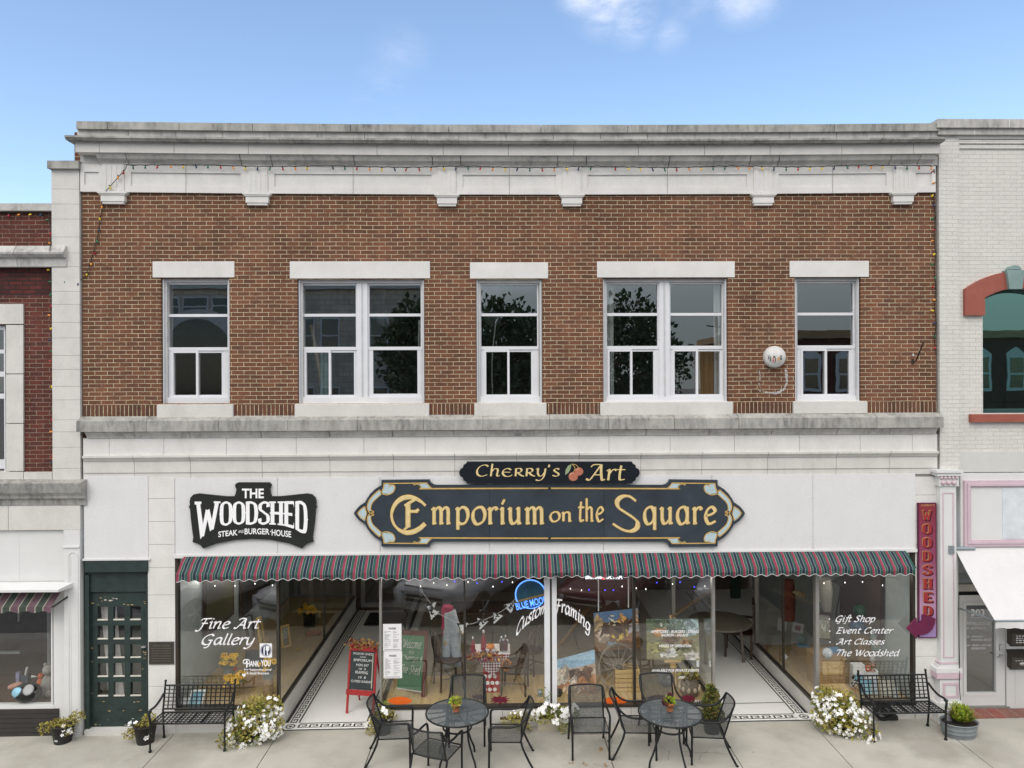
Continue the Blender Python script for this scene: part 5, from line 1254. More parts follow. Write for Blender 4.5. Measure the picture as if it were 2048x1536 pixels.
mb = MB(); mb.box(p.x - .07, p.y - .05, p.z, p.x - .015, p.y, p.z + .26); mb.box(p.x - .005, p.y - .02, p.z, p.x + .11, p.y + .05, p.z + .2, 1); mb.tube([p + Vector((.06,0,.2)), p + Vector((.09,0,.33))], .02, 5, 2)
tag(mb.build('gift_box', [mat('lavender print', (.28,.28,.42), .6, var=.3, vs=30), mat('dark blue gift bag', (.05,.07,.10), .7), K['trim']], loc=p), 'narrow lavender box and dark gift bag behind the ride on toy', 'gift box')
p = onleft(28, 1384)
mb = MB(); mb.lathe([(.001,0),(.04,.03),(.05,.12),(.035,.22),(.001,.25)], p + Vector((-.1,0,.06)), 10, 0, M=Matrix.Rotation(R(70), 3, 'Y'))
tag(mb.build('plush_toy', mat('salmon pink toy', (.60,.30,.22), .8, var=.3, vs=10), loc=p), 'salmon pink cone shaped toy lying left of the lavender box', 'toy')
rnd = random.Random(4)
pts = [U(0, 424, .03), U(30, 426, .03), U(60, 425, .03), U(96, 430, .03), U(100, 440, .02), U(103, 470, .02), U(100, 500, -.15), U(102, 530, .02)] + [U(102 + .018 * (y - 530) + math.sin(y*.1), y, .02) for y in range(550, 960, 20)]
bl_ = [U(x, 428, .02) for x in (18, 41, 64, 84)] + [U(98, 440, .02), U(102, 464, .02), U(102, 485, .01)] + [U(100 + .018 * (y - 530) + (3 if k % 2 else 0), y, .01) for k, y in enumerate(list(range(540, 900, 23)) + [897, 904, 910, 918, 926])]
string('string of coloured bulbs down the brick strip of the red brick building', pts, bl_, U(102, 700, .02), R(60), 9)

# ================================================================== right neighbour
Rb = thing('white_brick_building', 'white painted brick building with red arched window and pink trimmed shopfront', 'building', (8, 0, 0))
XS = xof(1876, 0, 620) + .004; XZ = 12.5
def rz(py, Y=0): return U(1980, py, Y).z
def rx(px, Y=0, py=700): return U(px, py, Y).x
AX0, AX1 = rx(1965.5), rx(2105); ACX = (AX0 + AX1) / 2; AW = (AX1 - AX0) / 2
zsill, zspring, zcrown = rz(826), rz(596), rz(577)
rise = zcrown - zspring; RR = (AW * AW + rise * rise) / (2 * rise); CZ = zcrown - RR
def archz(x, r_=None): r_ = r_ or RR; return CZ + math.sqrt(max(0, r_*r_ - (x - ACX)**2))
mb = MB(); Y = .0
xp = rx(1921, -.05, 600)
wallgrid(mb, xp, XZ, rz(903), zsill, [], Y, .3)
mb.add([(xp,Y,zsill),(AX0,Y,zsill),(AX0,Y,rz(270)),(xp,Y,rz(270))], [(0,1,2,3)]); mb.add([(AX1,Y,zsill),(XZ,Y,zsill),(XZ,Y,rz(270)),(AX1,Y,rz(270))], [(0,1,2,3)])
n = 16
for k in range(n):
    a, b = AX0 + (AX1-AX0)*k/n, AX0 + (AX1-AX0)*(k+1)/n
    mb.add([(a,Y,archz(a)),(b,Y,archz(b)),(b,Y,rz(270)),(a,Y,rz(270))], [(0,1,2,3)]); mb.add([(a,Y,archz(a)),(b,Y,archz(b)),(b,.25,archz(b)),(a,.25,archz(a))], [(3,2,1,0)])
mb.add([(AX0,Y,zsill),(AX0,.25,zsill),(AX0,.25,zspring),(AX0,Y,zspring)], [(0,1,2,3)])
mb.box(XS, -.035, rz(944), xp - .001, .2, rz(272)); 
mb.add([(XS,.2,rz(1000)),(XS,6,rz(1000)),(XS,6,rz(262)),(XS,.2,rz(262))], [(0,1,2,3)])
mb.build('wall', K['brickw'], Rb)
mb = MB()
for k, p in enumerate((272, 281, 290.5)): mb.box(rx(1913, -.05, 285), -.045 + .012 * k, rz(p + 7.2), XZ, -.001, rz(p), 0)
mb.build('corbel_course', K['brickw'], Rb)
mb = MB(); mb.box(rx(1875, -.13, 250), -.13, rz(255, -.13), XZ, .4, rz(238, -.13)); mb.box(rx(1877, -.09, 262), -.09, rz(269, -.09), XZ, .3, rz(255.6, -.09), 0)
x = rx(2018, -.13, 250); mb.box(x, -.132, rz(254, -.13), x + .012, -.1, rz(238.5, -.13), 1); x = rx(1948, -.09, 262); mb.box(x, -.092, rz(269, -.09), x + .008, -.08, rz(256, -.09), 1)
mb.build('coping', [K['stonemid'], K['trim']], Rb)
# red hood, keystone, sill
mb = MB(); xo0 = rx(1930, -.05, 590); ho = ACX - xo0; z0o, z1o = rz(578, -.05), rz(542, -.05); ri_ = z1o - z0o; ro = (ho*ho + ri_*ri_) / (2*ri_); CZo = z1o - ro
for side in (-1, 1):
    N = 12; pts = []
    xin0 = AX0 if side < 0 else AX1; xo_ = xo0 if side < 0 else 2 * ACX - xo0
    inner = [(xin0 + (ACX - xin0) * k / N, archz(xin0 + (ACX - xin0) * k / N)) for k in range(N + 1)]
    outer = [(xo_ + (ACX - xo_) * k / N, CZo + math.sqrt(max(0, ro*ro - (xo_ + (ACX - xo_) * k / N - ACX)**2))) for k in range(N + 1)]
    for k in range(N):
        q = [inner[k], inner[k+1], outer[k+1], outer[k]]
        if side > 0: q = q[::-1]
        mb.prism(q, -.06, .02)
    zl = rz(631); top = outer[0][1]; inn = inner[0][1]
    a, b = sorted((xo_, xin0)); 
    mb.prism([(a, zl), (b, zl), (b, inn if side < 0 else top), (a, top if side < 0 else inn)], -.06, .02)
mb.build('arch_hood', K['redpaint'], Rb)
kx = rx(2031, -.1, 555); mb = MB(); zt, zb = rz(540, -.1), rz(578, -.1)
mb.prism([(kx-.10, zb), (kx+.10, zb), (kx+.145, zt), (kx-.145, zt)], -.11, .0); mb.prism([(kx + .10*math.cos(a*math.pi/8), zt + .008 + .07*math.sin(a*math.pi/8)) for a in range(9)], -.10, .0)
mb.build('keystone', K['keyst'], Rb)
mb = MB(); mb.box(rx(1943, -.07, 835), -.07, rz(844, -.07), XZ, .02, rz(828.5, -.07)); mb.build('sill', K['redpaint'], Rb)
fr = MB(); t = .035
fr.box(AX0, .06, zsill, AX0 + t, .2, zspring); fr.box(AX0 + t, .058, zsill, AX1, .2, zsill + .06)
xm = rx(2100)
for k in range(n):
    a, b = AX0 + (AX1-AX0)*k/n, AX0 + (AX1-AX0)*(k+1)/n
    fr.prism([(a, archz(a) - .05), (b, archz(b) - .05), (b, archz(b) - .001), (a, archz(a) - .001)], .06, .2)
wo_ = fr.build('arched_window', K['greenfr'], Rb)
gl = MB()
for k in range(n):
    a, b = AX0 + (AX1-AX0)*k/n, AX0 + (AX1-AX0)*(k+1)/n
    gl.add([(a,.13,zsill),(b,.13,zsill),(b,.13,archz(b)),(a,.13,archz(a))], [(0,1,2,3)])
gl.build('pane', K['glassg'], wo_)
mb = MB(); mb.box(AX0 - .3, 1.8, zsill - .6, XZ, 1.85, zcrown + .6); mb.box(AX0 - .3, .3, zsill - .62, XZ, 1.8, zsill - .6)
mb.build('upper_room', K['room'], Rb)
mb = MB(); mb.pbox(2008, 785, 2012, 820, .5, .52); mb.pbox(1985, 803, 2040, 806, .5, .52); mb.build('window_guard', mat('dark teal metal', (.03,.06,.06), .5), Rb)
# rendered band, timber shopfront
mb = MB(); mb.box(xp, -.012, rz(944), XZ, .2, rz(903)); mb.build('rendered_band', mat('grey render', (.56,.56,.535), .9, var=.04), Rb)
DX0, DX1 = rx(1917, .3, 1300), rx(2011, .3, 1300)
mb = MB(); zh = rz(1098, -.01); zfl = U(1965, 1413, .3).z
mb.box(rx(1921, -.02, 1000), -.02, zh, XZ, .2, rz(945.5)); mb.box(rx(2013, .28, 1300), .28, -.1, XZ, .34, zh)
mb.box(rx(1912, .0, 1300), .0, -.1, rx(1917, .0, 1300), .4, zh); mb.box(DX0 - .02, .36, rz(1180, .36), DX1 + .3, .4, zh)
for px in (2030,): x = rx(px, .28, 1300); mb.box(x, .275, -.1, x + .006, .28, zh)
mb.build('shopfront_board', K['trim'], Rb)
# pink framed sign panel
mb = MB(); x0, x1, z0, z1 = rx(1929, -.05, 1026), XZ - .5, rz(1093, -.05), rz(961, -.05)
w_ = .105
for i, (d0, d1, yy, m) in enumerate(((0, .045, -.055, 0), (.045, .085, -.07, 0), (.085, .105, -.05, 0))):
    mb.box(x0 + d0, yy, z0 + d0, x0 + d1, -.021, z1 - d0, m); mb.box(x0 + d1, yy + .001, z1 - d1, x1 - d1, -.021, z1 - d0, m); mb.box(x0 + d1, yy + .001, z0 + d0, x1 - d1, -.021, z0 + d1, m)
mb.box(x0 + .105, -.03, z0 + .105, x1, -.021, z1 - .105, 1); x = rx(2004.5, -.03, 1030); mb.box(x, -.036, rz(1078, -.03), x1, -.031, rz(975.5, -.03), 2)
mb.build('sign_frame', [K['pink'], K['trim'], mat('blank pale board', (.60,.64,.67), .5)], Rb)
# cast iron column with pink details
mb = MB(); Y = -.12; pk = MB()
def cb(m_, x0, y0, x1, y1, yf, yb=.0): m_.pbox(x0, y0, x1, y1, yf, yb)
cb(mb, 1881, 973, 1913, 1330, Y); cb(mb, 1873.5, 940.5, 1927, 946, Y - .07); cb(mb, 1875, 946.4, 1922, 952, Y - .05); cb(mb, 1879, 952.4, 1918, 972.6, Y - .02)
cb(mb, 1877, 1330.4, 1919, 1337, Y - .03); cb(mb, 1873, 1337.4, 1925, 1346, Y - .06); cb(mb, 1880, 1359, 1922, 1440, Y - .03); cb(mb, 1873, 1406, 1924, 1420, Y - .05); cb(mb, 1876, 1421, 1926, 1452, Y - .04)
mb.build('column', K['trim'], Rb)
for k in range(5): pk.ball(U(1883 + k * 7.6, 955.5, Y - .03), .026, 0, 8, 6)
for k in range(3): pk.ball(U(1886 + k * 11, 965.5, Y - .025), .04, 0, 8, 6)
cb(pk, 1874, 1346.4, 1926, 1358, Y - .062)
def frame(x0, y0, x1, y1, w_, yf, yb):
    cb(pk, x0, y0, x1, y0 + w_, yf, yb); cb(pk, x0, y1 - w_, x1, y1, yf, yb); cb(pk, x0, y0 + w_ + .05, x0 + w_, y1 - w_ - .05, yf, yb); cb(pk, x1 - w_, y0 + w_ + .05, x1, y1 - w_ - .05, yf, yb)
frame(1886, 985, 1908.5, 1316, 2.2, Y - .008, Y + .01); frame(1886.5, 1366, 1918, 1396, 4.6, Y - .042, Y - .02); cb(pk, 1879, 1325, 1916, 1328, Y - .01)
pk.build('pink_ornament', K['pink'], Rb)
# recessed glass door 303
dr = MB(); Y = .30
dx = [rx(p, Y, 1300) for p in (1919, 1932, 1991, 2010)]; dzz = [rz(p, Y) for p in (1411, 1385, 1210, 1190)]
wallgrid(dr, dx[0], dx[3], dzz[0], dzz[3], [(dx[1], dzz[1], dx[2], dzz[2])], Y, Y + .05)
fr = .012
dr.box(dx[1] - .05, Y - .012, dzz[1] - .05, dx[1], Y - .001, dzz[2] + .05); dr.box(dx[2], Y - .012, dzz[1] - .05, dx[2] + .05, Y - .001, dzz[2] + .05); dr.box(dx[1], Y - .011, dzz[2], dx[2], Y - .001, dzz[2] + .05); dr.box(dx[1], Y - .011, dzz[1] - .05, dx[2], Y - .001, dzz[1])
do = dr.build('door', K['trim'], Rb)
gl = MB(); gl.add([(dx[1],Y+.03,dzz[1]),(dx[2],Y+.03,dzz[1]),(dx[2],Y+.03,dzz[2]),(dx[1],Y+.03,dzz[2])], [(0,1,2,3)]); gl.build('pane', K['glassw'], do)
lt = MB(); YL = Y + .024
for s, a, b, c_, d_, bo in (('303', 1942, 1218.3, 1969, 1232, .03), ('SOUTH ST.', 1942, 1233.4, 1969, 1236.4, 0), ('BUSINESS OFFICE FOR:', 1934, 1244, 1981.6, 1247.6, .01), ('A1 - BRUTON & CO.', 1933.4, 1254.2, 1973, 1258.2, .01),
    ('A2 - PRINCIPAL', 1934, 1271.2, 1966, 1275, .01), ('FINANCIAL GROUP', 1943, 1277.3, 1982.6, 1281.2, .01), ('A3 - HELEN S. BOYLAN', 1934, 1288.6, 1982, 1292.6, .01), ('FOUNDATION', 1943, 1294.6, 1971.4, 1298.6, .01)): ptext(lt, s, a, b, c_, d_, YL, 0, bold=bo)
lt.box(rx(1934, YL, 1250), YL, rz(1249.3, YL), rx(1981.6, YL, 1250), YL + .002, rz(1248.7, YL)); lt.build('lettering', K['letter'], do)
hd = MB(); p = U(2002, 1297, Y - .01); hd.box(p.x - .03, p.y - .015, p.z - .04, p.x + .03, Y - .001, p.z + .06); hd.box(p.x - .025, p.y - .02, p.z - .15, p.x + .02, Y - .001, p.z - .09); hd.tube([p + Vector((-.005,-.05,-.12)), p + Vector((-.09,-.055,-.12))], .013, 6); hd.tube([p + Vector((-.005,-.01,-.12)), p + Vector((-.005,-.055,-.12))], .012, 6); hd.build('door_handle', K['chrome'], do)
mb = MB()
mb.box(dx[0] - .02, Y - .01, rz(1182, Y), dx[3] + .1, Y + .05, rz(1171, Y), 0); mb.box(dx[0] - .02, Y - .03, rz(1171, Y) + .003, dx[3] + .1, Y + .05, rz(1168, Y), 0)
to = mb.build('transom', mat('beige transom bar', (.5,.47,.42), .6), Rb)
gl = MB(); gl.add([(dx[0]-.02,Y+.03,rz(1168,Y)),(dx[3]+.1,Y+.03,rz(1168,Y)),(dx[3]+.1,Y+.03,zh),(dx[0]-.02,Y+.03,zh)], [(0,1,2,3)]); gl.build('pane', K['glassw'], to)
mb = MB(); mb.box(dx[0] - .3, 1.5, -.2, XZ, 1.55, zh + .3); mb.box(dx[0] - .3, .42, zh + .1, XZ, 1.5, zh + .12); mb.build('stair_hall', mat('dark grey hall', (.09,.09,.09), .9), Rb)
mb = MB(); mb.box(dx[0] - .02, Y - .04, -.1, dx[3] + .05, Y + .1, dzz[0] - .004); mb.build('door_threshold', K['alugrey'], Rb)
mb = MB(); x0, x1 = rx(1926, -.05, 1440), XZ; y1_ = .26
mb.add([(x0,-.055,G*x0+.006),(x1,-.055,G*x1+.006),(x1,y1_,zfl-.02),(x0,y1_,zfl-.02)], [(0,1,2,3)])
mb.v = [(v[0], v[1], v[2]) for v in mb.v]
kp = K['brickp'].node_tree
struct(mb.build('brick_pavement', K['brickp']))
# white drop awning
wa = thing('awning', 'white canvas drop awning with scalloped edge over the glass door on the right', 'awning', U(1990, 1100, -.02))
x0, zt_ = rx(1910, -.03, 1097), rz(1096, -.03); pb = U(1991, 1244, -.95); pv = U(1991, 1259, -.96)
mb = MB(); N = 26; xs = [x0 + (XZ - .3 - x0) * k / N for k in range(N + 1)]; vs = []
for x in xs:
    for j in range(7):
        f = j / 6; vs.append((x + .0, -.03 - (.92) * f, zt_ + (pb.z - zt_) * f - .035 * math.sin(math.pi * f) + .006 * math.sin(x * 5 + f * 4)))
mb.add(vs, [(k*7+j, k*7+j+1, (k+1)*7+j+1, (k+1)*7+j) for k in range(N) for j in range(6)], 0, True)
mb.build('awning_fabric', K['canvasw'], wa)
mb = MB(); vs = []; N2 = 90
for k in range(N2 + 1):
    x = x0 + (XZ - .3 - x0) * k / N2; u = (x - x0) / .19
    vs += [(x, -.951, pb.z), (x, -.955 + .01*math.sin(x*8), pv.z + .02 * abs(math.sin(math.pi * u)))]
mb.add(vs, [(2*k, 2*k+2, 2*k+3, 2*k+1) for k in range(N2)], 0, True); mb.build('valance', K['canvasw'], wa)
mb = MB(); a_ = U(1917, 1216, .0); mb.tube([a_, (x0 + .03, -.94, pb.z + .005)], .017, 8); mb.tube([(x0, -.94, pb.z + .01), (XZ - .3, -.94, pb.z + .01)], .018, 8); mb.tube([(x0 - .06, -.05, zt_), (x0 + .3, -.05, zt_)], .03, 10)
mb.tube([U(1902, 1098, -.09), U(1902, 1112, -.1), U(1906, 1119, -.1), U(1909, 1114, -.1)], .009, 6, smooth=4); mb.obox(U(1900, 1098, -.1), (.08,.1,.12)); mb.build('awning_arm', K['galv'], wa)
# letter boxes
for i, (py, lab) in enumerate(((1257, 'dark bronze wall letterbox with white label, the upper of the pair beside the glass door'), (1304, 'dark bronze wall letterbox with silver emblem, the lower of the pair beside the glass door'))):
    t = thing('letterbox', lab, 'letterbox', U(2040, py + 36, .26), group='letterboxes beside the glass door')
    m_ = MB(); x0_, x1_ = rx(2024, .16, py), rx(2024, .16, py) + .34; z1_, z0_ = rz(py, .16), rz(py + 38, .16)
    pr = [(.018, z0_ + .03), (-.06, z0_), (-.1, z0_ + .04), (-.11, z1_ - .1), (.018, z1_ - .05)]
    m_.profx([(y + .26, z) for y, z in pr], x0_, x1_); m_.build('box_body', K['bronze'], t)
    m_ = MB(); m_.profx([(.145, z1_ - .115), (.142, z1_ - .09), (.278, z1_), (.278, z1_ - .045)], x0_ - .012, x1_ + .012); m_.build('lid', K['bronze'], t)
    m_ = MB()
    if i == 0:
        rnd = random.Random(3)
        for r_ in range(4):
            z = z1_ - .13 - r_ * .035; x = x0_ + .06
            while x < x0_ + .26: ww = rnd.uniform(.015, .05); m_.box(x, .1465, z, x + ww, .155, z + .014); x += ww + .02
    else:
        m_.lathe([(.055,0),(.05,.012),(.001,.016)], ((x0_ + x1_)/2, .152, (z0_+z1_)/2 - .04), 16, 0, sx=1, sy=.6, M=Matrix.Rotation(R(90), 3, 'X'))
        for k in range(5): m_.box(x0_ + .05 + k*.045, .1465, z1_ - .15, x0_ + .08 + k*.045, .155, z1_ - .135)
    m_.build('label', K['letter'] if i == 0 else K['chrome'], t)
mb = MB(); mb.tube([U(1918, 1216, -.02), U(1918, 1260, -.17), U(1919, 1330, -.17), U(1919, 1370, -.2), U(1921, 1400, -.2)], .006, 5, smooth=4)
tag(mb.build('cable', K['black'], loc=U(1919, 1330, -.05)), 'thin black cable hanging down beside the white column with pink trim', 'cable')
# ================================================================== pavement furniture
def gz(x): return G * x
# ---- patio arm chair, faces +Y
def make_chair(label):
    t = thing('patio_chair', label, 'chair', (0,0,0), 0, 'steel mesh patio chairs')
    W = .265
    def bk(u, v):                         # curved mesh back: u -1..1, v 0..1
        return Vector((u * (W - .02 + .0 * v), -.205 - .135 * v - .055 * (1 - u*u) * (.5 + .5*v), .43 + .47 * v))
    for s in (-1, 1):
        m = MB(); m.tube([(s*W, -.39, 0), (s*W, -.31, .16), (s*W, -.235, .34), (s*W, -.215, .43)], .016, 8, smooth=4); m.lathe([(.016,0),(.016,.02)], (s*W, -.39, 0), 8); m.build('leg', K['iron'], t, local=True)
        m = MB(); m.tube([(s*W, .24, 0), (s*W, .235, .43)], .016, 8); m.lathe([(.016,0),(.016,.02)], (s*W, .24, 0), 8); m.build('leg', K['iron'], t, local=True)
        m = MB(); pts = [(s*W, .236, .43), (s*(W+.004), .238, .50), (s*(W+.008), .238, .60), (s*(W+.012), .215, .655), (s*(W+.015), .12, .668), (s*(W+.012), -.06, .665), (s*(W+.005), -.19, .70), (s*W, -.29, .80), (s*(W-.015), -.335, .895)]
        m.tube(pts, .0165, 8, smooth=5)
        for k in range(7): m.ball((s*(W+.003), .237, .47 + k*.016), .0185, 0, 8, 4, (1, 1, .55))
        m.build('armrest', K['iron'], t, local=True)
    m = MB()
    n = 8; us = [-1 + 2*k/n for k in range(n+1)]; vs = [bk(u, v) for u in us for v in (0, .33, .66, 1)]
    m.add(vs, [(k*4+j, k*4+j+1, (k+1)*4+j+1, (k+1)*4+j) for k in range(n) for j in range(3)], 0, True)
    m.tube([bk(u, 1) for u in us], .0135, 8, 1); m.tube([bk(u, 0) for u in us], .009, 6, 1); m.tube([bk(-1, v) for v in (0,.5,1)], .0125, 8, 1); m.tube([bk(1, v) for v in (0,.5,1)], .0125, 8, 1)
    m.build('backrest', [K['meshm'], K['iron']], t, local=True)
    m = MB(); nx, ny = 6, 5; vs = []
    for i in range(nx+1):
        for j in range(ny+1):
            x = -W + .01 + (2*W - .02) * i/nx; y = -.215 + .455 * j/ny
            vs.append((x, y, .432 - .018 * math.sin(math.pi*j/ny) - (.03 if j == ny else 0)))
    m.add(vs, [(i*(ny+1)+j, (i+1)*(ny+1)+j, (i+1)*(ny+1)+j+1, i*(ny+1)+j+1) for i in range(nx) for j in range(ny)], 0, True)
    m.tube([(-W,-.215,.43),(-W,.236,.43),(W,.236,.43),(W,-.215,.43)], .012, 8, 1, closed=True)
    m.build('seat', [K['meshm'], K['iron']], t, local=True)
    return t
def face(dx, dy): return math.atan2(-dx, dy)       # rotation that turns +Y to (dx, dy)
ch0 = make_chair('patio chair facing right at the left end of the left cafe table'); ch0.scale = (1, 1, .915)
def setc(o, px, py, dx, dy, first=False, lab=None):
    p = GP(px, py)
    if o is None: return dup(ch0, (p.x, p.y, gz(p.x)), face(dx, dy), lab)
    o.location = (p.x, p.y, gz(p.x)); o.rotation_euler = (0,0,face(dx, dy)); return o
setc(ch0, 790, 1514, 1, .05)
setc(None, 1013, 1521, -1, .03, lab='patio chair facing left at the right end of the left cafe table')
setc(None, 874, 1556, .42, 1, lab='patio chair nearest the street with its back to the viewer before the left table')
setc(None, 935, 1478, 0, -1, lab='patio chair against the shop base behind the left cafe table')
setc(None, 1178, 1503, 0, -1, lab='patio chair standing alone between the two cafe tables, facing the street')
setc(None, 1274, 1502, 1, -.05, lab='patio chair facing right at the left end of the right cafe table')
setc(None, 1412, 1512, -1, .12, lab='patio chair facing left at the right end of the right cafe table')
setc(None, 1324, 1474, .05, -1, lab='patio chair against the shop base behind the right cafe table')
# ---- round cafe tables
def make_table(label):
    t = thing('cafe_table', label, 'table', (0,0,0), 0, 'round steel cafe tables'); r = .445; h = .715
    m = MB(); n = 40; m.add([(r*math.cos(2*math.pi*k/n), r*math.sin(2*math.pi*k/n), h) for k in range(n)], [tuple(range(n))], 0)
    m.tube([(r*math.cos(2*math.pi*k/n), r*math.sin(2*math.pi*k/n), h - .004) for k in range(n)], .013, 8, 1, closed=True)
    m.build('tabletop', [K['topm'], K['iron']], t, local=True)
    m = MB()
    for a in (R(20), R(110)): m.tube([(-r*math.cos(a), -r*math.sin(a), h-.02), (r*math.cos(a), r*math.sin(a), h-.02)], .012, 6)
    for a in (0, 90, 180, 270):
        a = R(a + 65); m.tube([(r*.95*math.cos(a-.35), r*.95*math.sin(a-.35), h-.02), (r*.45*math.cos(a), r*.45*math.sin(a), h-.024), (r*.95*math.cos(a+.35), r*.95*math.sin(a+.35), h-.02)], .01, 6, smooth=5)
    m.tube([(.2*math.cos(2*math.pi*k/24), .2*math.sin(2*math.pi*k/24), .50) for k in range(24)], .014, 8, closed=True)
    m.build('top_support', K['iron'], t, local=True)
    for a in (45, 135, 225, 315):
        a = R(a); c, s = math.cos(a), math.sin(a); m = MB()
        m.tube([(c*.22, s*.22, h-.02), (c*.215, s*.215, .60), (c*.205, s*.205, .50), (c*.225, s*.225, .36), (c*.29, s*.29, .20), (c*.345, s*.345, .09), (c*.36, s*.36, .0)], .0145, 8, smooth=4); m.build('leg', K['iron'], t, local=True)
    return t
t0 = make_table('round black steel cafe table with a terracotta pot of yellow green leaves')
p1, p2 = PZ(914.5, 1425, .715 - .01), PZ(1340.5, 1424.5, .715 + .02)
t0.location = (p1.x, p1.y, gz(p1.x)); t0.rotation_euler = (0,0,R(4))
dup(t0, (p2.x, p2.y, gz(p2.x)), R(-22), 'round black steel cafe table with a terracotta pot of green and purple leaves')

# ---- leaves and flowers
def leaves(m, c, rad, n, size, mats, rnd, squash=(1,1,1), hollow=.0, droop=0, long_=1.0):
    c = Vector(c)
    for _ in range(n):
        while True:
            v = Vector((rnd.uniform(-1,1), rnd.uniform(-1,1), rnd.uniform(-1,1)))
            if hollow < v.length <= 1: break
        p = c + Vector((v.x*rad*squash[0], v.y*rad*squash[1], v.z*rad*squash[2] - droop * (v.x*v.x+v.y*v.y) * rad))
        s = size * rnd.uniform(.6, 1.4); d = (v + Vector((rnd.uniform(-.8,.8), rnd.uniform(-.8,.8), rnd.uniform(-.3,.9)))).normalized()
        u = d.cross(Vector((rnd.uniform(-1,1), rnd.uniform(-1,1), rnd.uniform(-1,1)))).normalized(); nn = d.cross(u) * .25 * s
        d = d * long_
        m.add([p, p + d*s*.5 + u*s*.36 + nn, p + d*s, p + d*s*.5 - u*s*.36 + nn], [(0,1,2,3)], rnd.choice(mats))
def flower(m, p, r, rnd, mi=0, petals=5, ctr=None, dirn=None):
    d = Vector(dirn) if dirn is not None else Vector((rnd.uniform(-.8,.8), rnd.uniform(-1.3,.1), rnd.uniform(.1,1)))
    d.normalize(); u = d.cross(Vector((0,0,1)) if abs(d.z) < .9 else Vector((1,0,0))).normalized(); w = d.cross(u)
    for k in range(petals):
        a = 2*math.pi*(k + rnd.random()*.15)/petals; da = min(.6, 2.7/petals); e = u*math.cos(a) + w*math.sin(a); f = u*math.cos(a+da) + w*math.sin(a+da); g = u*math.cos(a-da) + w*math.sin(a-da)
        m.add([p, p + f*r*.75 + d*r*.12, p + e*r + d*r*.22, p + g*r*.75 + d*r*.12], [(0,1,2,3)], mi)
    if ctr is not None: m.ball(p + d*r*.1, r*.22, ctr, 8, 5)
def bucket(m, c, r0, r1, h, m0=0, m1=1, sx=1, sy=1):
    m.lathe([(r0,0),(r1,h),(r1*1.05,h),(r1*1.05,h-.012),(r1*.97,h-.012),(r1*.94,h-.03)], c, 24, m0, True, sx, sy)
    m.lathe([(r1*.93,h-.03),(.001,h-.02)], c, 24, m1, False, sx, sy)
LM = [K['leafy'], K['leafg'], K['leafo'], K['leafb'], K['leafd'], K['leafp']]
def planter(label, loc, r0, r1, h, pm, groups, flowers, seed, cat='planter', shape=None, name='planter'):
    rnd = random.Random(seed); t = thing(name, label, cat, loc); L = Vector(loc)
    m = MB()
    if shape: shape(m, L)
    else: bucket(m, L, r0, r1, h)
    m.build('pot', [pm, K['soil']], t)
    m = MB()
    for c, rad, n, size, mats, sq, dr in groups: leaves(m, L + Vector(c), rad, n, size, mats, rnd, sq, 0, dr)
    m.build('foliage', LM, t)
    if flowers:
        m = MB()
        for c, rad, n, size, sq in flowers:
            cl_ = [Vector((rnd.gauss(0,1), rnd.gauss(-.5,.8), rnd.gauss(0,1))).normalized() for _ in range(max(3, n // 7))]
            for _ in range(n):
                v = (rnd.choice(cl_) + Vector((rnd.gauss(0,.24), rnd.gauss(0,.2), rnd.gauss(0,.24)))).normalized() * rnd.uniform(.8, 1.12)
                flower(m, L + Vector(c) + Vector((v.x*rad*sq[0], v.y*rad*sq[1], v.z*rad*sq[2])), size * rnd.uniform(.75,1.2), rnd, 0, 5, None, v + Vector((0,-.5,.3)))
        m.build('flowers', K['petal'], t)
    return t
def foot(px, py): p = GP(px, py); return Vector((p.x, p.y, gz(p.x)))
# big white flower tubs
def tubs(px, py, w, h, label, seed, flip=1):
    p = foot(px, py)
    def shp(m, L): bucket(m, L, .16, .2, .2)
    hw = w / 2
    hw *= flip; L_ = [(-.62,-.18,.10,.24), (-.2,-.08,.20,.30), (.28,-.06,.24,.30), (.62,-.02,.20,.24), (.1,.06,.40,.26), (.52,.06,.44,.24), (.74,.04,.56,.12), (-.5,.08,.34,.14)]
    planter(label, p, 0, 0, 0, K['blkpl'], [((hw*x, y, z*h/.56), r_, int(4300*r_*r_), .048, [0,0,1,2,0], (1.1,.8,.75), 0) for x, y, z, r_ in L_],
        [((hw*x, y, z*h/.56), r_*.98, int(760*r_*r_), .030, (1.1,.85,.8)) for x, y, z, r_ in L_], seed, 'flowers', shp)
tubs(506, 1479, .70, .56, 'mound of white flowers in a hidden tub right of the left bench', 11)
tubs(1684, 1463, .68, .58, 'mound of white flowers in a hidden tub left of the right bench', 12, -1)
# black buckets with straggly yellow plants
def scr(label, px, py, seed, parts, fl, r0=.12, r1=.165, h=.28):
    planter(label, foot(px, py), r0, r1, h, K['blkpl'], parts, fl, seed)
P_ = lambda x, z, r=.1, n=110, y=-.05, m=(0,0,0,2): ((x, y, z), r, n, .034, list(m), (1.2,.9,.7), .3)
scr('black bucket with straggly yellowing flowers before the white column', 126, 1483, 21, [P_(-.05,.3), P_(-.22,.24), P_(-.02,.18,.08), P_(.12,.34), P_(.24,.42,.09), P_(.08,.2,.08)], [((-.03,-.05,.2), .16, 12, .028, (1.2,.8,.9))])
scr('black bucket with straggly yellowing flowers beside the green door', 291, 1484, 22, [P_(-.1,.24), P_(-.2,.16,.08), P_(.0,.2), P_(.08,.38,.1), P_(.02,.12,.08)], [((-.08,-.08,.2), .18, 9, .034, (1.2,.8,.8))])
scr('black bucket with white flowers behind the leftmost patio chair', 766, 1465, 23, [P_(-.02,.34), P_(.1,.3), P_(-.1,.22), P_(-.14,.08,.1), P_(0,.42,.1,90,-.02,(0,2,1))], [((0,-.05,.32), .17, 22, .030, (1.1,.8,.8))])
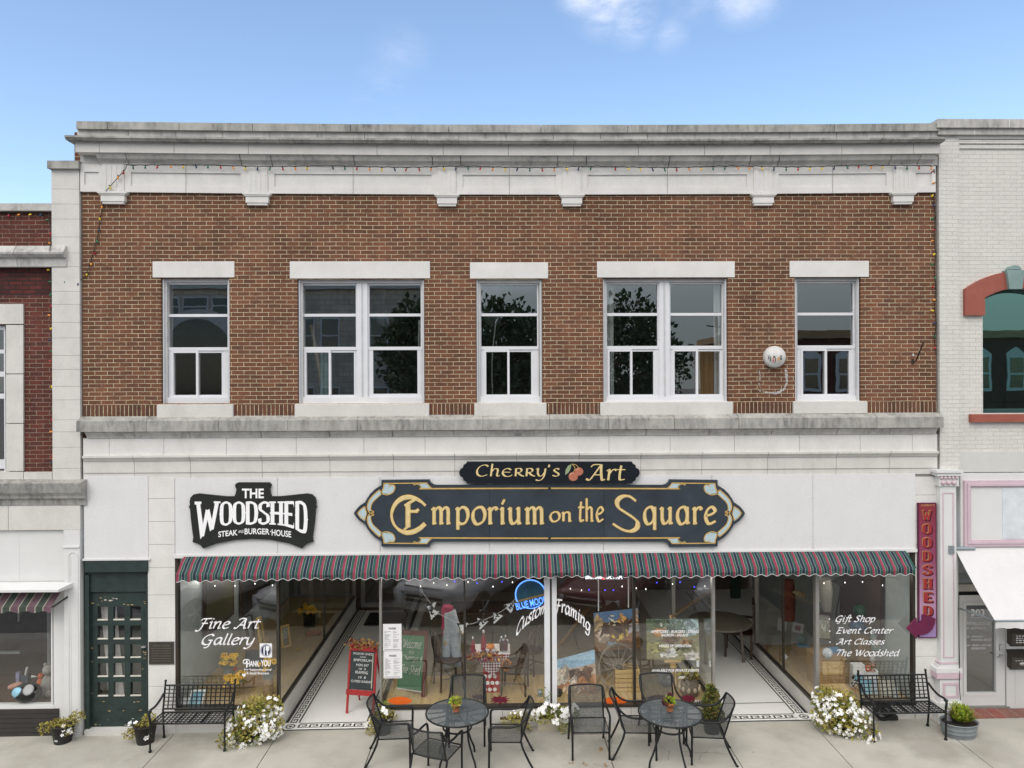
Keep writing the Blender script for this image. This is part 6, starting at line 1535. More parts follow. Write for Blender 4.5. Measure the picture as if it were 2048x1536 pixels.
# window-box planters along the shop base
def wbox(px0, px1, py, z, label, seed, fl, amt):
    a, b = foot(px0, py), foot(px1, py); c = (a + b) / 2; w = (b - a).length
    def shp(m, L):
        x0, x1 = L.x - w/2, L.x + w/2; y0, y1 = L.y, L.y + .17
        i = .02
        m.add([(x0+i,y0+i,L.z),(x1-i,y0+i,L.z),(x1-i,y1-i,L.z),(x0+i,y1-i,L.z),(x0,y0,L.z+z),(x1,y0,L.z+z),(x1,y1,L.z+z),(x0,y1,L.z+z)], [(0,1,5,4),(1,2,6,5),(2,3,7,6),(3,0,4,7),(0,3,2,1)], 0)
        m.box(x0-.012, y0-.012, L.z+z-.03, x1+.012, y0-.001, L.z+z); m.box(x0-.012, y0, L.z+z-.03, x0-.001, y1, L.z+z); m.box(x1+.001, y0, L.z+z-.03, x1+.012, y1, L.z+z)
        m.add([(x0,y0,L.z+z-.02),(x1,y0,L.z+z-.02),(x1,y1,L.z+z-.02),(x0,y1,L.z+z-.02)], [(0,1,2,3)], 1)
    planter(label, c, 0, 0, 0, K['beige'], amt(w), fl(w), seed, 'planter', shp, 'window_box')
wbox(1000, 1052, 1461, .17, 'beige trough of yellowing trailing leaves, left one below the middle shop window', 31, lambda w: [((.12,0,.2), .16, 7, .028, (1.2,.6,.8))],
     lambda w: [P_(.02,.2,.1,130,.0), P_(.14,.22,.12,160,-.03), P_(-.08,.16,.08,60,-.02), P_(.16,.08,.09,80,-.06)])
wbox(1074, 1140, 1462, .19, 'beige trough of white petunias, right one below the middle shop window', 32, lambda w: [((-.05,.05,.30), .27, 55, .034, (1.1,.5,.6)), ((.2,-.02,.3), .22, 45, .034, (1,.5,.7)), ((.1,-.08,.12), .18, 14, .032, (1.2,.5,.6))],
     lambda w: [P_(-.15,.25,.14,200,.02,(0,1,0)), P_(.05,.27,.14,240,.02,(0,1,1)), P_(.22,.27,.16,260,.0,(0,1,1)), P_(.2,.1,.1,90,-.08,(0,1)), ((-.12,.1,.42), .16, 70, .03, [1,4], (.6,.5,1.3), 0)])
# slim evergreen
p = foot(1424, 1464); t = thing('evergreen_shrub', 'small olive green cone shaped evergreen in a dark pot behind the rightmost patio chair', 'shrub', p)
m = MB(); bucket(m, p, .11, .15, .24); m.build('pot', [K['blkpl'], K['soil']], t)
m = MB(); rnd = random.Random(5); m2 = MB(); m2.tube([p + Vector((0,0,.2)), p + Vector((0,0,.62))], [.014,.006], 6); m2.build('trunk', K['bark'], t)
for k in range(9):
    z = .24 + k*.055; leaves(m, p + Vector((rnd.uniform(-.02,.02),0,z)), .155 * (1 - (k/9.5)**1.3) + .02, 170, .042, [2,2,4,1], rnd, (1,1,.5))
m.build('foliage', LM, t)
# galvanised tub
p = foot(1918, 1470); t = thing('tub_planter', 'oval galvanised tub with a bright lime green bush at the right end of the pavement', 'planter', p)
m = MB(); m.lathe([(.235,0),(.245,.06),(.255,.065),(.25,.075),(.255,.12),(.265,.125),(.26,.135),(.27,.2),(.285,.205),(.285,.215),(.268,.215),(.262,.18)], p, 32, 0, True, 1, .72); m.lathe([(.262,.185),(.001,.19)], p, 32, 1, False, 1, .72); m.build('pot', [K['galv'], K['soil']], t)
m = MB(); rnd = random.Random(9)
for _ in range(700):
    a = rnd.uniform(0, 2*math.pi); q = rnd.random(); base = p + Vector((.03 + .06*math.cos(a)*q, .05*math.sin(a)*q, .19)); el = R(rnd.uniform(35, 90)); L_ = rnd.uniform(.12, .27)
    d = Vector((math.cos(a)*math.cos(el), math.sin(a)*math.cos(el), math.sin(el))); u = d.cross(Vector((0,0,1.01))).normalized() * .011
    s = base + d * L_ * .35; e = base + d * L_ + Vector((0,0,-.02)); mi = rnd.choice([3,3,3,0,1])
    m.add([s - u, s + u, e + u*.4, e - u*.4], [(0,1,2,3)], mi)
    for k in range(2):
        f = base + d * L_ * rnd.uniform(.5, 1); v = (d + Vector((rnd.uniform(-.8,.8), rnd.uniform(-.8,.8), rnd.uniform(-.2,.6)))).normalized() * .05
        m.add([f, f + v*.5 + u*.7, f + v, f + v*.5 - u*.7], [(0,1,2,3)], mi)
m.build('foliage', LM, t)
p = foot(1895, 1447) + Vector((0,0,0)); p = GP(1897, 1440, .19)
mb = MB(); mb.ball(p + Vector((0,0,.03)), .055, 0, 12, 8, (1,.8,1.25)); mb.ball(p + Vector((-.01,-.01,.125)), .042, 0, 10, 7); mb.add([p+Vector((-.045,-.01,.14)),p+Vector((-.015,-.01,.155)),p+Vector((-.035,-.01,.195))], [(0,1,2)]); mb.add([p+Vector((.0,-.01,.16)),p+Vector((.028,-.01,.14)),p+Vector((.022,-.01,.195))], [(0,1,2)])
tag(mb.build('garden_ornament', mat('grey lilac stone', (.33,.31,.36), .8, var=.3, vs=20), loc=p), 'small grey lilac stone animal ornament on the rim of the galvanised tub', 'ornament')
# table pots
for (px, py, lab, sd, mats, fl) in ((912, 1422, 'terracotta pot of yellow green leaves on the left cafe table', 41, [3,3,0], None), (1340, 1421, 'terracotta pot of green and purple leaves on the right cafe table', 42, [3,1,3], 1)):
    h_ = .715 + (-.003 if px < 1000 else .016); p = PZ(px, py, h_ + .012)
    t = thing('flower_pot', lab, 'flower pot', p, 0, 'terracotta pots on the cafe tables'); rnd = random.Random(sd)
    m = MB(); m.lathe([(.042,0),(.056,.085),(.066,.085),(.070,.118),(.060,.118),(.056,.10)], p, 20, 0); m.lathe([(.057,.10),(.001,.105)], p, 20, 1, False); m.build('pot', [K['terra'], K['soil']], t)
    m = MB(); leaves(m, p + Vector((0,0,.135)), .065, 130, .042, mats, rnd, (1.1,1,.7))
    if fl: leaves(m, p + Vector((-.06,-.01,.12)), .04, 50, .045, [5], rnd); leaves(m, p + Vector((.01,.03,.18)), .03, 30, .04, [5], rnd)
    m.build('foliage', LM, t)

# ---- iron benches (face -Y, towards the street)
def make_bench(label):
    t = thing('garden_bench', label, 'bench', (0,0,0), 0, 'black iron lattice benches'); W = .55
    for s in (-1, 1):
        m = MB(); m.tube([(s*W, -.22, 0), (s*W, -.225, .2), (s*W, -.22, .42), (s*W, -.225, .50)], .015, 8); m.lathe([(.024,0),(.026,.015),(.016,.04)], (s*W, -.22, 0), 10); m.build('leg', K['iron'], t, local=True)
        m = MB(); m.tube([(s*W, .22, 0), (s*(W-.01), .18, .22), (s*(W-.015), .15, .42)], .015, 8); m.lathe([(.024,0),(.026,.015),(.016,.04)], (s*W, .22, 0), 10); m.build('leg', K['iron'], t, local=True)
        m = MB(); pts = [(s*W,-.225,.48),(s*(W+.01),-.225,.57),(s*(W+.012),-.17,.605),(s*(W+.008),-.05,.60),(s*W,.07,.63),(s*(W-.02),.17,.70)]
        P = [Vector(p) for p in pts]
        m.tube(P, .017, 8, smooth=5); m.ball((s*(W+.01), -.21, .592), .03, 0, 10, 6, (1,1.3,.7)); m.build('armrest', K['iron'], t, local=True)
    m = MB(); yb = lambda z: .15 + (z - .42) * .22
    zt, zb = .80, .47
    for z in (zb, zt): m.tube([(-W+.012, yb(z), z), (W-.012, yb(z), z)], .014, 8)
    for s in (-1, 1): m.tube([(s*(W-.015), yb(.42), .42), (s*(W-.015), yb(.85), .85)], .015, 8); m.ball((s*(W-.015), yb(.86), .865), .02)
    n = 15
    for k in range(1, n): x = -W + .012 + (2*W - .024)*k/n; m.obox((x, yb((zt+zb)/2), (zt+zb)/2), (.017, .006, (zt-zb)/math.cos(.217)), Matrix.Rotation(-.217, 3, 'X'))
    for k in range(1, 6): z = zb + (zt-zb)*k/6; m.obox((0, yb(z) - .006, z), (2*W-.03, .005, .012), Matrix.Rotation(-.217, 3, 'X'))
    m.build('backrest', K['iron'], t, local=True)
    m = MB(); m.tube([(-W,-.22,.42),(W,-.22,.42),(W-.015,.15,.42),(-W+.015,.15,.42)], .014, 8, closed=True)
    for k in range(1, n + 3): x = -W + 2*W*k/(n+3); m.box(x - .009, -.21, .424, x + .009, .145, .43)
    for k in range(1, 6): y = -.22 + .37*k/6; m.box(-W+.01, y - .008, .4185, W-.01, y + .008, .4235)
    m.box(-.01, -.21, .40, .01, .145, .4183); m.box(-.2, -.21, .40, -.18, .145, .4183); m.box(.18, -.21, .40, .2, .145, .4183)
    m.build('seat', K['iron'], t, local=True); return t
b0 = make_bench('black iron lattice bench on the left between the green door and the white flowers')
a, b = GP(301, 1505), GP(449, 1502); d = (b - a).normalized(); c = (a + b) / 2 + Vector((-d.y, d.x, 0)) * .22; b0.location = (c.x, c.y, gz(c.x)); b0.rotation_euler = (0,0,math.atan2(d.y, d.x))
a, b = GP(1749, 1484), GP(1890, 1480); d = (b - a).normalized(); c = (a + b) / 2 + Vector((-d.y, d.x, 0)) * .22
dup(b0, (c.x, c.y, gz(c.x)), math.atan2(d.y, d.x), 'black iron lattice bench on the right between the white flowers and the galvanised tub')
p = foot(1768, 1440); t = thing('hose_reel', 'round black rubber bundle on the pavement under the right bench', 'hose', p)
m = MB()
for k in range(4): m.tube([p + Vector((.13*math.cos(2*math.pi*j/18), -.03 + .025*k + .01*math.sin(j), .13 + .11*math.sin(2*math.pi*j/18))) for j in range(18)], .022, 6, 0, closed=True)
m.build('coil', K['rubber'], t); m = MB(); m.lathe([(.05,-.05),(.05,.06)], p + Vector((0,0,.13)), 12, 0, M=Matrix.Rotation(R(90),3,'X')); m.box(p.x+.08, p.y-.05, p.z+.02, p.x+.2, p.y+.03, p.z+.08); m.build('nozzle', K['rubber'], t)
# ---- red sandwich board in the left entry
ZE = .012
def onfloor(px, py): 
    r = ray(px, py); t_ = (H - ZE) / (G * r.x - r.z); return Vector((r.x*t_, -D + r.y*t_, H + r.z*t_))
a, b = onfloor(694, 1426), onfloor(747, 1430); d = (b - a); d.z = 0; w_ = d.length + .03; d.normalize(); nrm = Vector((d.y, -d.x, 0))    # towards the street
base = (a + b) / 2; base.z = gz(base.x) + .006
sb = thing('sandwich_board', 'red framed chalkboard easel with leaf garland standing in the left entry', 'sandwich board', base)
lean = R(9)
def bp(u, v, off=0):       # u along the board, v up the slope, off outwards
    up_ = Vector((0,0,1)) * math.cos(lean) - nrm * math.sin(lean); out_ = nrm * math.cos(lean) + Vector((0,0,1)) * math.sin(lean)
    return base + d * u + up_ * v + out_ * off
def slab(m, u0, u1, v0, v1, o0, o1, mi=0):
    vs = [bp(u, v, o) for o in (o0, o1) for u, v in ((u0,v0),(u1,v0),(u1,v1),(u0,v1))]; m.add(vs, [(0,1,2,3),(7,6,5,4),(0,4,5,1),(1,5,6,2),(2,6,7,3),(3,7,4,0)], mi)
h_ = 1.10; hw = w_ / 2
for s in (-1, 1):
    m = MB(); slab(m, s*hw - (.035 if s > 0 else -.0) , s*hw + (.0 if s > 0 else .035), .005, h_ - .06, 0, .022); m.build('leg', K['red'], sb)
m = MB()
for s in (-1,1): m.tube([base + d*s*(hw-.03) - nrm*.5 + Vector((0,0,.005)), bp(s*(hw-.03), h_-.1, -.012)], .016, 4, sm=False)
m.build('rear_frame', K['red'], sb)
m = MB(); slab(m, -hw, hw, h_ - .1, h_ + .0, .0225, .03); slab(m, -hw - .01, hw + .01, .30, .385, .0225, .034); m.build('cross_rail', K['red'], sb)
m = MB(); slab(m, -hw + .036, hw - .036, .386, h_ - .101, .004, .014, 0)
def m3(p, yy): return bp(p[0], p[1], .0155)
rows = [('WOOD SHED', .12, -.19, .19, .035), ('AND', .185, -.06, .06, .02), ('EMPORIUM', .23, -.17, .17, .04), ('MON SAT', .315, -.12, .12, .038), ('10  5', .385, -.065, .065, .032), ('FRAMING', .44, -.13, .11, .045), ('10  8', .53, -.065, .075, .036), ('CLOSED SUNDAY', .60, -.2, .19, .036)]
sc_ = (hw - .06) / .2
for s, v, u0, u1, hh in rows:
    vt = h_ - .02 - v * (h_ - .5) / .66; ptext(m, s, u0*sc_, vt, u1*sc_, vt - hh, 0, 1, bold=0, shear=.12, map3=m3)
slab(m, hw - .075, hw - .062, .42, h_ - .13, .0142, .02, 2)
m.build('chalkboard', [K['slate'], K['chalk'], mat('pale twig', (.55,.5,.4), .8)], sb)
m = MB(); rnd = random.Random(6)
for k in range(16):
    c = bp(-hw + 2*hw*k/15, h_ + rnd.uniform(-.02,.035), .03); leaves(m, c, .05, 9, .06, [0,0,1,2,3], rnd)
m.build('leaf_garland', [mat('dry orange leaves', (.42,.22,.10), .8, var=.3), mat('dry brown leaves', (.22,.10,.05), .8), mat('wine leaves', (.12,.02,.02), .8), mat('yellow green berry leaves', (.4,.36,.08), .8)], sb)
# fallen leaves and litter
rnd = random.Random(14); m = MB()
for px, py in ((1206, 1502), (1168, 1530), (1143, 1527), (1209, 1532), (1208,1360)):
    if py < 1450: continue
    p = foot(px, py) + Vector((0,0,.006)); leaves(m, p, .012, 3, .05, [0], rnd, (1,1,.3))
    tag(m.build('fallen_leaf', mat('dry tan leaf', (.34,.22,.11), .9), loc=p), ['dry tan leaf on the concrete right of the lone patio chair', 'dry tan leaf near the kerb below the lone patio chair', 'dry tan leaf left of the other leaves below the lone patio chair', 'dry tan leaf on the slab joint below the lone patio chair'][[1206,1168,1143,1209].index(px)], 'leaf'); m = MB()
# ================================================================== writing on the shop glass
YG = .024
lt = MB()
put(lt, fitq(script('Fine Art', w=.29, thin=.42, slant=.26), 389.6, 1235.6, 522, 1263.5), YG)
put(lt, fitq(script('Gallery', w=.29, thin=.42, slant=.26), 402.9, 1266.6, 510.4, 1298.5), YG)
ptext(lt, 'HANK', 494, 1321.5, 518.5, 1333, YG, 0, bold=.03); ptext(lt, 'YOU', 521.5, 1320, 541, 1333, YG, 0, bold=.03)
pline(lt, [(499,1320.5),(493,1319),(487.5,1320.5),(486.5,1324.5),(489,1327),(492.5,1325.5)], 1.9, YG, 0, True); ppoly(lt, [(492,1321),(495,1321),(495,1335),(492,1335)], YG-.001, YG)
ptext(lt, 'For Supporting Local', 488.5, 1336.8, 542.6, 1342.4, YG, 0, bold=.02); ptext(lt, '& Small Business', 493, 1343.6, 538, 1348.8, YG, 0, bold=.02)
hp = [(488,1354.5),(484.5,1350.5),(484.3,1347.8),(486.3,1346.6),(488,1348.2),(489.8,1346.6),(491.8,1347.8),(491.4,1350.5)]; ppoly(lt, hp, YG-.001, YG)
lt.build('window_lettering', K['letter'], FW_L)
m = MB(); ppoly(m, [(519.5,1286.7),(544,1286.7),(544,1315),(519.5,1315)], YG-.001, YG, 0)
c = (531.8, 1300.8)
ppoly(m, [(c[0]+11*math.cos(k*math.pi/14), c[1]+12*math.sin(k*math.pi/14)) for k in range(28)], YG-.002, YG-.0012, 1)
pline(m, [(c[0]+9.6*math.cos(k*math.pi/14), c[1]+10.6*math.sin(k*math.pi/14)) for k in range(28)], .7, YG-.0026, 0, False, True)
ppoly(m, [(527.4,1311),(529.3,1311),(529.6,1292.5),(527.8,1293.5),(526.8,1298),(526.8,1302)], YG-.003, YG-.0022, 0); ppoly(m, [(533.6,1311),(536,1311),(535.8,1302.5),(538.3,1300.5),(538.3,1292),(531.4,1292),(531.4,1300.5),(533.8,1302.5)], YG-.003, YG-.0022, 0)
m.build('dining_sticker', [K['letter'], mat('navy print', (.015,.025,.09), .5)], FW_L)
lt = MB()
for s, a, b, c_, d_ in (('Gift Shop',1671,1229.3,1750.9,1248.6), ('Event Center',1671.4,1254.2,1787.7,1267.6), ('Art Classes',1671.4,1276.5,1770.4,1289.4), ('The Woodshed',1673,1298,1800.5,1313)):
    put(lt, fitq(script(s, w=.31, thin=.44, slant=.26), a, b, c_, d_), YG)
for x, y in ((1659,1238),(1659.3,1262),(1660,1284),(1660,1306)): ppoly(lt, [(x+1.5*math.cos(k*.785), y+1.5*math.sin(k*.785)) for k in range(8)], YG-.001, YG)
lt.build('window_lettering', K['letter'], FW_R)
lt = MB()
def archw(base0, up_):
    def f(x, y): return (x, 1226.5 + (x - 1108)**2 * .0083 - y)
    return f
put(lt, fitq(script('Custom', w=.33, thin=.42, slant=.3), 1032, 27, 1094.5, 0, archw(0, 1)), YG - .022)
put(lt, fitq(script('Framing', w=.33, thin=.42, slant=.05), 1108, 30, 1181, -8, archw(0, 1)), YG - .022)
for s, a, b, c_, d_ in (('APPETIZERS - BURGERS - STEAKS',1301,1260.4,1398.4,1266), ('SALMON - SALADS',1322,1267.4,1376.7,1273), ('HOURS OF OPERATION',1318,1289,1383,1294.6), ('AVAILABLE FOR PRIVATE EVENTS',1303,1338,1398.5,1343.8), ('417',1333,1352.5,1344,1357), ('2707',1356,1352.3,1370.5,1357), ('311 S. Ma',1388,1399.6,1416,1404.6)):
    ptext(lt, s, a, b, c_, d_, YG, 0, bold=.022, shear=.3)
lt.build('window_lettering', K['letter'], FW_C)
rnd = random.Random(17)
def blob(cx, cy, rx_, ry_, mt, n=22, jag=.05):
    m_ = MB(); ppoly(m_, [(cx + rx_*math.cos(2*math.pi*k/n)*(1+rnd.uniform(-jag,jag)), cy + ry_*math.sin(2*math.pi*k/n)*(1+rnd.uniform(-jag,jag))) for k in range(n)], YG-.001, YG); return m_
for cx in (800.5, 1230.5): blob(cx, 1401.5, 23.5, 7.6, None).build('pumpkin_sticker', K['orange'], FW_C)
def leafpoly(cx, cy, w_, h_, ph):
    return [(cx + w_*math.cos(2*math.pi*k/20 + ph)*(1 if k % 2 else .62)*(1.15 if k % 5 == 0 else .9), cy + h_*math.sin(2*math.pi*k/20 + ph)*(1 if k % 2 else .62)) for k in range(20)]
for cx, cy, w_, h_, ph in ((958,1394,18,6.5,.2), (1000,1399.5,23,9,.6), (1316,1393.5,20,5,.1), (1376,1397,20,8,.4), (1300,1397,10,4,.9)):
    m_ = MB(); ppoly(m_, leafpoly(cx, cy, w_, h_, ph), YG-.001, YG); m_.build('leaf_sticker', K['maroon'], FW_C)
# menus taped to the glass
for i, (x0, y0, x1, y1, lab) in enumerate(((766,1248,803,1301.5,'white printed menu page taped high on the left middle window'), (767,1302.5,804,1356.5,'white printed menu page taped below the other menu page'))):
    t = thing('menu_page', lab, 'menu', U((x0+x1)/2, y1, .02), 0, 'menu pages on the glass'); m = MB(); m.pbox(x0, y0, x1, y1, .018, .021); m.build('paper_sheet', K['paper'], t)
    m = MB(); rnd = random.Random(i)
    ptext(m, 'WOODSHED', x0 + 11, y0 + 7, x0 + 26, y0 + 11, .0165, 1, bold=.03)
    for col in (x0 + 3, x0 + 20):
        y = y0 + 15
        while y < y1 - 6:
            ww = rnd.uniform(5, 13); m.pbox(col, y, col + ww, y + .8, .0166, .0176, 0); y += rnd.choice((1.9, 1.9, 3.4))
    m.pbox(x0 + 3, y1 - 3, x1 - 3, y1 - 2.2, .0166, .0176, 1); m.build('print', [K['ink'], mat('black print', (.06,.06,.06), .8)], t)

# ================================================================== paintings
def shade(c, f): return tuple(max(0, min(1, v * f)) for v in c)
_pal = {}
def pm(c):
    k = tuple(round(v, 2) for v in c)
    if k not in _pal: _pal[k] = mat('oil paint', k, .5, var=.2, vs=30)
    return _pal[k]
def painting(name, label, corners, bands, daubs, seed, edge=.03, frame=None):
    """corners TL,TR,BR,BL world points; bands: (v0,v1,colour) ; daubs: (u,v,ru,rv,colour,n)"""
    rnd = random.Random(seed); TL, TR, BR_, BL = [Vector(c) for c in corners]
    nrm = (TR - TL).cross(BL - TL).normalized()
    if nrm.y > 0: nrm = -nrm
    P = lambda u, v, o=0: (TL*(1-u) + TR*u)*(1-v) + (BL*(1-u) + BR_*u)*v + nrm*o
    t = thing(name, label, 'painting', (BL + BR_) / 2); m = MB(); mats = []
    def mi(c):
        mm = pm(c)
        if mm not in mats: mats.append(mm)
        return mats.index(mm)
    vs = [P(0,0), P(1,0), P(1,1), P(0,1), P(0,0,-edge), P(1,0,-edge), P(1,1,-edge), P(0,1,-edge)]
    m.add(vs, [(0,1,2,3),(4,5,6,7),(0,4,5,1),(1,5,6,2),(2,6,7,3),(3,7,4,0)], mi(bands[len(bands)//2][2]))
    k = 0
    def daub(u, v, ru, rv, c, jag=.35, rot=0):
        nonlocal k
        k += 1; n = 9; pts = []
        for j in range(n):
            a = 2*math.pi*j/n; r_ = 1 + rnd.uniform(-jag, jag); x = ru*r_*math.cos(a); y = rv*r_*math.sin(a)
            uu = u + x*math.cos(rot) - y*math.sin(rot); vv = v + x*math.sin(rot) + y*math.cos(rot)
            pts.append(P(min(1, max(0, uu)), min(1, max(0, vv)), .0006 + k*.00001))
        m.add(pts, [tuple(range(n))], mi(c))
    for v0, v1, c in bands:
        m.add([P(0,v0,.0003), P(1,v0,.0003), P(1,v1,.0003), P(0,v1,.0003)], [(0,1,2,3)], mi(c))
        for _ in range(60): daub(rnd.random(), rnd.uniform(v0, v1), rnd.uniform(.03,.12), rnd.uniform(.01,.03), shade(c, rnd.choice((.9,.95,1.05,1.1) if v0 == 0 else (.75,.87,1.13,1.25))), .3, rnd.uniform(-.3,.3))
    for u, v, ru, rv, c, n in daubs:
        for _ in range(n):
            daub(u + rnd.gauss(0, .4)*ru, v + rnd.gauss(0, .4)*rv, ru*rnd.uniform(.2,.6), rv*rnd.uniform(.2,.6), shade(c, rnd.choice((.55,.75,1,1.2,1.45))), .4, rnd.uniform(0,3))
    m.build('canvas', mats, t)
    if frame:
        f = MB(); w_, mt = frame; ux, uy = w_/(TR-TL).length, w_/(BL-TL).length
        def bar(u0, u1, v0, v1): 
            vs = [P(u,v,o) for o in (-.02,.022) for u, v in ((u0,v0),(u1,v0),(u1,v1),(u0,v1))]; f.add(vs, [(0,1,2,3),(7,6,5,4),(0,4,5,1),(1,5,6,2),(2,6,7,3),(3,7,4,0)])
        bar(-ux, 0, -uy, 1+uy); bar(1, 1+ux, -uy, 1+uy); bar(0, 1, -uy, 0); bar(0, 1, 1, 1+uy); f.build('picture_frame', mt, t)
    return t
def quadpx(pts, Ys): return [U(a, b, y) for (a, b), y in zip(pts, Ys)]
sky_ = (.30,.47,.62); tan = (.42,.27,.15); rust = (.38,.17,.07)
painting('landscape_painting', 'unframed canvas of riders and horses under blue sky leaning on the middle window post', quadpx(((1105,1322),(1189,1299),(1194,1398),(1110,1405)), (.75,.75,.42,.42)),
   [(0,.3,sky_), (.28,.55,(.45,.35,.26)), (.5,1,rust)], [(.25,.32,.2,.08,(.5,.42,.33),30), (.15,.48,.15,.1,(.55,.5,.42),35), (.5,.45,.1,.14,(.12,.08,.06),30), (.75,.45,.14,.15,(.14,.08,.05),35), (.48,.56,.07,.1,(.6,.52,.45),25), (.66,.6,.09,.12,(.28,.13,.06),25), (.4,.75,.25,.08,(.6,.42,.25),35), (.8,.72,.14,.06,(.45,.28,.14),18), (.15,.85,.08,.05,(.7,.6,.45),8)], 3)
painting('crowd_painting', 'unframed canvas of a crowd in hats and yellow clothes behind the wagon wheel', quadpx(((1187,1226),(1276,1216),(1281,1294),(1190,1303)), (1.15,1.15,.98,.98)),
   [(0,.3,(.10,.20,.36)), (.25,.7,(.16,.09,.04)), (.65,1,(.20,.11,.045))], [(.1,.3,.07,.2,(.42,.3,.16),25), (.42,.32,.07,.18,(.6,.55,.42),25), (.65,.3,.09,.16,(.5,.28,.1),25), (.93,.2,.05,.16,(.55,.35,.2),16), (.55,.62,.25,.14,(.6,.42,.06),40), (.2,.62,.12,.2,(.5,.4,.3),30), (.85,.5,.12,.16,(.34,.32,.34),25), (.38,.85,.1,.09,(.16,.2,.25),16), (.75,.8,.18,.12,(.25,.12,.05),25), (.5,.45,.4,.1,(.08,.04,.02),30)], 4)
ez = thing('easel', 'light wooden easel holding the mountain painting in the middle shop window', 'easel', U(1345, 1385, .6))
painting('mountain_painting', 'unframed canvas of a rider among green mountains on the wooden easel', quadpx(((1293,1238),(1396.5,1237.5),(1399.5,1320.5),(1293.5,1319)), (.72,.72,.55,.55)),
   [(0,.35,(.20,.27,.22)), (.3,.7,(.22,.21,.12)), (.65,1,(.30,.28,.16))], [(.85,.22,.16,.2,(.36,.46,.50),45), (.62,.1,.1,.1,(.34,.42,.42),20), (.2,.15,.2,.14,(.09,.13,.07),40), (.55,.22,.16,.12,(.13,.19,.14),30), (.25,.32,.09,.12,(.45,.24,.08),30), (.29,.14,.035,.05,(.6,.6,.55),10), (.45,.5,.16,.07,(.13,.07,.04),30), (.78,.57,.1,.09,(.34,.2,.1),25), (.6,.42,.08,.06,(.3,.15,.07),15), (.42,.82,.15,.1,(.62,.60,.58),35), (.85,.9,.14,.09,(.58,.55,.52),30), (.2,.7,.2,.1,(.36,.33,.14),30), (.68,.72,.15,.07,(.10,.10,.05),20)], 5, .025)
m = MB(); yz = .60
m.tube([U(1341,1230,.78), U(1347,1385,.60)], .018, 4, sm=False); m.tube([U(1349,1235,.78), U(1352,1380,.60)], .018, 4, sm=False); m.tube([U(1346,1240,.8), U(1349,1350,1.2)], .014, 4, sm=False); m.pbox(1329,1320.8,1363,1325,.53,.6); m.pbox(1341,1326,1351,1336,.55,.6)
m.build('easel_frame', K['woodlt'], ez)
# ================================================================== middle window goods
zc = ZB['c'] + .004
def oc(px, py, z=None): return PZ(px, py, zc if z is None else z)
# green welcome board
a, b = oc(793, 1372), oc(846, 1396); 
ws2 = thing('welcome_board', 'green chalkboard with welcome lettering and brown frame in the left middle window', 'chalkboard', oc(820, 1390))
m = MB(); TL, TR, BRc, BL = U(805,1262,.62), U(850,1262,.50), U(842,1396,.36), U(793,1374,.52)
BL = oc(793, 1376) ; BRc = oc(845, 1385, zc + .06)
TL, TR = U(805.5, 1270, BL.y + .08), U(850, 1272, BRc.y + .08); BL = U(794, 1375, BL.y); BRc = U(844, 1382.5, BRc.y)
nrm = (TR - TL).cross(BL - TL).normalized(); nrm = nrm if nrm.y < 0 else -nrm
P = lambda u, v, o=0: (TL*(1-u) + TR*u)*(1-v) + (BL*(1-u) + BRc*u)*v + nrm*o
m.add([P(0,0),P(1,0),P(1,1),P(0,1),P(0,0,-.02),P(1,0,-.02),P(1,1,-.02),P(0,1,-.02)], [(0,1,2,3),(7,6,5,4),(0,4,5,1),(1,5,6,2),(2,6,7,3),(3,7,4,0)], 0)
for s, u0, v0, u1, v1 in (('Welcome', .06,.06,.86,.24), ('to', .36,.28,.56,.34), ('Cherrys &', .06,.36,.94,.5), ('The Shed', .06,.54,.9,.72)):
    g = {**GL, '&': (1.0, [('s', [(.85,.5),(.5,0),(.1,.15),(.2,.55),(.6,.95),(.55,1.3),(.3,1.25),(.3,.9),(.9,0)])])}
    if s[0] == 'C': g['C'] = GL['C']
    put(m, fitq(script(s, w=.13, thin=.7, slant=.25, glyphs=g), u0, v0, u1, v1), 0, 1, 0, lambda p, yy: P(p[0], p[1], .0015))
m.build('chalkboard', [K['chgreen'], K['chalk']], ws2)
m = MB(); rd = mat('red brown frame', (.11,.025,.018), .5)
def bar4(u0, u1, v0, v1, o=.012, mi=0):
    vs = [P(u,v,oo) for oo in (-.02, o) for u, v in ((u0,v0),(u1,v0),(u1,v1),(u0,v1))]; m.add(vs, [(0,1,2,3),(7,6,5,4),(0,4,5,1),(1,5,6,2),(2,6,7,3),(3,7,4,0)], mi)
bar4(0, 1.0, -.09, -.005); bar4(1.0, 1.1, -.09, 1.16); bar4(0, 1, 1.003, 1.02, .012, 1); m.build('board_frame', [rd, K['trim']], ws2)
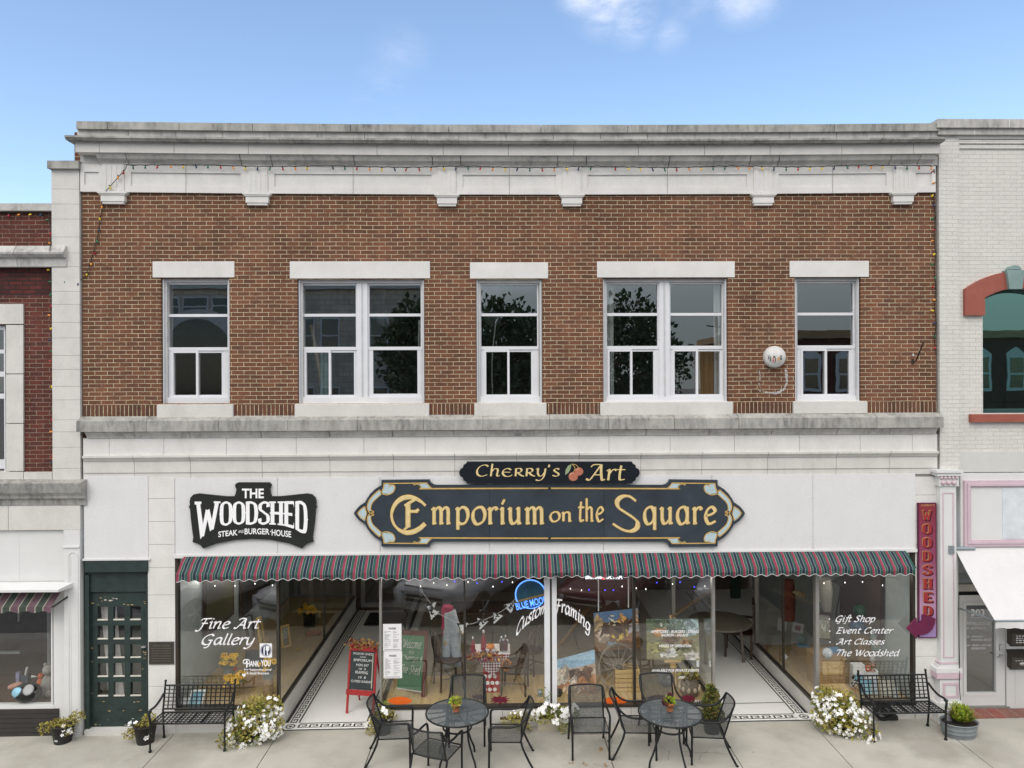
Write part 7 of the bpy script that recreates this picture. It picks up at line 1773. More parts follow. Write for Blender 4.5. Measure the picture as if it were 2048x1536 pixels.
# chairs inside (dark bent wood)
def bentchair(label, px, py, dx, dy, z):
    p = oc(px, py, z); t = thing('dining_chair', label, 'chair', p, 0, 'dark chairs in the middle window')
    for sx in (-1,1):
        for sy, top in ((-1, .46), (1, .46)):
            m = MB(); m.tube([(sx*.2, sy*.2, 0), (sx*.185, sy*.18, top)], .017, 8); m.build('leg', K['wooddk'], t, local=True)
    m = MB(); m.lathe([(.2,.445),(.225,.455),(.225,.475),(.2,.485),(.001,.487)], (0,0,0), 20); m.build('seat', K['wooddk'], t, local=True)
    m = MB(); m.tube([(-.19,-.18,.46),(-.2,-.23,.75),(-.17,-.27,.95),(0,-.285,1.0),(.17,-.27,.95),(.2,-.23,.75),(.19,-.18,.46)], .017, 8, smooth=5)
    m.tube([(-.07,-.2,.47),(-.08,-.26,.97)], .011, 6); m.tube([(.07,-.2,.47),(.08,-.26,.97)], .011, 6); m.tube([(0,-.2,.47),(0,-.27,.98)], .011, 6); m.build('backrest', K['wooddk'], t, local=True)
    m = MB()
    for sx in (-1,1): m.tube([(sx*.19,-.19,.2),(sx*.19,.19,.2)], .01, 6)
    m.tube([(-.19,0,.2),(.19,0,.2)], .01, 6); m.build('stretcher', K['wooddk'], t, local=True)
    t.rotation_euler = (0,0,face(dx, dy)); return t
bentchair('dark bentwood chair beside the welcome board in the middle window', 897, 1372, .9, .35, zc)
bentchair('dark curved chair right of the checked table in the middle window', 1030, 1382, -1, .15, zc)
bentchair('dark chair furthest back in the right part of the middle window', 1062, 1352, -.8, .6, zc - .1)
# box table with cloth
bx = thing('polka_dot_box', 'red box with white polka dots under the checked cloth in the middle window', 'box', oc(983, 1385))
m = MB(); c = oc(983, 1385); hw_ = .135; m.box(c.x - hw_, c.y, c.z, c.x + hw_, c.y + .27, c.z + .42)
dots = MB()
for r_ in range(4):
    for q in range(4):
        x = c.x - hw_ + .03 + q*.08 + (.04 if r_ % 2 else 0); z = c.z + .05 + r_*.11
        if x > c.x + hw_ - .02: continue
        dots.prism([(x + .033*math.cos(k*.52), z + .033*math.sin(k*.52)) for k in range(12)], c.y - .003, c.y - .0005)
m.build('box_body', K['red'], bx); dots.build('dots', K['letter'], bx)
tb = thing('display_table', 'small table draped with a pink and burgundy checked cloth', 'table', c)
zt_ = oc(975, 1312, zc + .76).z; m = MB(); m.box(c.x - .3, c.y - .05, zc + .62, c.x + .3, c.y + .42, zc + .645); m.tube([(c.x,c.y+.32,zc),(c.x,c.y+.32,zc+.62)], .035, 8); m.build('tabletop', K['wooddk'], tb)
ck = bpy.data.materials.new('checked cloth'); ck.use_nodes = True; t_ = ck.node_tree; p_ = t_.nodes['Principled BSDF']; p_.inputs['Roughness'].default_value = .9
ch_ = nd(t_, 'ShaderNodeTexChecker'); ch_.inputs['Scale'].default_value = 32; ch_.inputs['Color1'].default_value = (.66,.60,.60,1); ch_.inputs['Color2'].default_value = (.2,.03,.05,1)
tcc = nd(t_, 'ShaderNodeTexCoord'); mpp = nd(t_, 'ShaderNodeMapping'); mpp.inputs['Rotation'].default_value = (0, R(45), 0); t_.links.new(tcc.outputs['Object'], mpp.inputs[0]); t_.links.new(mpp.outputs[0], ch_.inputs['Vector']); t_.links.new(ch_.outputs[0], p_.inputs['Base Color'])
m = MB(); zt_ = zc + .65; yf = c.y - .055
m.add([(c.x-.31,yf,zt_),(c.x+.31,yf,zt_),(c.x+.31,c.y+.43,zt_),(c.x-.31,c.y+.43,zt_)], [(0,1,2,3)], 1)
m.add([(c.x-.31,yf-.002,zt_),(c.x+.31,yf-.002,zt_),(c.x+.02,yf-.02,zt_-.36)], [(0,1,2)], 0); m.add([(c.x-.31,yf-.001,zt_),(c.x-.31,c.y+.3,zt_),(c.x-.33,c.y+.1,zt_-.14)], [(0,1,2)], 1)
m.build('tablecloth', [ck, K['cloth']], tb)
def ont(px, py): return PZ(px, py, zt_ + .004)
p = ont(981, 1303); t = thing('pumpkin', 'small orange pumpkin on a white stand on the checked table', 'pumpkin', p)
m = MB()
for k in range(8): a = k*math.pi/4; m.ball(p + Vector((.03*math.cos(a), .03*math.sin(a), .085)), .042, 0, 10, 7, (1,1,.95))
m.build('pumpkin_flesh', mat('pumpkin orange', (.62,.20,.02), .5), t); m = MB(); m.tube([p+Vector((0,0,.12)), p+Vector((.01,0,.155))], .01, 6); m.build('stem', K['leafo'], t); m = MB(); m.lathe([(.04,0),(.045,.02),(.085,.03),(.085,.045),(.001,.046)], p, 18); m.build('cake_stand', K['trim'], t)
def bottle(px, py, label, bm, zb=None, sc2=1.0):
    p = ont(px, py) if zb is None else PZ(px, py, zb); t = thing('bottle', label, 'bottle', p, 0, 'bottles on the checked table')
    m = MB(); m.lathe([(.036*sc2,0),(.038*sc2,.13*sc2),(.015*sc2,.18*sc2),(.013*sc2,.25*sc2),(.001,.252*sc2)], p, 14); m.build('bottle_body', bm, t); m = MB(); m.lathe([(.017*sc2,.225*sc2),(.017*sc2,.262*sc2),(.001,.264*sc2)], p, 10); m.build('cap', K['chrome'], t); return p
bred = mat('dotted red glass', (.25,.015,.03), .3)
bottle(946, 1305, 'dark red bottle at the left edge of the checked table', bred); bottle(967, 1299, 'stout dark red bottle behind the little pumpkin', bred, None, 1.25)
p = ont(1008, 1301); t = thing('tin_bucket', 'pale blue grey tin bucket holding two bottles on the checked table', 'bucket', p); m = MB(); bucket(m, p, .06, .075, .17); m.build('bucket_body', [mat('pale tin', (.42,.46,.52), .5, .2), K['soil']], t)
bottle(1003, 1301, 'left bottle standing in the tin bucket', mat('dark ale glass', (.06,.03,.02), .3), p.z + .06, .9); bottle(1011, 1300, 'right bottle standing in the tin bucket', mat('dark ale glass two', (.10,.02,.03), .3), p.z + .06, .95)
rnd = random.Random(3); p = ont(966, 1318); m = MB()
for k in range(14): leaves(m, p + Vector((-.2 + .035*k, .02 + rnd.uniform(-.05,.12), .02)), .05, 9, .07, [0,1,2,3], rnd, (1,1,.5))
tag(m.build('leaf_garland', [mat('gold leaves', (.55,.30,.05), .8), mat('rust leaves', (.35,.12,.05), .8), mat('brown leaves', (.16,.07,.04), .8), mat('deep red leaves', (.22,.02,.03), .8)], loc=p), 'gold and red autumn leaf garland on the checked table', 'garland')
p = U(1012, 1330, .5); m = MB(); m.tube([p + Vector((.07*math.cos(2*math.pi*k/14), 0, .09*math.sin(2*math.pi*k/14))) for k in range(14)], .02, 6, closed=True); leaves(m, p, .09, 60, .04, [0], rnd, (1,.4,1), .6)
tag(m.build('wreath', mat('orange wreath', (.5,.2,.04), .8), loc=p), 'small orange leaf wreath hanging right of the checked table', 'wreath')
# overalls hanging from a line
p = U(905, 1250, .9); t = thing('hanging_overalls', 'washed denim overalls with a pink red checked shirt hanging in the middle window', 'clothing', p)
m = MB()
def leg(pts, r_): m.tube([U(a, b, .9) for a, b in pts], r_, 10, smooth=4)
leg([(900,1222),(908,1260),(912,1300),(916,1330)], [.10,.11,.09,.085]); leg([(898,1225),(896,1270),(893,1300),(894,1332)], [.09,.09,.08,.075]); m.build('denim', K['denim'], t)
m = MB(); m.tube([U(896,1212,.92), U(892,1250,.92), U(890,1275,.92)], [.09,.07,.05], 8, smooth=3); m.tube([U(886,1216,.88), U(888,1240,.88), U(886,1258,.86)], [.03,.035,.03], 8); m.build('shirt', mat('pink red check', (.35,.03,.08), .9, var=.5, vs=40), t)
m = MB(); m.ball(U(892,1285,.85), .05, 0, 8, 6, (.8,.8,1.3)); m.ball(U(925,1262,.85), .05, 0, 8, 6, (.8,.8,1.3)); m.build('straw_hand', mat('straw', (.5,.38,.18), .9), t)
# cow print bunting and fairy lights
t = thing('bunting', 'string of black and white cow print pennants across the middle window', 'bunting', U(960, 1240, .3))
pts = [(862,1215),(866,1228),(925,1255),(963,1248),(992,1236),(1020,1216)]
m = MB(); m.tube([U(a, b - 7, .3) for a, b in [(840,1185)] + pts + [(1060,1170)]], .004, 4, smooth=4); m.build('cord', K['trim'], t)
cow = bpy.data.materials.new('cow print'); cow.use_nodes = True; t_ = cow.node_tree; t_.links.new(ramp(t_, noise(t_, 16, 2), [(.5, (.72,.72,.70)), (.52, (.02,.02,.02))]), t_.nodes['Principled BSDF'].inputs['Base Color'])
for k, (a, b) in enumerate(pts):
    m = MB(); rot = rnd.uniform(-.35,.35); s_ = 12.5
    tri = [(-s_*.95, -s_*.7), (s_*.95, -s_*.7), (0, s_)]
    ppoly(m, [(a + x*math.cos(rot) - y*math.sin(rot), b + x*math.sin(rot) + y*math.cos(rot)) for x, y in tri], .29, .2935); m.build('pennant', cow, t)
t = thing('fairy_lights', 'thin strings of blue and warm fairy lights near the top of the middle window', 'string lights', U(1160, 1160, .5))
m = MB(); m.tube([U(a, 1150 + 7*math.sin(a*.05), .5) for a in range(840, 1425, 15)], .003, 4); m.build('wire', K['black'], t)
rnd = random.Random(21)
for k in range(26):
    a = 845 + k * 22.5 + rnd.uniform(-6, 6); b = 1163 + rnd.uniform(0, 14) + (12 * rnd.random() if 1100 < a < 1300 else 0); blue = rnd.random() < .5
    m = MB(); p = U(a, b, .5); m.ball(p, .012 if blue else .008, 0, 6, 4, (1,1,1 if blue else 2)); m.build('light', K['bluedot'] if blue else K['warmdot'], t)
for nm, pts, Y in (('the left window', (365, 395, 430, 470, 510, 545), .45), ('the right window', (1648, 1690, 1725, 1765, 1812), .45)):
    t2 = thing('fairy_lights', 'thin string of warm fairy lights at the top of ' + nm, 'string lights', U(pts[0], 1160, Y)); m = MB(); m.tube([U(a, 1158 + 4*math.sin(a*.07), Y) for a in range(pts[0]-8, pts[-1]+8, 12)], .003, 4); m.build('wire', K['black'], t2)
    for a in pts: m = MB(); m.ball(U(a, 1164 + rnd.uniform(-3,8), Y), .008, 0, 6, 4, (1,1,2)); m.build('light', K['warmdot'], t2)
def glow(px, py, Y, W_):          # point lamps added near the lit fairy lights to brighten the interiors
    l = bpy.data.lights.new('fairy_light', 'POINT'); l.energy = W_; l.color = (1, .93, .82); l.shadow_soft_size = .12; o = bpy.data.objects.new('fairy_light', l); sc.collection.objects.link(o); o.location = U(px, py, Y)
for px, Y in ((400, .8), (500, 2.2), (840, .7), (985, 1.0), (1160, .7), (1330, 1.0), (1690, .8), (1760, 1.6)): glow(px, 1150, Y, 6 if 800 < px < 1400 else 3)
# neon signs
cN = (1061, 1189); t = thing('neon_sign', 'round blue neon beer sign with slanted lettering hanging in the middle window', 'neon sign', U(1061, 1218, .2))
m = MB(); ppoly(m, [(cN[0] + 30*math.cos(k*math.pi/18), cN[1] + 29*math.sin(k*math.pi/18)) for k in range(36)], .21, .23, 0); m.build('disc', mat('deep teal panel', (.03,.11,.16), .4, var=.4, vs=4), t)
m = MB(); m.tube([U(cN[0] + 30*math.cos(R(a)), cN[1] + 29*math.sin(R(a)), .195) for a in range(150, 345, 8)], .010, 6); m.tube([U(cN[0] + 29*math.cos(R(a)), cN[1] + 28*math.sin(R(a)), .195) for a in range(38, 130, 8)], .007, 6); m.build('neon_tube', K['neonb'], t)
m = MB(); rt = R(-14)
def rotp(x, y): dx, dy = x - cN[0], y - cN[1]; return (cN[0] + dx*math.cos(rt) - dy*math.sin(rt), cN[1] + dx*math.sin(rt) + dy*math.cos(rt))
ppoly(m, [rotp(x, y) for x, y in ((1028,1194),(1096,1194),(1096,1198),(1028,1198))], .202, .208, 1)
ptext(m, 'BLUE MOON', 1027, 1199, 1091, 1213, .193, 0, bold=.012, warp=rotp); m.build('lettering', [K['neonb'], mat('gold band', (.35,.24,.08), .5)], t)
t = thing('neon_sign', 'small neon sign with white lettering and a red ribbon just under the awning', 'neon sign', U(1210, 1157, .2))
m = MB(); ptext(m, 'Michelob', 1171, 1147, 1205, 1157.5, .2, 0, bold=.01, shear=.35); ptext(m, 'ULTRA', 1212, 1149.5, 1245, 1157.5, .2, 0, bold=.02); m.build('lettering', K['neonw'], t); m = MB(); ppoly(m, [(1204,1147),(1211,1149),(1209,1159),(1202,1157)], .2, .205); m.build('ribbon', K['neonr'], t)
m = MB(); m.tube([U(1172,1158.5,.21), U(1245,1158.5,.21)], .006, 5); 
for x in (1197, 1257): m.tube([U(x,1140,.21), U(x,1222 if x < 1200 else 1215,.21)], .01, 6)
m.build('hanger', K['trim'], t)
# wagon wheel, crate, kettle, basket, stone
c = U(1237, 1335, .62); t = thing('wagon_wheel', 'weathered wooden wagon wheel leaning behind the slatted crate', 'wheel', c - Vector((0,0,.38)))
Rw = Matrix.Rotation(R(12), 3, 'Z') @ Matrix.Rotation(R(-12), 3, 'X'); rw = .34
wd = mat('weathered grey wood', (.20,.17,.13), .85, var=.3)
m = MB(); m.tube([c + Rw @ Vector((rw*math.cos(2*math.pi*k/32), 0, rw*1.1*math.sin(2*math.pi*k/32))) for k in range(32)], .017, 8, closed=True); m.build('rim', wd, t)
for k in range(14):
    a = 2*math.pi*k/14 + .1; m = MB(); m.tube([c + Rw @ Vector((.05*math.cos(a), 0, .05*math.sin(a))), c + Rw @ Vector((rw*math.cos(a), 0, rw*1.1*math.sin(a)))], .011, 6); m.build('spoke', wd, t)
m = MB(); m.lathe([(.03,-.09),(.055,-.05),(.055,.05),(.03,.07)], c, 14, M=Rw @ Matrix.Rotation(R(90), 3, 'X')); m.build('hub', mat('dark iron hub', (.05,.04,.03), .7), t)
a, b = oc(1231, 1384), oc(1280, 1384); t = thing('crate', 'pale slatted wooden crate before the wagon wheel in the middle window', 'crate', (a + b) / 2)
m = MB(); d_ = .26; hh = .36
for k in range(5): m.box(a.x, a.y, zc + .005 + k*.074, b.x, a.y + .014, zc + .065 + k*.074); m.box(a.x + .002, a.y + d_, zc + .005 + k*.074, b.x, a.y + d_ + .014, zc + .065 + k*.074); m.box(b.x - .014, a.y + .016, zc + .005 + k*.074, b.x, a.y + d_ - .002, zc + .065 + k*.074); m.box(a.x, a.y + .016, zc + .005 + k*.074, a.x + .014, a.y + d_ - .002, zc + .065 + k*.074)
m.build('slats', K['woodlt'], t)
m = MB()
for x in (a.x + .018, b.x - .05): m.box(x, a.y + .016, zc, x + .03, a.y + .045, zc + hh)
m.build('corner_post', K['woodlt'], t)
p = oc(1379, 1390); t = thing('basket', 'grey woven basket with pale shells and dry stems at the right of the middle window', 'basket', p)
m = MB(); m.lathe([(.12,0),(.15,.06),(.155,.14),(.13,.22),(.10,.26),(.11,.28),(.09,.28)], p, 20); m.build('weave', mat('grey wicker', (.16,.13,.10), .9, var=.4, vs=60, bump=.6, bs=90), t)
m = MB()
for k in range(10): a_ = 2*math.pi*k/10; m.ball(p + Vector((.16*math.cos(a_), .16*math.sin(a_), .13)), .035, 0, 8, 6, (.8,.8,1.3))
m.build('shells', mat('pale shell', (.48,.40,.30), .7), t); m = MB(); leaves(m, p + Vector((0,0,.32)), .1, 60, .09, [0,1], rnd, (1,.8,.5)); m.build('dry_stems', [K['leafo'], K['leafy']], t)
p = oc(1334, 1372); m = MB(); m.lathe([(.14,0),(.155,.02),(.155,.05),(.05,.055),(.05,.045)], p + Vector((0,.02,.16)), 24, M=Matrix.Rotation(R(75), 3, 'X')); tag(m.build('grindstone', mat('pale grey stone', (.24,.23,.22), .9), loc=p), 'round pale grindstone behind the rear patio chair in the window', 'grindstone')
p = oc(1117, 1391); m = MB(); m.lathe([(.05,0),(.065,.04),(.06,.08),(.065,.09),(.055,.09)], p, 14); tag(m.build('iron_pot', K['iron'], loc=p), 'small black iron pot at the foot of the riders painting', 'pot')
p = oc(1080, 1392); m = MB(); m.lathe([(.035,0),(.04,.1),(.035,.1)], p, 14); tag(m.build('tin_cup', K['galv'], loc=p), 'small grey tin cup beside the white window post', 'cup')
for x in (1393, 1418):
    m = MB(); m.pbox(x, 1321, x + 5.5, 1334, .03 + .25*(x > 1400), .034 + .25*(x > 1400)); tag(m.build('price_tag', K['paper'], loc=U(x, 1334, .03)), 'small white card on the glass, %s of the two right of the easel' % ('left' if x < 1400 else 'right'), 'card')
# tables and seats at the back of the dining room
def backtable(label, px, py, s=1):
    p = PZ(px, py, ZB['c'] - .10); t = thing('dining_table', label, 'table', p, 0, 'dark tables at the back'); m = MB(); m.box(-.6*s, -.38, .72, .6*s, .38, .76); m.build('tabletop', K['wooddk'], t, local=True)
    for a in (-1,1):
        for b in (-1,1): m = MB(); m.box(a*.52*s-.03, b*.3-.03, 0, a*.52*s+.03, b*.3+.03, .72); m.build('leg', K['wooddk'], t, local=True)
backtable('dark wooden dining table at the back left of the middle room', 960, 1290); backtable('dark wooden dining table at the back right of the middle room', 1150, 1270)
m = MB(); m.tube([U(1090,1330,2.4), U(1180,1210,4.2)], .05, 4); m.tube([U(1345,1232,2.6), U(1425,1180,3.4)], .05, 4)
tag(m.build('timber_rail', K['woodbr'], loc=U(1090,1330,2.4)), 'slanting brown timber stair rails in the back of the middle room', 'rail')
# entry furniture on the right
p = U(1438, 1239, 3.1); zf = .05; ctr = PZ(1440, 1240, .80)
t = thing('round_table', 'round weathered wooden table set back in the right entry', 'table', (ctr.x, ctr.y, zf)); m = MB(); m.lathe([(.58,.70),(.60,.715),(.60,.735),(.58,.745),(.001,.746)], (ctr.x, ctr.y, zf), 36); gw = wood('greyed oak', (.10,.085,.065), (.19,.165,.13), 4, (7,.8,7)); m.build('tabletop', gw, t)
for a in (25, 145, 265):
    a = R(a); m = MB(); m.tube([(ctr.x + .38*math.cos(a), ctr.y - .38*math.sin(a), zf + .70), (ctr.x + .44*math.cos(a), ctr.y - .44*math.sin(a), zf)], .032, 8); m.build('leg', gw, t)
p = PZ(1488, 1316, zf); t = thing('wooden_armchair', 'dark slatted wooden armchair beside the round table in the right entry', 'chair', (p.x - .02, p.y + .25, zf)); dw = K['wooddk']
for a in (-1,1):
    for b in (-1,1): m = MB(); m.box(a*.25-.025, b*.24-.025, 0, a*.25+.025, b*.24+.025, .64 if b > 0 else .44); m.build('leg', dw, t, local=True)
    m = MB(); m.box(a*.26-.04, -.26, .641, a*.26+.04, .29, .67); m.build('armrest', dw, t, local=True)
m = MB(); m.box(-.27,-.26,.441,.27,.26,.47); m.build('seat', dw, t, local=True)
m = MB()
for k in range(7): x = -.24 + k*.08; m.box(x-.018, -.29, .475, x+.018, -.265, .98)
m.box(-.28,-.30,.981,.28,-.255,1.06); m.build('backrest', dw, t, local=True); t.rotation_euler = (0,0,R(70))
# shutters, post and glazed back of the right entry
m = MB(); m.box(*[v for v in (U(1462,1230,6.4).x, 6.4, .03, U(1482,1230,6.4).x, 6.45, 2.6)])
for k in range(60): m.box(U(1463,1230,6.4).x, 6.385, .2 + k*.04, U(1481,1230,6.4).x, 6.399, .225 + k*.04)
tag(m.build('shutter', mat('dark green shutter', (.035,.06,.045), .7), loc=U(1470,1240,6.4)), 'dark green louvred shutter at the back of the right entry', 'shutter')
m = MB(); xw0, xw1 = U(1484,1230,6.5).x, U(1500,1230,6.5).x
for k in range(4): m.box(xw0, 6.45, .75 + k*.55, xw0 + .09, 6.5, 1.2 + k*.55); m.box(xw0 + .13, 6.45, .75 + k*.55, xw0 + .2, 6.5, 1.2 + k*.55)
tag(m.build('window_light', mat('pale curtained pane', (.62,.62,.46), .8), loc=U(1490,1240,6.5)), 'narrow pale curtained window beside the green shutter at the back', 'window')
# ================================================================== left window goods
zl = ZB['l'] + .008
def ol(px, py, z=None): return PZ(px, py, zl if z is None else z)
def stump(px, py, r_, h, label):
    p = ol(px, py); m = MB(); m.lathe([(r_*1.03,0),(r_,.04),(r_*.98,h-.01),(r_*.95,h),(.001,h)], p, 18); tag(m.build('log_stump', K['bark'], loc=p), label, 'log'); return p + Vector((0,0,h))
def sunflowers(px, p, label, n, pr, spread, potm, seed, fr=.05, pot_h=.16, pot_r=.085):
    rnd = random.Random(seed); t = thing('sunflower_bucket', label, 'flowers', p); m = MB(); bucket(m, p, pot_r*.9, pot_r, pot_h); m.build('pot', [potm, K['soil']], t)
    m = MB(); leaves(m, p + Vector((0,0,pot_h+.03)), spread*.8, 70, .06, [1,4], rnd, (1,1,.5)); m.build('foliage', LM, t); m = MB()
    for k in range(n):
        a = 2*math.pi*k/n + rnd.uniform(-.3,.3); q = rnd.uniform(.2,1); flower(m, p + Vector((spread*q*math.cos(a), spread*q*math.sin(a) - .02, pot_h + .05 + rnd.uniform(-.03,.06)*1.4)), fr*rnd.uniform(.8,1.2), rnd, 0, 13, 1, (math.cos(a)*.5, -.8, .6))
    m.build('flowers', [K['sunfl'], K['sunctr']], t)
p = stump(457, 1378, .105, .27, 'upright bark stump under the left sunflower bucket'); sunflowers(459, p, 'galvanised bucket of sunflowers on the left bark stump', 26, .085, .14, K['galv'], 1, .042)
p = stump(536, 1389, .085, .27, 'upright bark stump near the corner post of the left window'); sunflowers(536, p, 'galvanised bucket of sunflowers on the right bark stump by the corner post', 22, .085, .13, K['galv'], 2, .042)
p = ol(463, 1398); sunflowers(463, p + Vector((0,.12,.12)), 'low pot of yellow daisies behind the left bench', 46, .1, .18, K['bark'], 3, .036, .1, .1)
t = thing('timber_bench', 'rough brown timber block bench in the left window', 'timber block', ol(490, 1385)); a, b = ol(446, 1383), ol(527, 1372)
m = MB(); d_ = (b - a).normalized(); M_ = Matrix.Rotation(math.atan2(d_.y, d_.x), 3, 'Z'); m.obox((a+b)/2 + Vector((0,.12,.10)), ((b-a).length, .22, .2), M_); m.build('timber', K['woodbr'], t)
p = ol(506, 1362); m = MB(); M_ = Matrix.Rotation(R(8),3,'Z') @ Matrix.Rotation(R(-10),3,'X'); m.obox(p + Vector((0,.15,.3)), (.36,.02,.34), M_); tag(m.build('blank_slate', K['slate'], loc=p), 'blank dark slate leaning behind the timber block in the left window', 'slate')
p = ol(505, 1350); m = MB(); m.obox(p + Vector((0,.3,.35)), (.34,.25,.32)); tag(m.build('wooden_box', K['woodbr'], loc=p), 'plain brown wooden box behind the dining sticker in the left window', 'box')
p = ol(462, 1366) + Vector((0,0,.2)); m = MB(); m.ball(p + Vector((-.02,0,.05)), .05, 0, 10, 6, (1.2,.9,.8)); m.ball(p + Vector((.06,-.02,.05)), .05, 1, 10, 6, (1.2,.9,.7)); tag(m.build('gourd', [K['trim'], mat('red orange gourd', (.6,.08,.03), .5)], loc=p), 'white and red gourds above the yellow daisies', 'gourd')
for i, (pts, lab, cm_) in enumerate(((((383,1380),(412,1378),(404,1413),(372,1415)), 'pale blue printed sheet behind the left bench, the larger one', K['skyblue']), (((366,1395),(379,1394),(375,1416),(358,1417)), 'white printed sheet behind the left bench, the smaller one', K['paper']))):
    V = [U(a, b, .16 if k < 2 else .10) for k, (a, b) in enumerate(pts)]; o = Vector((0,.004,0)); m = MB(); m.add(V + [v + o for v in V], [(0,1,2,3),(7,6,5,4),(0,4,5,1),(1,5,6,2),(2,6,7,3),(3,7,4,0)]); 
    w0 = V[0]*.0; e = .0
    m.add([v + Vector((0,-.0015,0)) for v in (V[0]*.9+V[2]*.1, V[1]*.9+V[3]*.1, V[2]*.9+V[0]*.1, V[3]*.9+V[1]*.1)], [(0,1,2,3)], 1)
    tag(m.build('printed_sheet', [K['paper'], cm_], loc=V[3]), lab, 'poster')
def wallpic(name, y0, y1, z0, z1, label, seed, cols):
    x = XWL + .05; painting(name, label, [(x,y0,z1),(x,y1,z1),(x,y1,z0),(x,y0,z0)], cols, [(.5,.5,.4,.3,(.10,.12,.06),40), (.3,.6,.2,.2,(.2,.14,.06),25)], seed, .02, (.05, K['wooddk']))
wallpic('forest_painting', 1.0, 2.2, 1.15, 2.3, 'dark framed forest painting hanging on the grey wall of the left window', 31, [(0,.5,(.12,.13,.09)), (.5,1,(.10,.09,.05))])
wallpic('dusk_painting', 2.7, 4.3, .95, 2.4, 'dark framed dusk painting further back on the grey wall of the left window', 32, [(0,.4,(.10,.09,.06)), (.4,1,(.07,.06,.05))])
# free-standing display frames deeper in the left window
def lean(px0, px1, py0, py1, Y, label, seed, fr_=K['gold'], rot=25, cols=((.25,.27,.22),(.2,.18,.12))):
    a = U(px0, py1, Y); w_ = abs(U(px1, py1, Y).x - a.x); h_ = U(px0, py0, Y).z - a.z; dx = Vector((math.cos(R(rot)), math.sin(R(rot)), 0)) * w_; up_ = Vector((-math.sin(R(rot))*.18*h_, math.cos(R(rot))*.18*h_, h_))
    painting('framed_print', label, [a + up_, a + dx + up_, a + dx, a], [(0,.5,cols[0]), (.5,1,cols[1])], [(.5,.5,.3,.2,(.4,.4,.35),14)], seed, .015, (.03, fr_))
lean(566, 580, 1257, 1293, 2.1, 'small gold framed print on the wood floor seen through the side glass', 41, rot=50); lean(617, 640, 1229, 1264, 4.2, 'small gold framed print further back near yellow flowers', 42, rot=30)
p = PZ(611, 1262, zl); sunflowers(611, p + Vector((0,.3,.0)), 'dark bucket of yellow flowers at the back of the left window', 22, .1, .22, K['blkpl'], 7, .05, .28, .13)
for i, (a, b) in enumerate(((617,1271),(627,1270),(637,1269))):
    p = PZ(a, b, zl); m = MB(); m.ball(p + Vector((0,0,.05)), .07, 0, 10, 6, (1,1,.75)); tag(m.build('gourd', mat('muted orange gourd', (.34,.12,.03), .6), loc=p), 'muted orange gourd on the floor, %s in a row of three' % ('left','middle','right')[i], 'gourd')
p = PZ(597, 1302, zl); m = MB(); m.ball(p + Vector((0,0,.03)), .06, 0, 10, 6, (1.2,1,.5)); tag(m.build('gourd', mat('yellow gourd', (.45,.3,.04), .6), loc=p), 'yellow gourd lying alone on the wood floor behind the side glass', 'gourd')
lean(500, 512, 1236, 1300, 1.6, 'tall narrow dark framed picture behind the gallery lettering', 43, K['wooddk'], 60, ((.3,.35,.4),(.25,.1,.1)))
lean(524, 530, 1240, 1296, 1.3, 'thin gold framed picture standing beside the tall dark one', 44, K['gold'], 70, ((.1,.1,.1),(.1,.08,.06)))
# ================================================================== right window goods
zr_ = ZB['r'] + .008
def orr(px, py, z=None): return PZ(px, py, zr_ if z is None else z)
a, b = orr(1640, 1383), orr(1694, 1383); t = thing('wooden_chest', 'pale brown wooden chest in the left of the right window', 'chest', (a+b)/2)
m = MB(); hh = U(1660,1322,a.y).z - zr_; m.box(a.x, a.y + .05, zr_, b.x, a.y + .5, zr_ + hh); m.box(a.x - .01, a.y + .03, zr_ + hh + .001, b.x + .01, a.y + .52, zr_ + hh + .03); m.build('chest_body', K['woodbr'], t)
m = MB(); m.box(a.x + .06, a.y + .035, zr_ + hh*.52, b.x - .05, a.y + .048, zr_ + hh*.94); m.build('drawer', K['woodlt'], t)
a, b = orr(1640, 1388), orr(1692, 1388); m = MB(); m.box(a.x, a.y - .16, zr_, b.x - .02, a.y + .02, zr_ + .16); tag(m.build('timber_block', K['woodlt'], loc=(a+b)/2), 'low pale timber block before the wooden chest', 'timber block')
def iron(px, py, z, label, s=1):
    p = PZ(px, py, z); t = thing('flat_iron', label, 'iron', p); m = MB(); m.prism([], 0, 0) if False else None
    m.add([p+Vector(v)*s for v in ((-.1,-.05,0),(.08,-.05,0),(.15,0,0),(.08,.05,0),(-.1,.05,0),(-.1,-.05,.04),(.08,-.05,.04),(.15,0,.035),(.08,.05,.04),(-.1,.05,.04))], [(0,1,6,5),(1,2,7,6),(2,3,8,7),(3,4,9,8),(4,0,5,9),(5,6,7,8,9)]); m.build('iron_base', K['bronze'], t)
    m = MB(); m.tube([p+Vector(v)*s for v in ((-.07,0,.04),(-.07,0,.1),(.06,0,.1),(.06,0,.04))], .012*s, 6); m.build('handle', K['wooddk'], t)
iron(1663, 1356, zr_ + .165, 'old bronze flat iron on the pale timber block'); iron(1670, 1390, zr_ + .002, 'old bronze flat iron on the window floor near the white flowers', .8)
p = PZ(1655, 1316, zr_ + hh + .03); t = thing('glass_globe', 'frosted pale glass globe on the wooden chest', 'globe', p); m = MB(); m.ball(p + Vector((0,0,.085)), .085, 0, 18, 10); m.build('globe', mat('frosted pale glass', (.55,.58,.62), .25, var=.35, vs=12), t); m = MB(); m.lathe([(.05,0),(.05,.012)], p, 12); m.build('foot', K['chrome'], t)
m = MB(); p = PZ(1672, 1308, zr_ + hh + .03); m.obox(p + Vector((0,.1,.03)), (.26,.14,.05), Matrix.Rotation(R(10),3,'Z')); tag(m.build('blue_book', mat('bright blue cover', (.08,.24,.42), .5), loc=p), 'bright blue flat book on the wooden chest behind the globe', 'book')
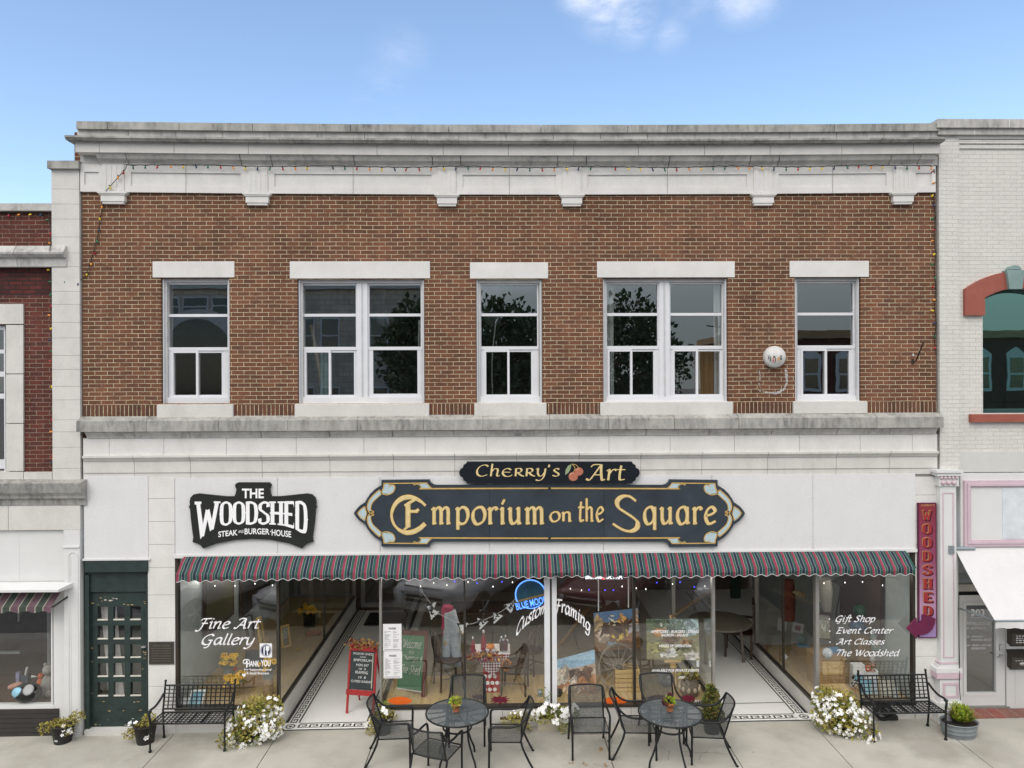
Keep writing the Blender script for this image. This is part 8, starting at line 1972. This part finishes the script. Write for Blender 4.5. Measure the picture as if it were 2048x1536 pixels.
def wbox2(px0, px1, py0, py1, dep, label, mt, Y=None):
    a, b = orr(px0, py1), orr(px1, py1); h_ = U((px0+px1)/2, py0, a.y).z - zr_; m = MB(); m.box(a.x, a.y, zr_, b.x, a.y + dep, zr_ + h_); m.box(a.x + .02, a.y - .002, zr_ + h_*.35, b.x - .02, a.y - .0005, zr_ + h_*.6, 1); return tag(m.build('boxed_gift', [mt, K['skyblue']], loc=(a+b)/2), label, 'box')
wbox2(1706, 1730, 1330, 1378, .12, 'tall white gift box behind the right bench, left one of two', K['paper']); wbox2(1732, 1757, 1342, 1382, .12, 'short white gift box with lamp on it behind the right bench', K['paper'])
for i, (x0, x1, y0, y1, lab, mt) in enumerate(((1722,1743,1361,1388,'bright blue printed bag behind the right bench', K['skyblue']), (1746,1756,1362,1390,'pale grey printed bag behind the right bench', mat('pale grey print', (.4,.45,.5), .6, var=.4, vs=25)), (1762,1790,1362,1392,'cream picture card behind the right bench', mat('cream print', (.5,.48,.42), .6, var=.4, vs=25)), (1783,1797,1375,1397,'small pale blue card behind the right bench', mat('pale card print', (.5,.58,.62), .6, var=.3, vs=25)))):
    m = MB(); a = U(x0, y1, .14 + i*.02); b = U(x1, y0, .14 + i*.02); m.obox(((a.x+b.x)/2, .16 + i*.02, (a.z+b.z)/2), (b.x-a.x, .02, b.z-a.z), Matrix.Rotation(R(-8),3,'X')); tag(m.build('gift_card', mt, loc=a), lab, 'gift')
p = PZ(1745, 1341, zr_ + U(1744,1342,orr(1744,1382).y).z - zr_); t = thing('oil_lamp', 'small glass oil lamp with frosted chimney on the short white box', 'lamp', p); m = MB(); m.lathe([(.05,0),(.02,.03),(.015,.06),(.05,.09),(.05,.11),(.02,.13)], p, 14); m.build('lamp_base', mat('amber glass', (.3,.16,.1), .2), t); m = MB(); m.lathe([(.025,.13),(.045,.18),(.022,.27),(.02,.27)], p, 14); m.build('chimney', mat('smoky glass', (.4,.38,.36), .2), t)
p = PZ(1736, 1343, p.z - .005); m = MB(); m.tube([p + Vector((.03*math.cos(k*.7), 0, .05 + .045*math.sin(k*.7))) for k in range(9)], .016, 6, closed=True); tag(m.build('ring_ornament', mat('orange red ceramic', (.5,.12,.05), .4), loc=p), 'orange red ring ornament beside the oil lamp', 'ornament')
p = orr(1713, 1392); rnd = random.Random(5); t = thing('dried_bouquet', 'dried flowers with orange heads and dark sprigs left of the white boxes', 'flowers', p); m = MB(); leaves(m, p + Vector((0,.0,.24)), .08, 60, .045, [0], rnd, (1,.6,1.3)); m.build('sprigs', mat('black sprigs', (.03,.025,.02), .9), t); m = MB(); leaves(m, p + Vector((0,-.02,.12)), .08, 60, .04, [0], rnd, (1,.6,.6)); m.build('flower_heads', mat('dried orange heads', (.5,.25,.03), .8), t)
a = orr(1745, 1370); m = MB(); m.box(a.x + .02, a.y + .5, zr_, a.x + .32, a.y + .8, zr_ + .6); tag(m.build('log_post', K['bark'], loc=a), 'thick pale log post behind the oil lamp', 'log')
lean(1636, 1658, 1231, 1275, 1.2, 'pale landscape print with dark frame behind the corner post of the right window', 51, K['wooddk'], -20, ((.34,.34,.30),(.26,.25,.18)))
lean(1747, 1770, 1273, 1296, 1.0, 'small pale print in a green grey frame under the art classes lettering', 52, K['keyst'], -5, ((.4,.4,.38),(.36,.36,.34)))
def wallpicr(name, y0, y1, z0, z1, label, seed, cols):
    x = XWR - .05; painting(name, label, [(x,y1,z1),(x,y0,z1),(x,y0,z0),(x,y1,z0)], cols, [(.5,.5,.4,.3,(.12,.08,.05),30)], seed, .02, (.05, K['wooddk']))
wallpicr('dark_painting', .9, 2.3, 1.0, 2.4, 'large dark painting in a thin frame on the right wall of the right window', 53, [(0,.5,(.08,.085,.08)), (.5,1,(.09,.06,.05))])
p = orr(1720, 1330, 1.35); t = thing('table_lamp', 'stained glass shade lamp in green and blue behind the gift shop lettering', 'lamp', (p.x, 1.5, zr_))
c_ = U(1720, 1232, 1.5); m = MB(); m.ball(U(1721, 1222, 1.5), .13, 0, 16, 9, (1,1,.85)); m.build('lamp_shade', mat('green stained glass', (.03,.12,.06), .3, var=.5, vs=9), t); m = MB(); m.ball(U(1718, 1252, 1.5), .14, 0, 16, 9, (1.3,1,.7)); m.tube([U(1719,1232,1.5), (c_.x, 1.5, zr_)], .03, 8); m.build('lamp_base', mat('deep blue glass', (.02,.10,.22), .25, var=.4, vs=9), t)
t = thing('hanging_shirt', 'pale shirt hanging on a rail behind the corner post of the right window', 'clothing', U(1652,1180,1.3)); m = MB(); m.tube([U(1648,1158,1.3), U(1650,1182,1.3), U(1654,1222,1.3)], [.12,.13,.07], 10, smooth=3); m.build('cloth', mat('pale grey cloth', (.34,.32,.28), .9), t); m = MB(); m.tube([U(1640,1150,1.3), U(1640,1204,1.3)], .008, 6); m.build('hanger_rod', K['trim'], t)
m = MB(); m.lathe([(.16,0),(.17,.01),(.08,.02),(.075,.09),(.05,.11),(.001,.115)], U(1675, 1168, 1.4), 18, M=Matrix.Rotation(R(25),3,'Y')); m.tube([U(1685,1155,1.4), U(1672,1230,1.4), U(1668,1340,1.0)], .015, 6); tag(m.build('hat_stand', mat('dark felt', (.03,.028,.025), .9), loc=U(1672,1230,1.4)), 'dark felt hat on a thin stand in the right window', 'hat stand')
for i, (q, Y, lab) in enumerate(((((1557,1235),(1575,1239),(1572,1264),(1554,1260)), .9, 'white printed card leaning on the wood floor behind the side glass'), (((1586,1244),(1609,1249),(1605,1268),(1583,1262)), .6, 'white card with a pink flower print behind the side glass'), (((1567,1305),(1576,1312),(1572,1322),(1563,1315)), .5, 'tiny white price card on the floor behind the side glass'))):
    base = PZ((q[2][0]+q[3][0])/2, (q[2][1]+q[3][1])/2, zr_); Y = base.y; V = [U(a, b, Y + (.05 if k < 2 else 0)) for k, (a, b) in enumerate(q)]; m = MB(); o = Vector((0,.004,0))
    m.add(V + [v + o for v in V], [(0,1,2,3),(7,6,5,4),(0,4,5,1),(1,5,6,2),(2,6,7,3),(3,7,4,0)])
    if i == 1: m.add([v + Vector((0,-.002,0)) for v in (V[0]*.75+V[2]*.25, V[1]*.75+V[3]*.25, V[2]*.75+V[0]*.25, V[3]*.75+V[1]*.25)], [(0,1,2,3)], 1)
    tag(m.build('leaning_card', [K['paper'], mat('pink bloom print', (.45,.25,.32), .7, var=.5, vs=30)], loc=base), lab, 'card')
p = orr(1608, 1312); t = thing('framed_display', 'small blue edged display box with a round picture on the floor behind the side glass', 'display box', p); m = MB(); m.box(p.x - .12, p.y, zr_, p.x + .12, p.y + .2, zr_ + .17); m.build('box_body', K['woodbr'], t); m = MB(); m.box(p.x - .11, p.y - .02, zr_ + .171, p.x + .11, p.y + .1, zr_ + .19); m.build('blue_lid', mat('bright blue card', (.1,.32,.5), .5), t); m = MB(); m.ball(p + Vector((-.02,.05,.28)), .1, 0, 14, 8, (1,.3,.9)); m.build('round_picture', mat('teal glass picture', (.12,.2,.2), .3, var=.5, vs=12), t)
m = MB(); c_ = U(1577, 1185, 2.0); m.tube([U(1577,1160,2.0), U(1577,1200,2.0), U(1576,1240,2.0)], [.10,.13,.12], 10, smooth=3); tag(m.build('red_coat', mat('rust red cloth', (.14,.03,.02), .9), loc=c_), 'rust red coat hanging in the dark behind the side glass', 'clothing')
m = MB(); c_ = U(1598, 1190, 1.8); m.lathe([(.13,0),(.10,.05),(.04,.08),(.001,.085)], c_, 14, M=Matrix.Rotation(R(20),3,'Y')); tag(m.build('straw_hat', mat('pale straw', (.3,.24,.13), .9), loc=c_), 'pale straw hat on a stand in the dark behind the side glass', 'hat')
# ================================================================== across the street (seen mirrored in the glass)
def make_car(label, paint, kind, loc, rz):
    t = thing('parked_car', label, 'car', loc, rz, 'cars parked along the kerb'); big = kind == 'pickup'
    W, L_, hz, bz, rf = (1.0, 5.4, .45, 1.12, 1.86) if big else ((.93, 4.7, .36, .98, 1.68) if kind == 'suv' else (.9, 4.7, .30, .92, 1.44))
    # body loft: stations (y from nose back, half width, bottom, top)
    st = [(0,.70,hz+.12,bz*.66),(-.06,.86,hz+.02,bz*.80),(-.25,.95,hz,bz*.88),(-.9,1,hz,bz*.93),(-1.35,1,hz,bz),(-2.6,1,hz,bz+.02),(-3.6,1,hz,bz+.03),(-4.3,.98,hz,bz+.02),(-L_+.1,.93,hz+.05,bz),(-L_,.84,hz+.15,bz*.8)]
    def ring(y, w_, b, tp):
        w_ *= W; h_ = tp - b
        half = [(0,b),(w_*.8,b),(w_*.97,b+h_*.15),(w_,b+h_*.5),(w_*.97,b+h_*.8),(w_*.88,tp-.01),(w_*.6,tp+.02),(0,tp+.035)]
        return [(x, y, z) for x, z in half] + [(-x, y, z) for x, z in half[-2:0:-1]]
    m = MB(); R_ = [ring(*s) for s in st]; n = len(R_[0])
    m.add([p for r in R_ for p in r], [(i*n+k, i*n+(k+1)%n, (i+1)*n+(k+1)%n, (i+1)*n+k) for i in range(len(R_)-1) for k in range(n)], 0, True)
    m.add(R_[0], [tuple(range(n))]); m.add(R_[-1], [tuple(range(n-1,-1,-1))])
    y0, y1, y2, y3 = (-1.4, -2.1, -3.3, -3.45) if big else ((-1.3, -2.1, -4.0, -4.5) if kind == 'suv' else (-1.35, -2.2, -3.5, -4.25))
    a, c = W*.86, W*.68; B4 = [(-a,y0,bz),(a,y0,bz),(a,y3,bz+.02),(-a,y3,bz+.02)]; T4 = [(-c,y1,rf-.03),(c,y1,rf-.03),(c,y2,rf),(-c,y2,rf)]
    m.add(T4 + [(-c*.9,y1-.1,rf+.03),(c*.9,y1-.1,rf+.03),(c*.9,y2+.1,rf+.05),(-c*.9,y2+.1,rf+.05)], [(4,5,6,7),(0,1,5,4),(1,2,6,5),(2,3,7,6),(3,0,4,7)], 0, True)
    for i in range(4): m.tube([B4[i], T4[i]], .05, 6)
    for sx in (-1, 1):
        m.tube([(sx*(a+c)/2*1.04, (y1+y2)/2, (bz+rf)/2), (sx*c, (y1+y2)/2, rf)], .035, 6); m.tube([(sx*a*1.02,(y1+y2)/2,bz),(sx*(a+c)/2*1.04, (y1+y2)/2, (bz+rf)/2)], .035, 6)
        m.ball((sx*(W+.08), y0-.25, bz+.08), .1, 0, 10, 6, (1.1,.6,.8))
    m.build('body', paint, t, local=True)
    m = MB(); e = .98; m.add([(x*e, y, z) for x, y, z in B4] + [(x*e, y, z) for x, y, z in T4], [(0,1,5,4),(1,2,6,5),(2,3,7,6),(3,0,4,7)]); m.build('windows', K['carglass'], t, local=True)
    for sx in (-1, 1):
        for y in (-.95, -L_ + 1.1):
            r_ = .4 if big else .34; M_ = Matrix.Rotation(R(90), 3, 'Y')
            m = MB(); m.lathe([(r_*.62,-.11),(r_*.95,-.12),(r_,-.09),(r_,.09),(r_*.95,.12),(r_*.62,.11)], (sx*(W-.07), y, r_), 24, M=M_); wh = m.build('wheel', K['rubber'], t, local=True)
            m = MB(); m.lathe([(r_*.62,.0),(.05,.02),(.001,.02)], (sx*(W+.02), y, r_), 20, M=M_ if sx > 0 else Matrix.Rotation(R(-90), 3, 'Y'))
            for k in range(5): q = 2*math.pi*k/5; m.tube([(sx*(W+.045), y, r_), (sx*(W+.045), y + r_*.58*math.cos(q), r_ + r_*.58*math.sin(q))], .03, 5)
            m.build('rim', K['chrome'], wh, local=True)
        m = MB(); m.obox((sx*W*.72, -.10, bz*.72), (W*.34, .1, .13), Matrix.Rotation(sx*R(-18), 3, 'Z')); m.build('headlight', K['lamp'], t, local=True)
    m = MB(); m.box(-W*.5, -.02, hz+.2, W*.5, .03, bz*.72, 0); 
    for k in range(3 if big else 2): z = hz + .28 + k*.13; m.box(-W*.5, .031, z, W*.5, .05, z+.03, 1)
    m.build('grille', [K['black'], K['chrome']], t, local=True); m = MB(); m.box(-W*.8, -.1, hz+.02, W*.8, .05, hz+.14); m.build('bumper', K['chrome'] if big else paint, t, local=True)
rzc = R(28)
for X, pt, kd, lb in ((-8.35, 'carwhite', 'suv', 'white car reflected at the left in the shop window lettered with fine art'), (-5.1, 'carwhite', 'sedan', 'white car whose nose is reflected by the corner post of the left shop window'), (-1.75, 'carsilver', 'pickup', 'silver pickup truck reflected above the welcome board'), (1.9, 'carred', 'sedan', 'maroon car reflected above the framing lettering'), (5.2, 'carsilver', 'sedan', 'silver car reflected beside the mountain painting')):
    make_car(lb, K[pt], kd, (X, -4.85, -.195), rzc)
def tree(label, X, Y, h, r_, seed):
    rnd = random.Random(seed); t = thing('street_tree', label, 'tree', (X, Y, -.19), 0, 'trees across the street'); L = Vector((X, Y, -.19)); m = MB()
    m.tube([L, L + Vector((.1,0,h*.3)), L + Vector((0,.1,h*.7))], [.28,.22,.08], 10, smooth=3); tips = []
    for k in range(12):
        a = rnd.uniform(0, 6.3); b = L + Vector((0,0,h*rnd.uniform(.25,.6))); e = b + Vector((math.cos(a)*r_*.7, math.sin(a)*r_*.7, h*rnd.uniform(.1,.3))); m.tube([b, (b+e)/2 + Vector((0,0,.2)), e], [.1,.07,.02], 6, smooth=3); tips.append(e)
    m.build('trunk', K['bark'], t); m = MB()
    for k in range(95):
        v = Vector((rnd.gauss(0,1), rnd.gauss(0,1), rnd.gauss(0,1))).normalized() * rnd.uniform(.45, 1) ** .5
        c = L + Vector((v.x*r_, v.y*r_, h*.62 + v.z*h*.36)); leaves(m, c, r_*.24, 110, .30, [0,0,1], rnd)
    m.build('crown', [K['leafd'], mat('deep green leaves', (.12,.15,.07), .7)], t)
tree('dark leafy tree reflected in the middle upper window', -1.6, -25, 10.6, 4.2, 1); tree('dark leafy tree reflected in the double upper window with curtains', 5.2, -27, 10.2, 4.6, 2)
ct = thing('courthouse', 'rough stone building with a round arch reflected in the left upper windows', 'building', (-15, -37, 0))
m = MB(); m.box(-30, -50, -.2, -4, -37, 11.9); m.build('wall', K['court'], ct)
m = MB(); m.box(-30.4, -50.4, 11.9, -3.6, -36.6, 12.4); m.build('coping', K['stone'], ct)
def cwin(x, z0, z1, w_=1.1):
    m = MB(); m.box(x-w_/2-.1, -37.001, z0-.1, x+w_/2+.1, -36.93, z1+.1); f = m.build('window', K['vinyl'], ct); m = MB(); m.box(x-w_/2, -36.93, z0, x+w_/2, -36.90, (z0+z1)/2-.05); m.box(x-w_/2, -36.93, (z0+z1)/2+.05, x+w_/2, -36.90, z1); m.build('pane', K['carglass'], f)
for x in (-13.2,-11.5,-8.2,-6.2): cwin(x, 7.6, 9.9); cwin(x, 2.0, 5.2)
for x in (-22.5,-20.6,-18.7): cwin(x, 10.2, 11.3, 1.5)
m = MB(); c = (-20.4, 7.7)
ro, ri = 2.9, 2.2; pts = [(c[0]+ro*math.cos(math.pi*k/20), c[1]+ro*math.sin(math.pi*k/20)) for k in range(21)] + [(c[0]+ri*math.cos(math.pi*k/20), c[1]+ri*math.sin(math.pi*k/20)) for k in range(20,-1,-1)]
m.prism(pts, -36.85, -37.05, 0); m.prism([(c[0]+ri*math.cos(math.pi*k/20), c[1]+ri*math.sin(math.pi*k/20)) for k in range(21)], -36.92, -37.04, 1); m.box(c[0]-ri, -36.92, 0, c[0]+ri, -37.04, c[1]-.001, 1); m.build('arch', [K['stone'], K['carglass']], ct)
rw_ = thing('brick_row', 'red brick building with white trimmed windows reflected in the arched window on the right', 'building', (42, -52, 0))
m = MB(); m.box(22, -66, -.2, 64, -52, 9.4); m.build('wall', K['brick2'], rw_); m = MB(); m.box(21.6, -66, 9.4, 64.4, -51.5, 10.1); m.build('cornice', K['woodbr'], rw_)
for k in range(12):
    x = 25 + k*3.1; m = MB(); m.prism([(x-.9,4.6),(x+.9,4.6),(x+.9,7.9),(x,8.5),(x-.9,7.9)], -51.9, -52.01); f = m.build('window', K['trim'], rw_); m = MB(); m.box(x-.6, -51.85, 4.9, x+.6, -51.9, 6.1); m.box(x-.6, -51.85, 6.3, x+.6, -51.9, 7.6); m.build('pane', K['carglass'], f)
for k, x in enumerate((17.5, 20.5, 23.2)):
    m = MB(); m.tube([(x, -44, -.2), (x - .5, -44, 11.0 - k*.5)], .13, 6); m.tube([(x-1.3, -44, 9.9-k*.5), (x+.7, -44, 9.8-k*.5)], .06, 5); m.ball((x-.1, -43.7, 8.9-k*.5), .3, 0, 8, 5, (1,1,1.5))
    o = tag(m.build('utility_pole', K['wooddk'], loc=(x,-44,-.2)), 'dark utility pole reflected in the rightmost upper window, %s of three' % ('left','middle','right')[k], 'utility pole')
